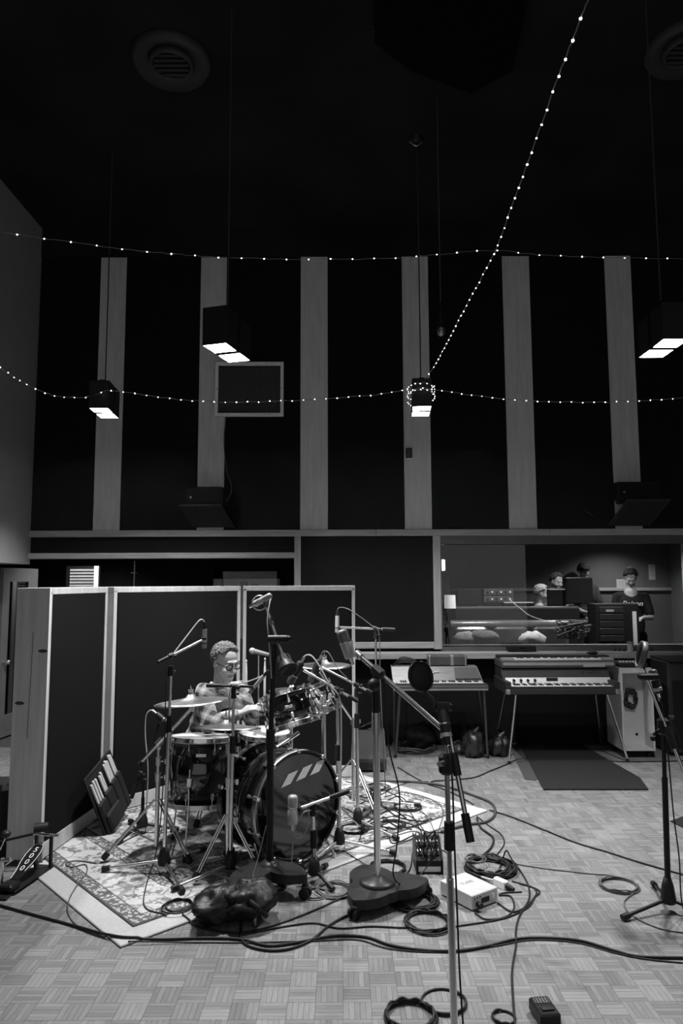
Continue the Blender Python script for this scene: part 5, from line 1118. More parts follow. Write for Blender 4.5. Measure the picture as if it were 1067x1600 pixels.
MB().box((0, 0.0, 0.057), (0.05, 0.02, 0.005), Mq).build('footswitch', RUB, px_)
# ================================================================== CABLES
def cable(label, pts, r=0.0042, m=None, k=8, group=None):
    q = []
    for p in pts:
        if isinstance(p, Vector): q.append(p)
        elif len(p) == 3: q.append(P(*p))
        else: g = G(*p); q.append(g+Vector((0, 0, r+0.001)))
    c = catmull(q, k)
    for p in c: p.z = max(p.z, gz(p.x, p.y)+r*0.9)
    return single('cable', MB().tube(c, r, 7, raw=True), m or CAB, label, 'cable', group)
def coil(label, px, py, rx, turns, r=0.005, m=None, jit=0.12, tail=None, tilt=1.0, lift=0.0):
    c = G(px, py); rr = random.Random(px*7+py); q = []; n = 20
    ph = rr.uniform(0, 6); cxo = cyo = 0
    for i in range(int(turns*n)+1):
        t = i/n
        if i % n == 0: cxo, cyo, rk, nk = rr.uniform(-1,1)*rx*jit*0.7, rr.uniform(-1,1)*rx*jit*0.7, rx*(1+rr.uniform(-jit, jit*0.5)), 0
        a = ph+2*PI*t; f = (i % n)/n
        if i % n == 0: old = (q and last) or (cxo, cyo, rk); last = (cxo, cyo, rk)
        k = min(1, f*2); X = old[0]+(last[0]-old[0])*k; Y = old[1]+(last[1]-old[1])*k; R = old[2]+(last[2]-old[2])*k
        lay = int(t) % 4
        q.append(Vector((c.x+X+R*math.cos(a), c.y+Y+R*math.sin(a)*tilt, c.z+r+lay*r*1.7*(0.4+0.6*rr.random())+lift)))
    for p in (tail or []):
        g = G(*p); q.append(g+Vector((0,0,r+0.001)))
    for p in q: p.z = max(p.z, gz(p.x, p.y)+r*0.9)
    return single('cable_coil', MB().tube(catmull(q, 3), r, 6, raw=True), m or CAB, label, 'cable coil', 'coiled cables on the floor')
coil('loosely coiled thin cable beside the lone black tripod stand', 967, 1386, 0.105, 4, 0.004, CABG, 0.07, [(990, 1394), (975, 1410), (985, 1430), (1030, 1452), (1080, 1460)])
cable('thin cable running from the big coil to the loose small coil', [(800, 1350), (850, 1358), (920, 1366), (948, 1368), (965, 1371)], 0.0035, CABG)
coil('thick dark cable coil heaped behind the silver box', 764, 1358, 0.14, 14, 0.0062, CAB, 0.2)
coil('thin grey cable looped on top of the thick dark coil', 745, 1352, 0.075, 3, 0.0035, CABG, 0.3, None, 1.0, 0.03)
coil('dense cable coil heaped before the cast wheeled base', 648, 1410, 0.125, 14, 0.0046, CAB, 0.22)
coil('flat cable coil spread on parquet in front of the dense coil', 668, 1444, 0.115, 6, 0.0045, CAB, 0.14)
coil('cable coil ringing the foot of the heavy chrome stand', 606, 1358, 0.105, 7, 0.0045, CAB, 0.1)
coil('cable coil lying in two loops at the foreground stand', 640, 1592, 0.105, 5, 0.0052, CAB, 0.12)
coil('single wide cable loop touching the foreground stand', 693, 1566, 0.095, 1.6, 0.005, CAB, 0.1)
coil('small cable loop at the end of the cord by the effects box', 787, 1592, 0.045, 1.5, 0.0048, CAB, 0.1)
coil('fine cable coil under the low chrome kick stand', 520, 1392, 0.1, 5, 0.003, CABG, 0.2)
coil('small fine cable loops spilling from the kick stand coil', 492, 1398, 0.07, 3, 0.003, CABG, 0.3)
coil('thin loops of cable lying on the rug edge near the leather bag', 275, 1418, 0.075, 2.4, 0.0038, CAB, 0.3)
coil('cable coil on the patterned rug behind the chrome stands', 636, 1262, 0.11, 4, 0.004, CAB, 0.15)
coil('cable coil on the patterned rug near its plain border', 612, 1290, 0.09, 4, 0.0035, CAB, 0.2)
coil('cable coil on the patterned rug right of the bass drum', 552, 1296, 0.1, 4, 0.0035, CAB, 0.2)
coil('loose cable rings on the rug behind the tripod legs', 570, 1240, 0.13, 4, 0.004, CAB, 0.3)
coil('thick cable coil beside the carpeted monitor wedge', 646, 1172, 0.2, 6, 0.011, mat('thick_cable', 0.05, 0.5), 0.12)
coil('small coil of cable lying over the boom stand legs', 588, 1232, 0.1, 3, 0.004, CAB, 0.3)
# long runs on the floor
cable('thick black cable crossing the whole floor in front', [(-30, 1408), (40, 1428), (110, 1447), (175, 1464), (240, 1470), (320, 1468), (375, 1470), (420, 1480), (470, 1474), (520, 1465), (570, 1466), (610, 1479), (660, 1487), (715, 1488), (760, 1481), (810, 1469), (860, 1468), (910, 1473), (960, 1488), (1000, 1497), (1067, 1499), (1120, 1500)], 0.0065)
cable('thin cable trailing alongside the thick front cable', [(200, 1472), (300, 1474), (400, 1474), (500, 1471), (560, 1470), (610, 1484), (690, 1489), (770, 1480), (830, 1470), (900, 1474), (960, 1490), (1010, 1500), (1080, 1507)], 0.0032)
cable('black cable swinging from the tall stand out to the wheeled base', [(378, 1418, 4.0), (377, 1440), (376, 1466), (388, 1480), (420, 1487), (455, 1484), (488, 1470), (512, 1450), (535, 1436), (553, 1430)], 0.006)
cable('cable running from the rug loops under the wheeled base', [(285, 1430), (310, 1450), (360, 1459), (400, 1455), (450, 1440), (500, 1420), (540, 1404), (600, 1402), (640, 1394)], 0.0045)
cable('cable lying straight from the leather bag to the flat coil', [(380, 1462), (440, 1450), (490, 1444), (530, 1452), (580, 1449), (625, 1451), (650, 1450)], 0.0042)
cable('long thin cable running from the drum area to the lone stand', [(765, 1267), (800, 1278), (850, 1298), (900, 1318), (950, 1333), (1000, 1349), (1067, 1368), (1110, 1380)], 0.005)
cable('cord snaking down from the silver box past the front cable', [(777, 1412), (800, 1426), (822, 1418), (838, 1398), (832, 1388), (812, 1382)], 0.0045)
cable('power cord rising in a peak and falling to the floor front', [(778, 1368), (785, 1346), (791, 1329, 4.55), (800, 1345), (818, 1370), (826, 1388), (826, 1408), (812, 1432), (806, 1455), (806, 1480), (800, 1520), (802, 1570), (805, 1605), (806, 1640)], 0.0048)
cable('black cord linking the silver box to the loops beside it', [(742, 1428), (760, 1438), (790, 1434), (803, 1420), (798, 1402), (780, 1400), (790, 1396), (815, 1395)], 0.0042)
cable('cord joining the thick coil to the peaked power cord', [(800, 1378), (825, 1385), (843, 1394), (835, 1404), (826, 1418), (800, 1432), (770, 1440), (712, 1449)], 0.004)
cable('thick loom of cable curving round the right corner of the rug', [(590, 1222), (640, 1223), (690, 1229), (735, 1243), (768, 1257), (773, 1274), (760, 1286), (735, 1290), (710, 1296), (690, 1302)], 0.0095, mat('thick_cable', 0.05))
cable('cable curving from the rug corner down to the thick coil', [(745, 1280), (752, 1296), (770, 1310), (768, 1325), (755, 1338), (742, 1350)], 0.007)
cable('thin cable curling from the rug corner towards the thick coil', [(745, 1274), (765, 1292), (782, 1304), (788, 1318), (780, 1332), (768, 1345)], 0.004)
cable('thin cable straggling from loom to the keyboard legs', [(672, 1228), (676, 1222), (700, 1220), (740, 1216), (765, 1206), (790, 1196), (812, 1187), (850, 1186), (920, 1186), (970, 1191), (1067, 1190), (1100, 1190)], 0.0055)
cable('cable passing behind the wedge to the loom', [(622, 1200), (645, 1214), (668, 1226), (690, 1233), (715, 1244), (740, 1258)], 0.0045)
cable('thin cable looping across the left of the rug', [(150, 1350), (120, 1346), (103, 1350), (112, 1356), (133, 1352), (135, 1365), (118, 1388), (107, 1410), (108, 1432), (125, 1450), (165, 1462)], 0.0035, CABG)
for k, (l, pts) in enumerate((('nearest the chrome stand', [(560, 1316), (600, 1310), (650, 1300), (676, 1310)]), ('passing the coil on the rug', [(530, 1260), (580, 1280), (640, 1276), (680, 1305)]), ('crossing the tripod feet', [(545, 1242), (600, 1262), (660, 1270), (690, 1300)]), ('beside the bass drum', [(535, 1330), (570, 1352), (600, 1372), (640, 1378), (655, 1374)]), ('edging the plain border', [(600, 1246), (640, 1240), (690, 1262), (700, 1295)]), ('from the hi-hat side', [(540, 1222), (600, 1236), (632, 1256), (672, 1312)]))):
    p, n_ = plugs[k]; e = G(*pts[-1])+Vector((0,0,0.01)); cable('thin stage box cable strewn over the rug '+l, [G(*q)+Vector((0,0,0.006)) for q in pts[:-1]]+[Vector((p.x, p.y, 0.0)).lerp(e, 0.5)+Vector((0,0,0.06)), p+n_*0.06, p], 0.0035, CAB if k % 2 else CABG)
for k, (l, pts) in enumerate((('arching into the dense coil', [(648, 1330), (640, 1360), (620, 1380)]), ('hooking back to the chrome stand', [(690, 1330), (705, 1345), (700, 1370), (690, 1395)]))):
    p, n_ = plugs[6+k]; cable('stage box cable '+l, [p, p+n_*0.07]+[G(*q)+Vector((0,0,0.006)) for q in pts], 0.004)
# hanging cables
def drop(label, pts, r=0.0035, m=None): return cable(label, pts, r, m, 8)
drop('white cable arching from the left pencil microphone to its boom', [(319.5, 981, S1b.y+0.16), (318, 970, S1b.y+0.16), (311, 970, S1b.y+0.14), (295, 990, S1b.y+0.1), (272, 1020, S1b.y+0.02)], 0.0045, mat('pale_cable', 0.35, 0.5))
drop('thin black cable hanging beside the slim left stand', [(262, 1030, S1b.y-0.02), (259, 1080, S1b.y-0.06), (256, 1200, S1b.y-0.08), (250, 1290, S1b.y-0.09), (240, 1350), (226, 1395), (228, 1420), (260, 1430)], 0.0035)
drop('pale cable looping from the floor tom microphone down its stand', [(243, 1113, S2b.y), (235, 1110, S2b.y), (228, 1120, S2b.y), (227, 1150, S2b.y), (231, 1200, S2b.y-0.02), (229, 1260, S2b.y-0.02), (227, 1300)], 0.0042, mat('pale_cable', 0.35))
drop('pale cable running back along the snare microphone boom', [(413, 1055, S3b.y+0.07), (419, 1047, S3b.y+0.07), (410, 1056, S3b.y+0.07), (385, 1066, S3b.y+0.06), (368, 1070, S3b.y), (359, 1082, S3b.y-0.02), (358, 1130, S3b.y-0.03)], 0.0042, mat('pale_cable', 0.35))
drop('pale cable hanging down the top of the tall black stand', [(424, 932, S4b.y+0.08), (421, 945, S4b.y+0.04), (418, 970, S4b.y), (420, 1000, S4b.y-0.03), (423, 1040, S4b.y-0.03), (424, 1060, S4b.y-0.03)], 0.0045, mat('pale_cable', 0.35))
drop('pale cable arching over the nearer tom microphone', [(471, 1032, SAb.y+0.05), (478, 1024, SAb.y+0.05), (488, 1026, SAb.y+0.03), (502, 1046, SAb.y), (515, 1070, SAb.y-0.02), (530, 1090, SAb.y-0.02), (533, 1130, SAb.y-0.02), (532, 1250, SAb.y-0.03)], 0.005, mat('pale_cable', 0.35))
drop('dark cable arching over the farther tom microphone', [(500, 1029, SBb.y+0.05), (505, 1018, SBb.y+0.05), (514, 1021, SBb.y+0.03), (526, 1042, SBb.y), (545, 1063, SBb.y)], 0.0038, CABG)
drop('dark cable curving from the right pencil microphone to its boom', [(527, 960, S8b.y), (529, 950, S8b.y), (542, 951, S8b.y), (560, 962, S8b.y), (580, 977, S8b.y), (592, 990, S8b.y-0.02), (594, 1060, S8b.y-0.02), (598, 1150, S8b.y-0.03), (603, 1245)], 0.0038, CABG)
drop('black cable hanging in front of the heavy chrome stand', [(600, 1060, S6b.y-0.05), (603, 1100, S6b.y-0.06), (608, 1170, S6b.y-0.08), (624, 1240, S6b.y-0.1), (620, 1320, S6b.y-0.12), (615, 1370, S6b.y-0.12), (640, 1392)], 0.0042)
drop('pale cable hanging from the kick microphone', [(457, 1290, S5b.y-0.03), (457, 1330, S5b.y-0.03), (456, 1362, S5b.y-0.04), (470, 1385), (500, 1402)], 0.0032, mat('pale_cable', 0.35))
drop('pale cable looped at the clutch of the low kick stand', [(486, 1266, S5b.y-0.02), (474, 1270, S5b.y-0.03), (462, 1290, S5b.y-0.04), (460, 1308, S5b.y-0.04), (472, 1308, S5b.y-0.03), (481, 1290, S5b.y-0.03), (483, 1268, S5b.y-0.02)], 0.0032, mat('pale_cable', 0.35))
drop('black cable falling down beside the foreground stand', [(701, 1166, 2.51), (704, 1185, 2.46), (707, 1230, 2.44), (710, 1320, 2.44), (714, 1420, 2.44), (718, 1520, 2.44), (724, 1610, 2.44)], 0.0032)
drop('thin cable running down the lone black tripod stand', [(1029, 1086, S9b.y+0.05), (1036, 1110, S9b.y), (1044, 1180, S9b.y-0.03), (1052, 1270, S9b.y-0.03), (1061, 1340, S9b.y-0.03), (1064, 1400, S9b.y-0.05), (1072, 1440)], 0.0038)
drop('thin black cable slanting down across the leather bag', [(416, 1290, S4b.y-0.06), (402, 1345, S4b.y-0.2), (386, 1400, S4b.y-0.4), (378, 1440), (377, 1462)], 0.0045)

rr = random.Random(12)
for k in range(9):
    x, y = rr.uniform(535, 600), rr.uniform(1225, 1330); pts = [(x, y)]
    for q in range(4): x += rr.uniform(8, 36); y += rr.uniform(-18, 20); pts.append((min(x, 720), max(1222, min(y, 1372))))
    cable('thin black cable tangled on the rug between the stands and stage box', pts, rr.choice([0.003, 0.0036, 0.0042]), CAB, 8, 'cables tangled on the rug')
# ================================================================== KEYBOARDS
def keys(s, x0, x1, y0, z0, depth, n_white, m_w=None, hz=0.014):
    m_w = m_w or mat('ivory_keys', 0.55, 0.4, var=0.05, scale=30); w = (x1-x0)/n_white; kb_ = thing_part(s)
    for k in range(n_white): MB().bbox((x0+k*w+0.0008, y0, z0), (x0+(k+1)*w-0.0008, y0+depth, z0+hz)).build('white_key', m_w, s)
    pat = (1, 1, 0, 1, 1, 1, 0)
    for k in range(n_white-1):
        if pat[(k+2) % 7]: MB().bbox((x0+(k+1)*w-0.006, y0+depth*0.38, z0+hz), (x0+(k+1)*w+0.006, y0+depth, z0+hz+0.011)).build('black_key', BLKM, s)
def thing_part(s): return s
def sheet(mb, pts, th, dirv):  # closed slab from 4 points thickened along dirv
    a = [Vector(p) for p in pts]; b = [p+Vector(dirv)*th for p in a]; return mb.add(a+b, [(3,2,1,0),(4,5,6,7),(0,1,5,4),(1,2,6,5),(2,3,7,6),(3,0,4,7)])
# stage piano on splayed legs
yF = 6.98; x0, x1 = P(791, 1080, yF).x, P(969, 1080, yF).x; zb = P(880, 1086, yF).z; TOL = mat('black_tolex', 0.022, 0.6, var=0.3, scale=200)
rh = thing('electric_piano', 'black tolex electric piano with silver nameplate rail on splayed chrome legs', 'keyboard', ((x0+x1)/2, yF, 0.0)); D = 0.56
MB().rbox(((x0+x1)/2, yF+D/2, zb+0.03), (x1-x0, D, 0.06), 0.008).build('case_bottom', TOL, rh)
MB().bbox((x0, yF, zb+0.06), (x0+0.05, yF+D, zb+0.12)).build('end_cheek', TOL, rh); MB().bbox((x1-0.05, yF, zb+0.06), (x1, yF+D, zb+0.12)).build('end_cheek', TOL, rh)
MB().bbox((x0+0.05, yF+0.002, zb+0.058), (x1-0.05, yF+0.018, zb+0.079)).build('key_slip', TOL, rh)
keys(rh, x0+0.06, x1-0.06, yF+0.02, zb+0.066, 0.15, 43)
sheet(MB(), [(x0+0.02, yF+0.18, zb+0.08), (x1-0.02, yF+0.18, zb+0.08), (x1-0.02, yF+0.205, zb+0.14), (x0+0.02, yF+0.205, zb+0.14)], 0.01, (0,1,0)).build('name_rail', mat('brushed_rail', 0.5, 0.4, 0.4, var=0.1, scale=10, stretch=(1,20,20)), rh)
hood = MB().prism([(0,0),(D-0.215,0),(D-0.215,0.16),(0.07,0.16),(0,0.085)], x1-x0-0.03, Matrix.Translation(Vector((x0+0.015, yF+0.215, zb+0.06))) @ Matrix(((0,0,1),(1,0,0),(0,1,0))).to_4x4()); hood.build('hood', TOL, rh)
text_mb('Rhodes', 0.05, Matrix.Translation(Vector((x1-0.22, yF+0.248, zb+0.186))) @ Matrix.Rotation(0.82, 4, 'X'), shear=0.35).build('script_logo', CHR, rh)
for k in range(4): MB().cyl((x0+0.12+0.07*k, yF+0.19, zb+0.12), (x0+0.12+0.07*k, yF+0.165, zb+0.115), 0.012, n=12).build('knob', BLKM, rh)
MB().box(((x0+x1)/2-0.05, yF+0.192, zb+0.125), (0.11, 0.01, 0.03)).build('name_badge', BLKM, rh)
for (tx, ty, fx, fy, dt, df) in ((806,1084,795,1194,yF+0.06,0), (948,1084,981,1190,yF+0.06,0), (791,1080,774,1158,yF+0.5,0), (929,1084,939,1165,yF+0.5,0)):
    a, b = P(tx, ty, dt), F(fx, fy); a.z = zb+0.01; lo = MB().cyl(a, b+Vector((0,0,0.012)), 0.0125, 0.0115, 12).build('leg', CHR, rh); MB().cyl(b+Vector((0,0,0.002)), b+(a-b)*0.04+Vector((0,0,0.002)), 0.015, n=12).build('rubber_foot', RUB, lo)
a = P(786, 1060, yF+0.3); MB().tube([P(783,1048,yF+0.35), P(786,1056,yF+0.2), P(790,1072,yF+0.1)], 0.012, 8).build('side_strut', TOL, rh)
for x in (x0+0.02, x1-0.02): MB().rbox((x, yF+0.01, zb+0.03), (0.05, 0.04, 0.05), 0.008).build('corner_cap', NIK, rh)
# second keyboard on top
y2 = yF+0.26; zz = zb+0.222; q0, q1 = P(783, 1040, y2).x, P(962, 1040, y2).x
for x in (q0+0.3, q1-0.3): pass
cl2 = thing('clavinet_keyboard', 'flat dark keyboard with lid panel stacked on the electric piano', 'keyboard', ((q0+q1)/2, y2, zz)); D2 = 0.32
MB().rbox(((q0+q1)/2, y2+D2/2, zz+0.044), (q1-q0, D2, 0.076), 0.006).build('case', mat('walnut_case', 0.06, 0.5, var=0.3, scale=8, stretch=(1,10,10)), cl2)
for x in (q0+0.06, (q0+q1)/2, q1-0.06): MB().cyl((x, y2+0.05, zz-0.001), (x, y2+0.05, zz+0.006), 0.016, n=10).build('foot', RUB, cl2)
MB().box(((q0+q1)/2, y2-0.001, zz+0.046), (q1-q0-0.04, 0.006, 0.03)).build('front_rail', mat('tan_rail', 0.22, 0.5, var=0.2, scale=6, stretch=(1,8,8)), cl2)
keys(cl2, q0+0.14, q1-0.14, y2+0.01, zz+0.083, 0.13, 36)
MB().box(((q0+q1)/2, y2+0.23, zz+0.098), (q1-q0-0.02, 0.16, 0.03)).build('top_panel', BLKM, cl2)
for x in (q0+0.075, q1-0.075): MB().box((x, y2+0.07, zz+0.09), (0.12, 0.12, 0.018)).build('key_block', mat('tan_rail', 0.22), cl2)
MB().rbox((q1-0.22, y2-0.004, zz+0.03), (0.22, 0.008, 0.03), 0.002).build('control_plate', mat('plate_grey', 0.4, 0.4, 0.5), cl2)
hp_ = thing('small_pouch', 'small dark object lying on the right end of the stacked keyboard', 'pouch', (q1-0.15, y2+0.24, zz+0.113)); lump((q1-0.15, y2+0.24, zz+0.132), (0.06, 0.03, 0.018), None, 3, 0.2, 14, False).build('pouch', BLKM, hp_)
# smaller electric piano left
yW = 7.12; w0, w1 = P(613, 1070, yW).x, P(764, 1070, yW).x; zw = P(690, 1079, yW).z
wz = thing('electric_piano', 'grey compact electric piano with domed lid on tubular legs', 'keyboard', ((w0+w1)/2, yW, 0.0)); Dw = 0.46; WG = mat('grey_flake_plastic', 0.055, 0.45, var=0.3, scale=120)
MB().rbox(((w0+w1)/2, yW+Dw/2, zw+0.025), (w1-w0, Dw, 0.05), 0.01).build('tray', WG, wz)
MB().bbox((w0+0.02, yW+0.004, zw+0.045), (w1-0.02, yW+0.022, zw+0.068)).build('key_slip', WG, wz)
keys(wz, w0+0.05, w1-0.05, yW+0.025, zw+0.055, 0.13, 37)
sheet(MB(), [(w0+0.02, yW+0.165, zw+0.05), (w1-0.02, yW+0.165, zw+0.05), (w1-0.06, yW+0.3, zw+0.2), (w0+0.01, yW+0.3, zw+0.2)], 0.14, (0,1,0)).build('lid', mat('grey_lid', 0.11, 0.4, var=0.25, scale=6, stretch=(1,6,6)), wz)
sheet(MB(), [(w1-0.30, yW+0.19, zw+0.086), (w1-0.04, yW+0.19, zw+0.086), (w1-0.075, yW+0.28, zw+0.19), (w1-0.30, yW+0.28, zw+0.19)], 0.008, (0,-0.8,0.6)).build('lid_panel', WG, wz)
MB().box(((w0+w1)/2, yW-0.001, zw+0.008), (w1-w0-0.02, 0.006, 0.014)).build('front_strip', NIK, wz)
lg_ = MB().tube([(w0+0.38, yW+0.225, zw+0.135), (w0+0.41, yW+0.23, zw+0.125), (w0+0.45, yW+0.24, zw+0.15), (w0+0.5, yW+0.245, zw+0.155)], 0.004, 6); lg_.build('script_logo', CHR, wz)
for (tx, fx, fy, dt) in ((625,618,1184,yW+0.06), (756,762,1185,yW+0.06), (616,611,1152,yW+0.4), (747,752,1160,yW+0.4)):
    a, b = P(tx, 1080, dt), F(fx, fy); b.y = min(b.y, 7.72); a.z = zw+0.005; lo = MB().cyl(a, b+Vector((0,0,0.01)), 0.017, 0.012, 12).build('leg', mat('dark_leg_metal', 0.08, 0.4, 0.6), wz); MB().cyl(b+Vector((0,0,0.001)), b+Vector((0,0,0.03)), 0.016, n=10).build('rubber_foot', RUB, lo)
c0, c1 = P(668, 1044, yW+0.38), P(727, 1027, yW+0.38); zc0 = zw+0.2
tc_ = thing('hard_case', 'dark hard case with pale tape band on the compact electric piano', 'case', ((c0.x+c1.x)/2, yW+0.36, zc0)); MB().rbox(((c0.x+c1.x)/2, yW+0.37, zc0+0.057), (c1.x-c0.x, 0.14, 0.11), 0.012).build('shell', mat('dark_case', 0.06, 0.6, var=0.2, scale=20), tc_)
MB().rbox((c0.x+(c1.x-c0.x)*0.62, yW+0.37, zc0+0.0575), (0.05, 0.146, 0.114), 0.012).build('tape_band', mat('pale_tape', 0.2, 0.7), tc_)
for x in (c0.x+0.012, c1.x-0.012): MB().rbox((x, yW+0.37, zc0+0.057), (0.03, 0.146, 0.114), 0.008).build('metal_edge', NIK, tc_)
hb_ = P(632, 1040, yW+0.36); bc_ = MB()
for k in range(5): bc_.tube([(hb_.x-0.13+0.012*k, yW+0.33, zw+0.206+0.012*k), (hb_.x-0.02, yW+0.36, zw+0.235+0.014*k), (hb_.x+0.1, yW+0.35, zw+0.225+0.01*k), (hb_.x+0.15, yW+0.33, zw+0.206)], 0.006, 6)
single('cable_bundle', bc_, CAB, 'bundle of black cables draped on the compact electric piano', 'cable bundle')
# pale wooden cabinet on casters
yC = 7.22; k0, k1 = P(971, 1100, yC).x, P(1021, 1100, yC).x; kz0, kz1 = 0.075, P(995, 1044, yC).z; KD_ = 0.42; CW = mat('pale_cabinet_ply', 0.42, 0.5, var=0.1, scale=4)
kb2 = thing('rolling_cabinet', 'pale open wooden cabinet on casters with cable coil hung inside', 'cabinet', ((k0+k1)/2, yC, 0))
t_ = 0.018
MB().bbox((k0, yC, kz0), (k0+t_, yC+KD_, kz1)).build('side_panel', CW, kb2); MB().bbox((k1-t_, yC, kz0), (k1, yC+KD_, kz1)).build('side_panel', CW, kb2); MB().bbox((k0+t_, yC+0.2, kz0+t_), (k1-t_, yC+0.2+t_, kz1-t_)).build('back_panel', CW, kb2); MB().bbox((k0+t_, yC, kz0), (k1-t_, yC+KD_, kz0+t_)).build('bottom_panel', CW, kb2); MB().bbox((k0+t_, yC, kz1-0.05), (k1-t_, yC+KD_, kz1-0.03)).build('top_panel', CW, kb2); MB().bbox((k0+t_, yC+0.01, kz1-0.03), (k1-t_, yC+0.03, kz1)).build('top_rail', CW, kb2)
MB().cyl((k1-0.1, yC+0.199, kz0+0.12), (k1-0.1, yC+0.21, kz0+0.12), 0.015, n=14).build('cable_hole', BLK, kb2)
for x in (k0+0.05, k1-0.05):
    for y in (yC+0.06, yC+KD_-0.06): MB().cyl((x-0.012, y, 0.032), (x+0.012, y, 0.032), 0.031, n=16).box((x, y, 0.068), (0.04, 0.04, 0.012)).build('caster', RUB, kb2)
hc = Vector(((k0+k1)/2+0.0, yC+0.185, P(990, 1091, yC+0.18).z)); cq = []
for i in range(150): a = i*0.34; R = 0.062+0.02*math.sin(i*0.37)+0.01*math.sin(i*1.3); cq.append((hc.x+R*math.cos(a)*0.85, hc.y-0.005-0.02*(0.5+0.5*math.sin(i*1.7)), hc.z+R*1.25*math.sin(a)))
single('hanging_cable_coil', MB().tube(cq, 0.0055, 6, raw=True), CAB, 'black cable coil hanging inside the pale wooden cabinet', 'cable coil')
mx = thing('mixer', 'small black mixer with white sliders on top of the pale cabinet', 'mixer', ((k0+k1)/2, yC+0.2, kz1)); MB().rbox(((k0+k1)/2, yC+0.2, kz1+0.022), (k1-k0-0.03, 0.3, 0.042), 0.006).build('casing', BLKM, mx)
for k in range(7): MB().box((k0+0.06+0.033*k, yC+0.14, kz1+0.05), (0.014, 0.03, 0.012)).build('slider', WHT, mx)
# dark cabinet at the right edge
ra = P(1046, 1100, 7.3); dc = thing('dark_cabinet', 'tall black amplifier cabinet beside the pale rolling cabinet', 'cabinet', (ra.x+0.3, 7.3, 0)); zt_ = P(1050, 1034, 7.3).z
MB().rbox((ra.x+0.3, 7.52, zt_/2+0.012), (0.6, 0.42, zt_-0.02), 0.015).build('cabinet_body', TOL, dc); MB().rbox((ra.x+0.3, 7.305, zt_*0.45), (0.52, 0.02, zt_*0.7), 0.004).build('grille_cloth', FAB, dc); MB().rbox((ra.x+0.32, 7.5, zt_+0.012), (0.62, 0.46, 0.02), 0.004).build('lid', BLKM, dc)
for x in (ra.x+0.06, ra.x+0.54): MB().cyl((x, 7.4, 0.0), (x, 7.4, 0.02), 0.025, n=12).cyl((x, 7.65, 0.0), (x, 7.65, 0.02), 0.025, n=12).build('feet', RUB, dc)
jt_ = P(1049, 1122, 6.95); jr = thing('music_stand', 'black folding stand leg leaning by the dark amplifier cabinet', 'stand', tuple(F(1074, 1186))); MB().cyl(P(1050, 1122, 6.9), F(1072, 1185)+Vector((0,0,0.01)), 0.018, n=10).build('leg', BLK, jr); MB().rbox((0,0,0), (0.05, 0.03, 0.012), 0.003, frame(jt_+Vector((0,0,0.02)), (0,0,1))).build('cap', NIK, jr)
# carpeted monitor wedge
m0, m1 = F(570, 1207), F(604, 1207); wd = thing('monitor_wedge', 'grey carpeted floor monitor wedge behind the chrome stands', 'floor monitor', tuple((m0+m1)/2)); W3 = 0.27; xw = m1.x-W3
prof = [(0,0),(0.4,0),(0.4,0.3),(0.3,0.3),(0,0.1)]; MB().prism(prof, W3, Matrix.Translation(Vector((xw, m0.y, 0.0215))) @ Matrix(((0,0,1),(1,0,0),(0,1,0))).to_4x4()).build('cabinet', mat('carpet_cover', 0.04, 0.95, var=0.4, scale=150), wd)
sheet(MB(), [(xw+0.03, m0.y-0.003, 0.02), (xw+W3-0.03, m0.y-0.003, 0.02), (xw+W3-0.03, m0.y-0.003, 0.09), (xw+0.03, m0.y-0.003, 0.09)], 0.004, (0,1,0)).build('front_grille', BLKM, wd)
cw = MB()
for k in range(5): cw.tube([(m1.x-0.25+0.02*k, m0.y+0.33, 0.326), (m1.x-0.2+0.03*k, m0.y+0.3, 0.36+0.015*k), (m1.x-0.1+0.01*k, m0.y+0.32, 0.38-0.02*k), (m1.x-0.03, m0.y+0.34, 0.326)], 0.008, 6)
single('cable_bundle', cw, CAB, 'tangle of black cables resting on the monitor wedge', 'cable bundle')
# bags and horn under the compact piano
for k, (px, py, sx, sz, l) in enumerate(((743, 1186, 0.13, 0.19, 'taller'), (784, 1184, 0.12, 0.15, 'squat'))):
    c = F(px, py); z_ = sz*0.85; s = thing('plastic_bag', l+' knotted black plastic bag slumped between the keyboard legs', 'bag', tuple(c)); b_ = lump((c.x, c.y+sx*0.8, sz*0.6), (sx*0.9, sx*0.85, sz*0.75), None, k+6, 0.35, 30); b_.build('sack', mat('bin_bag_plastic', 0.02, 0.3, bump=0.4, bscale=18), s); MB().cone((c.x+0.01, c.y+sx*0.8, sz*1.2), (c.x+0.05, c.y+sx*0.8, sz*1.5), 0.04, 0.015).build('knot', mat('bin_bag_plastic', 0.02), s)
hn = F(716, 1180); s = thing('brass_horn', 'dull brass horn lying under the compact electric piano', 'horn', tuple(hn)); Mh = frame(hn+Vector((0, -0.0, 0.075)), (0.55, -0.75, 0.15))
MB().lathe([(0.012,-0.3),(0.014,-0.2),(0.022,-0.08),(0.04,-0.025),(0.075,0.0),(0.072,0.001),(0.038,-0.022),(0.012,-0.08)], Mh, 28).build('bell', mat('dull_brass', 0.3, 0.35, 0.9, var=0.2, scale=20), s); MB().tube([Mh @ Vector((0,0,-0.3)), Mh @ Vector((0.04,0,-0.34)), Mh @ Vector((0.075,0,-0.28)), Mh @ Vector((0.075,0,-0.1))], 0.013, 10).build('tubing', mat('dull_brass', 0.3), s)
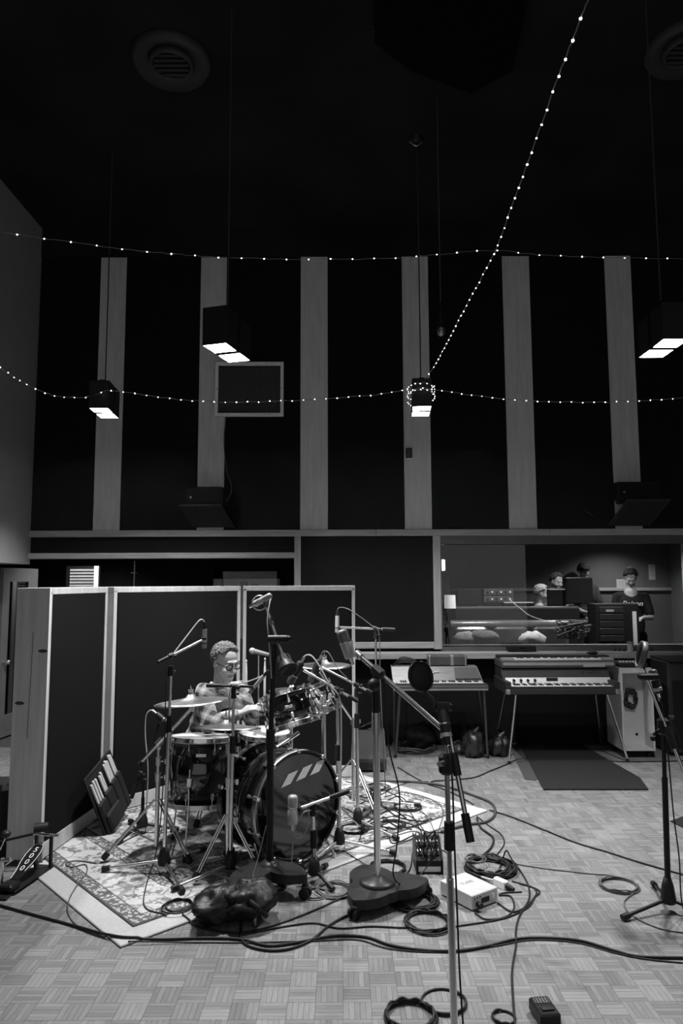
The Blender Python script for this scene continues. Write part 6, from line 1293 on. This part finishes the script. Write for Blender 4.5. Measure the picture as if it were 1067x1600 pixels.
tr2 = F(698, 1168); s = thing('tin_can', 'dark open cylinder lying beside the brass horn', 'cylinder', tuple(tr2)); Mh = frame(tr2+Vector((0,0.12,0.085)), (0.5, -0.8, -0.1)); MB().lathe([(0.001,-0.3),(0.07,-0.3),(0.075,0.0),(0.08,0.005),(0.072,0.006),(0.068,-0.1),(0.001,-0.1)], Mh, 28).build('barrel', mat('dark_tin', 0.1, 0.4, 0.7), s); MB().lathe([(0.078,0.0),(0.083,0.003),(0.083,0.012),(0.078,0.012)], Mh, 28, closed=True).build('rim', NIK, s)
c = F(655, 1166); lump((c.x, min(c.y, 7.66), 0.13), (0.15, 0.12, 0.13), None, 11, 0.3, 24).build('cloth_heap', DARK); o = bpy.data.objects['cloth_heap']; tag(o, 'dark crumpled cloth heap against the wall under the compact piano', 'cloth')
# ================================================================== CONTROL ROOM
def cp(px, py, d): return P(px, py, d)
# unseen downlights added to brighten the control room and the booth
def downlight(name, x, y, z, e, label, size=0.06, spot=130):
    s = thing(name, label, 'unseen ceiling light', (x, y, z-0.03)); MB().lathe([(size,0.03),(size*1.25,0.03),(size*1.25,0.0),(size,0.0)], T(x,y,z-0.03), 24, closed=True).build('trim_ring', WHT, s); MB().cyl((x,y,z-0.012), (x,y,z-0.004), size*0.95, n=24).build('lens', mat('downlight_lens', 1, 0.5, emit=4.0), s)
    l = bpy.data.lights.new('lamp_light', 'SPOT'); l.energy = e; l.spot_size = math.radians(spot); l.spot_blend = 0.8; l.shadow_soft_size = 0.05; o = bpy.data.objects.new('lamp_light', l); C.objects.link(o); o.parent = s; o.location = (0, 0, 0.0)
downlight('unseen_downlight', 3.5, 8.6, 2.6, 75, 'unseen downlight added to light the standing person in the control room')
downlight('unseen_downlight', 1.9, 8.75, 2.6, 70, 'unseen downlight added above the leather sofa')
downlight('unseen_downlight', 3.15, 9.7, 2.6, 55, 'unseen downlight added to light the people behind the monitors')
downlight('unseen_downlight', -3.2, 8.75, 2.5, 40, 'unseen downlight lighting the inside of the dark booth')
downlight('unseen_downlight', 4.2, 10.5, 2.6, 45, 'unseen downlight added to brighten the papered far wall')
# sofa
sy = 8.55; sx0, sx1 = cp(712, 990, sy).x, cp(905, 990, sy).x; zt_ = cp(800, 974, sy+0.5).z
sf = thing('leather_sofa', 'dark leather sofa under the control room window', 'sofa', ((sx0+sx1)/2, sy, CZ))
SL = mat('sofa_leather', 0.09, 0.3, var=0.2, scale=12, bump=0.3, bscale=14)
n = 3; wseg = (sx1-sx0)/n
for k in range(n):
    b = MB().rbox((sx0+wseg*(k+0.5), sy+0.42, (CZ+0.35+zt_)/2), (wseg-0.01, 0.2, zt_-CZ-0.35), 0.06); b.build('back_cushion', SL, sf); MB().rbox((sx0+wseg*(k+0.5), sy+0.05, CZ+0.36), (wseg-0.01, 0.6, 0.16), 0.05).build('seat_cushion', SL, sf)
MB().cyl((sx0, sy+0.42, zt_-0.03), (sx1, sy+0.42, zt_-0.03), 0.075, n=16).build('top_roll', SL, sf); MB().bbox((sx0, sy-0.2, CZ+0.05), (sx1, sy+0.5, CZ+0.29)).build('frame', SL, sf)
for x in (sx0-0.09, sx1+0.09): MB().rbox((x, sy+0.1, CZ+0.32), (0.17, 0.75, 0.58), 0.06).build('armrest', SL, sf)
for x in (sx0+0.05, sx1-0.05):
    for y in (sy-0.15, sy+0.45): MB().cyl((x, y, CZ), (x, y, CZ+0.06), 0.02, n=10).build('leg', BLK, sf)
for k, (px, py, w_, l, v) in enumerate(((755, 997, 0.2, 'dark striped cushion lying in the sofa corner', 0.12), (727, 1000, 0.16, 'crumpled pale cushion at the sofa arm', 0.25), (832, 1000, 0.16, 'folded pale blanket lying on the sofa', 0.5))):
    c = cp(px, py, sy+0.1); lump(c, (w_, 0.12, 0.1), None, 20+k, 0.2, 20, False).build('cushion', mat('cushion_%d' % k, v, 0.9, var=0.3, scale=30)); o = [q for q in bpy.data.objects if q.name.startswith('cushion')][-1]; tag(o, l, 'cushion')
# table lamp at left with lit shade
lc = cp(703, 942, 9.19); tl = thing('table_lamp', 'small table lamp with lit pale shade beside the sofa', 'table lamp', (lc.x, 9.19, cp(703, 978, 9.19).z)); zb_ = tl.location.z
MB().lathe([(0.07, 0.1), (0.075, -0.07)], T(lc.x, 9.19, lc.z), 24).build('shade', mat('lit_shade', 0.6, 0.8, emit=0.22), tl); MB().cyl((lc.x, 9.19, zb_), (lc.x, 9.19, lc.z), 0.008, n=8).build('stem', BLK, tl)
MB().lathe([(0.001,0.0),(0.06,0.0),(0.045,0.02),(0.001,0.03)], T(lc.x, 9.19, zb_), 20).build('base', BLK, tl)
st = thing('side_table', 'narrow dark side table carrying the small lamp', 'table', (lc.x, 9.19, CZ)); MB().rbox((lc.x, 9.19, zb_-0.015), (0.3, 0.2, 0.028), 0.004).build('top', BLKM, st)
for x in (-0.13, 0.13):
    for y in (-0.1, 0.1): MB().bbox((lc.x+x-0.012, 9.19+y-0.012, CZ), (lc.x+x+0.012, 9.19+y+0.012, zb_-0.029)).build('leg', BLK, st)
# desk with console, screens
dy = 9.35; d0, d1 = cp(712, 945, dy).x, cp(905, 945, dy).x; dz = cp(800, 948, dy).z
dk = thing('mixing_desk', 'long dark mixing desk with rack gear behind the sofa', 'desk', ((d0+d1)/2, dy, CZ)); MB().bbox((d0, dy, CZ+0.004), (d1, dy+0.03, dz-0.03)).build('front_panel', BLKM, dk); MB().rbox(((d0+d1)/2, dy+0.23, dz-0.015), (d1-d0, 0.46, 0.03), 0.005).build('worktop', mat('desk_top', 0.1, 0.4, var=0.2, scale=5), dk)
for x in (d0+0.02, d1-0.02): MB().bbox((x-0.02, dy+0.03, CZ+0.004), (x+0.02, dy+0.44, dz-0.03)).build('side_panel', BLKM, dk)
for k, (pa, pb, ya, yb) in enumerate(((756, 802, 920, 930), (756, 802, 931, 941))):
    a, b = cp(pa, yb, dy+0.2), cp(pb, ya, dy+0.2); r = thing('rack_unit', ['upper', 'lower'][k]+' rack unit with rows of lit knobs on the mixing desk', 'rack gear', ((a.x+b.x)/2, dy+0.2, a.z)); MB().rbox(((a.x+b.x)/2, dy+0.35, (a.z+b.z)/2), (b.x-a.x, 0.3, b.z-a.z), 0.004).build('chassis', mat('rack_face', 0.12, 0.4, 0.5), r)
    for q in range(6): MB().cyl((a.x+0.05+q*0.06, dy+0.2, (a.z+b.z)/2), (a.x+0.05+q*0.06, dy+0.18, (a.z+b.z)/2), 0.013, n=10).build('knob', WHT if q % 2 else BLKM, r)
kz = cp(810, 937, dy+0.15); a, b = cp(788, 940, dy+0.1), cp(836, 936, dy+0.1); kk = thing('desk_keyboard', 'slim pale keyboard on the mixing desk', 'keyboard', ((a.x+b.x)/2, dy+0.2, dz)); MB().rbox(((a.x+b.x)/2, dy+0.22, dz+0.03), (b.x-a.x, 0.16, 0.03), 0.004).build('case', BLKM, kk); MB().bbox((a.x+0.01, dy+0.145, dz+0.046), (b.x-0.01, dy+0.23, dz+0.054)).build('keybed', WHT, kk); MB().bbox((a.x, dy+0.15, dz), (b.x, dy+0.3, dz+0.015)).build('riser', BLKM, kk)
def screen(pa, pb, ya, yb, d, label, back=False):
    a, b = cp(pa, yb, d), cp(pb, ya, d); s = thing('computer_monitor', label, 'monitor', ((a.x+b.x)/2, d, dz)); MB().rbox(((a.x+b.x)/2, d, (a.z+b.z)/2), (b.x-a.x, 0.05, b.z-a.z), 0.012).build('panel', mat('screen_back', 0.012, 0.45), s); MB().box(((a.x+b.x)/2, d+0.05, (dz+a.z)/2+0.05), (0.06, 0.03, abs(a.z-dz)+0.12)).build('neck', BLK, s); MB().rbox(((a.x+b.x)/2, d+0.05, dz+0.008), (0.22, 0.16, 0.014), 0.004).build('foot', BLK, s)
screen(714, 752, 920, 946, dy+0.12, 'dark computer monitor at the lamp end of the mixing desk')
screen(855, 884, 920, 946, dy+0.16, 'low dark computer monitor next to the tall monitor')
screen(884, 925, 902, 944, dy+0.1, 'tall dark computer monitor before the capped person')
sp = thing('studio_monitor', 'tall dark loudspeaker standing behind the table lamp', 'loudspeaker', (cp(696, 940, 9.7).x-0.07, 9.7, CZ)); zs_ = cp(700, 903, 9.7).z; MB().rbox((sp.location.x-0.02, 9.8, (CZ+zs_)/2+0.002), (0.3, 0.3, zs_-CZ-0.006), 0.01).build('cabinet', BLKM, sp); MB().cyl((sp.location.x, 9.649, zs_-0.3), (sp.location.x, 9.64, zs_-0.3), 0.1, n=24).build('woofer', RUB, sp)
# rack the standing person works on
ry = 9.05; ra_, rb_ = cp(930, 941, ry).x, cp(998, 941, ry).x; rz_ = cp(960, 943, ry).z
rk = thing('equipment_rack', 'waist-high dark equipment rack before the standing person', 'rack', ((ra_+rb_)/2, ry, CZ)); MB().rbox(((ra_+rb_)/2, ry+0.16, (CZ+rz_)/2), (rb_-ra_, 0.3, rz_-CZ-0.004), 0.008).build('cabinet', BLKM, rk)
for k in range(5): MB().rbox(((ra_+rb_)/2-0.08, ry+0.006, rz_-0.08-k*0.09), ((rb_-ra_)*0.55, 0.012, 0.075), 0.003).build('rack_panel', mat('rack_panel_grey', 0.04, 0.4, 0.4), rk)
MB().box((ra_+0.18, ry-0.002, rz_-0.09), (0.1, 0.006, 0.03)).build('meter', mat('meter_face', 0.3, 0.5), rk); MB().bbox((rb_-0.09, ry-0.004, CZ+0.2), (rb_-0.04, ry+0.002, rz_-0.1)).build('paper_strip', WHT, rk)
# cable heap on the sofa back
hc = cp(908, 985, 8.5); b = MB(); rr = random.Random(5)
for k in range(16):
    p = [hc+Vector((rr.uniform(-0.3,0.12), rr.uniform(-0.05,0.1), rr.uniform(-0.1,0.12))) for q in range(5)]; b.tube(p, 0.008, 6, 5)
single('cable_heap', b, CABG, 'heap of tangled cables on the end of the sofa', 'cable heap')
single('pale_cable', MB().tube([cp(797, 938, 9.2), cp(812, 950, 9.1), cp(828, 962, 9.05), cp(855, 971, 9.0)], 0.006, 6), mat('pale_cable', 0.35), 'pale cable hanging from the mixing desk over the sofa', 'cable')
# papers on the far wall, ledge things
def paper(pa, pb, ya, yb, d, label):
    a, b = cp(pa, yb, d), cp(pb, ya, d); s = thing('paper_sheet', label, 'paper', ((a.x+b.x)/2, d, a.z)); MB().bbox((a.x, d-0.002, a.z), (b.x, d, b.z)).build('sheet', mat('paper', 0.6, 0.8), s)
    for k in range(5): MB().bbox((a.x+0.02, d-0.0035, b.z-0.04-0.035*k), (b.x-0.02-0.01*(k % 2), d-0.002, b.z-0.035-0.035*k)).build('print_line', mat('print_ink', 0.15, 0.8), s)
paper(1014, 1023, 882, 906, CY1-0.005, 'narrow printed sheet pinned high on the control room wall')
paper(964, 977, 905, 930, CY1-0.005, 'printed sheet pinned low behind the standing person')
rl = MB().rbox(((CX0+CX1)/2, CY1-0.02, cp(900, 921, CY1).z), (CX1-CX0, 0.04, 0.05), 0.004); rl.build('trim_wall_rail', mat('pale_rail', 0.4, 0.5), kind='structure')
MB().rbox((cp(1066, 900, 10.2).x+0.06, 10.2, 1.4), (0.1, 0.06, 2.1), 0.004).build('trim_door_post', WHT, kind='structure')
li = cp(692, 883, 10.6); wl = thing('wall_lamp', 'glowing narrow wall lamp at the window edge of the control room', 'wall lamp', (li.x, 10.6, li.z-0.09)); MB().rbox((li.x, 10.6, li.z), (0.06, 0.05, 0.17), 0.01).build('glowing_glass', mat('lamp_glass', 0.9, 0.5, emit=1.4), wl); MB().bbox((CX0, 10.59, li.z-0.01), (li.x-0.03, 10.61, li.z+0.01)).build('bracket', BLK, wl)
# things on the ledge in front of the window
lz = zl1+0.001; ly = WY-0.1
a, b = P(980, 1010, ly), P(989, 1000, ly); jr = thing('glass_jar', 'small pale jar with lid standing on the wooden ledge', 'jar', ((a.x+b.x)/2, ly, lz)); MB().cyl(((a.x+b.x)/2, ly, lz), ((a.x+b.x)/2, ly, lz+0.085), 0.033, n=20).build('jar_body', mat('jar_paper', 0.4, 0.5, var=0.2, scale=40), jr); MB().cyl(((a.x+b.x)/2, ly, lz+0.085), ((a.x+b.x)/2, ly, lz+0.105), 0.034, n=20).build('lid', mat('jar_lid', 0.25, 0.4, 0.6), jr)
for k in range(7):
    x = P(960+7.5*k if k < 3 else 970+8*k, 1012, ly).x; single('small_pebble', lump((x, ly, lz+0.014), (0.018, 0.014, 0.012), None, 30+k, 0.2, 10, False), BLKM, 'small dark lump lying on the ledge beside the pale jar', 'lump', 'dark lumps on the ledge')
a, b = P(792, 1014, ly), P(836, 1014, ly); s = thing('pencil_case', 'long low black case lying on the wooden ledge', 'case', ((a.x+b.x)/2, ly, lz)); MB().rbox(((a.x+b.x)/2, ly, lz+0.035), (b.x-a.x, 0.1, 0.068), 0.012).build('shell', BLKM, s); MB().rbox(((a.x+b.x)/2, ly-0.052, lz+0.05), (0.05, 0.008, 0.015), 0.003).build('latch', BLK, s)
a, b = P(900, 1011, ly), P(935, 1007, ly); a.z = lz+0.006; b.z = lz+0.006; s = thing('metal_rod', 'thin bright metal rod lying on the wooden ledge', 'rod', tuple(a)); MB().cyl(a, b, 0.005, n=8).build('rod', CHR, s); MB().cyl(b, b+(b-a)*0.06, 0.009, n=8).build('tip', CHR, s)
# ---- people behind the glass
def standing(label, hx, hy, d, look, k=1.0, scale=1.0, shirt=0.02, hairv=0.03, hat=False, beard=False, arms=None, lean=Vector((0,0,0)), seated=False, glasses=False, text=None, cap_v=0.03):
    c = cp(hx, hy, d); s = thing('person', label, 'person', (c.x-lean.x, d, CZ+0.001)); Mh = head_frame(c, look); f = Vector((look[0], look[1], 0)).normalized(); r = Vector((f.y, -f.x, 0)); hip = c+Vector((0,0,-0.78*scale))-lean; nk = c+Vector((0,0,-0.2))-f*0.04
    Rm = Matrix((r, f, Vector((0,0,1)))).transposed()
    bdy = head_geo(MB(), Mh, 1.0); bdy.cone(c+Vector((0,0,-0.06))-f*0.02, nk, 0.055, 0.06); sh = {}
    b2 = MB(); ch = nk.lerp(hip, 0.3); b2.sphere(ch, (0.19, 0.115, 0.18), 18, None, Rm); b2.sphere(nk.lerp(hip, 0.72), (0.165, 0.12, 0.22), 18, None, Rm); b2.sphere(hip, (0.17, 0.12, 0.1), 16, None, Rm)
    for sg in (-1, 1):
        S = nk+r*0.175*sg+Vector((0,0,-0.06)); E = S+r*0.06*sg+Vector((0,0,-0.27))+f*0.05; W = E+f*0.2-r*0.13*sg+Vector((0,0,0.0 if arms else -0.08))
        b2.cone(S, S.lerp(E, 0.75), 0.065, 0.062); b2.cone(S, nk+Vector((0,0,-0.05)), 0.06, 0.06); bdy.cone(S, E, 0.042, 0.038); bdy.cone(E, W, 0.037, 0.027); hand(bdy, W, W+f*0.12-r*0.06*sg, (0,0,1), -r*sg, 0.6)
    if seated:
        hp = hip
        for sg in (-1, 1): b2.cone(hp+r*0.09*sg, hp+r*0.1*sg+f*0.4, 0.08, 0.065); b2.cone(hp+r*0.1*sg+f*0.4, Vector((hp.x, hp.y, CZ+0.08))+r*0.1*sg+f*0.42, 0.06, 0.05)
    bdy.cone(nk, hip, 0.09, 0.11)
    remeshed(bdy, 0.008, 3).build('body', SKIN, s); remeshed(b2, 0.012, 4).build('shirt', mat('shirt_%s' % str(shirt), shirt, 0.9, var=0.2, scale=40), s)
    lg = MB()
    for sg in (-1, 1): lg.cone(hip+r*0.09*sg, Vector((hip.x, hip.y, CZ+0.5))+r*0.1*sg, 0.095, 0.065); lg.cone(Vector((hip.x, hip.y, CZ+0.5))+r*0.1*sg, Vector((hip.x, hip.y, CZ+0.09))+r*0.1*sg, 0.064, 0.045)
    remeshed(lg, 0.015, 3).build('trousers', mat('dark_denim', 0.03), s)
    for sg in (-1, 1): MB().sphere(Vector((hip.x, hip.y, CZ+0.045))+r*0.1*sg+f*0.05, (0.045, 0.13, 0.043), 14, None, Rm).build('shoe', LEA, s)
    hair_cap(Mh, 1.0, 1.0, 0.05, -0.06, 0.006, hx).build('hair', mat('hair_%s' % str(hairv), hairv, 0.5, var=0.4, scale=60), s)
    if hat: b = MB().sphere((0,-0.012,0.05), (0.09,0.108,0.085), 18, Mh); b.sphere((0,0.1,0.06), (0.06,0.07,0.008), 14, Mh); remeshed(b, 0.008, 2).build('cap', mat('cap_cloth', cap_v, 0.9), s)
    if beard: b = MB().sphere((0,0.045,-0.095), (0.058,0.055,0.05), 16, Mh); b.build('beard', mat('hair_%s' % str(hairv), hairv), s)
    if glasses:
        b = MB()
        for sx in (-1,1): b.tube([Mh @ Vector((sx*(0.033+0.024*math.cos(t)), 0.1, 0.004+0.017*math.sin(t))) for t in [2*PI*i/14 for i in range(15)]], 0.003, 6, raw=True)
        b.build('glasses', BLK, s)
    if text:
        Mt = Matrix.Translation(ch+f*0.128+Vector((0,0,0.02))) @ Matrix((-r*1.0, Vector((0,0,1)), f)).transposed().to_4x4()
        Mt = Matrix.Translation(ch+f*0.13+Vector((0,0,0.03))) @ Matrix((Vector((0,0,1)).cross(f), Vector((0,0,1)), f)).transposed().to_4x4(); text_mb(text, 0.095, Mt, 0.004, 0.25).build('shirt_lettering', WHT, s); MB().sphere(ch+f*0.112+Vector((0,0,-0.07)), (0.05,0.012,0.045), 16, None, Rm).build('shirt_emblem', mat('emblem_grey', 0.2, 0.9, var=0.8, scale=50), s)
    return s
standing('person in dark lettered T-shirt standing at the equipment rack', 985, 903, 9.62, (-0.25, -0.85, -0.6), shirt=0.012, hairv=0.025, arms=True, text='Poison')
standing('person in cap and glasses standing behind the tall monitor', 912, 893, 10.98, (0.05, -1, -0.15), shirt=0.05, hairv=0.04, hat=True, glasses=True)
standing('bearded person in grey top leaning in beside the capped person', 870, 909, 10.5, (0.3, -0.9, -0.25), shirt=0.15, hairv=0.05, beard=True)
standing('fair-haired person seated at the mixing desk in profile', 846, 928, 10.12, (0.9, -0.35, -0.1), shirt=0.2, hairv=0.35, scale=0.85)
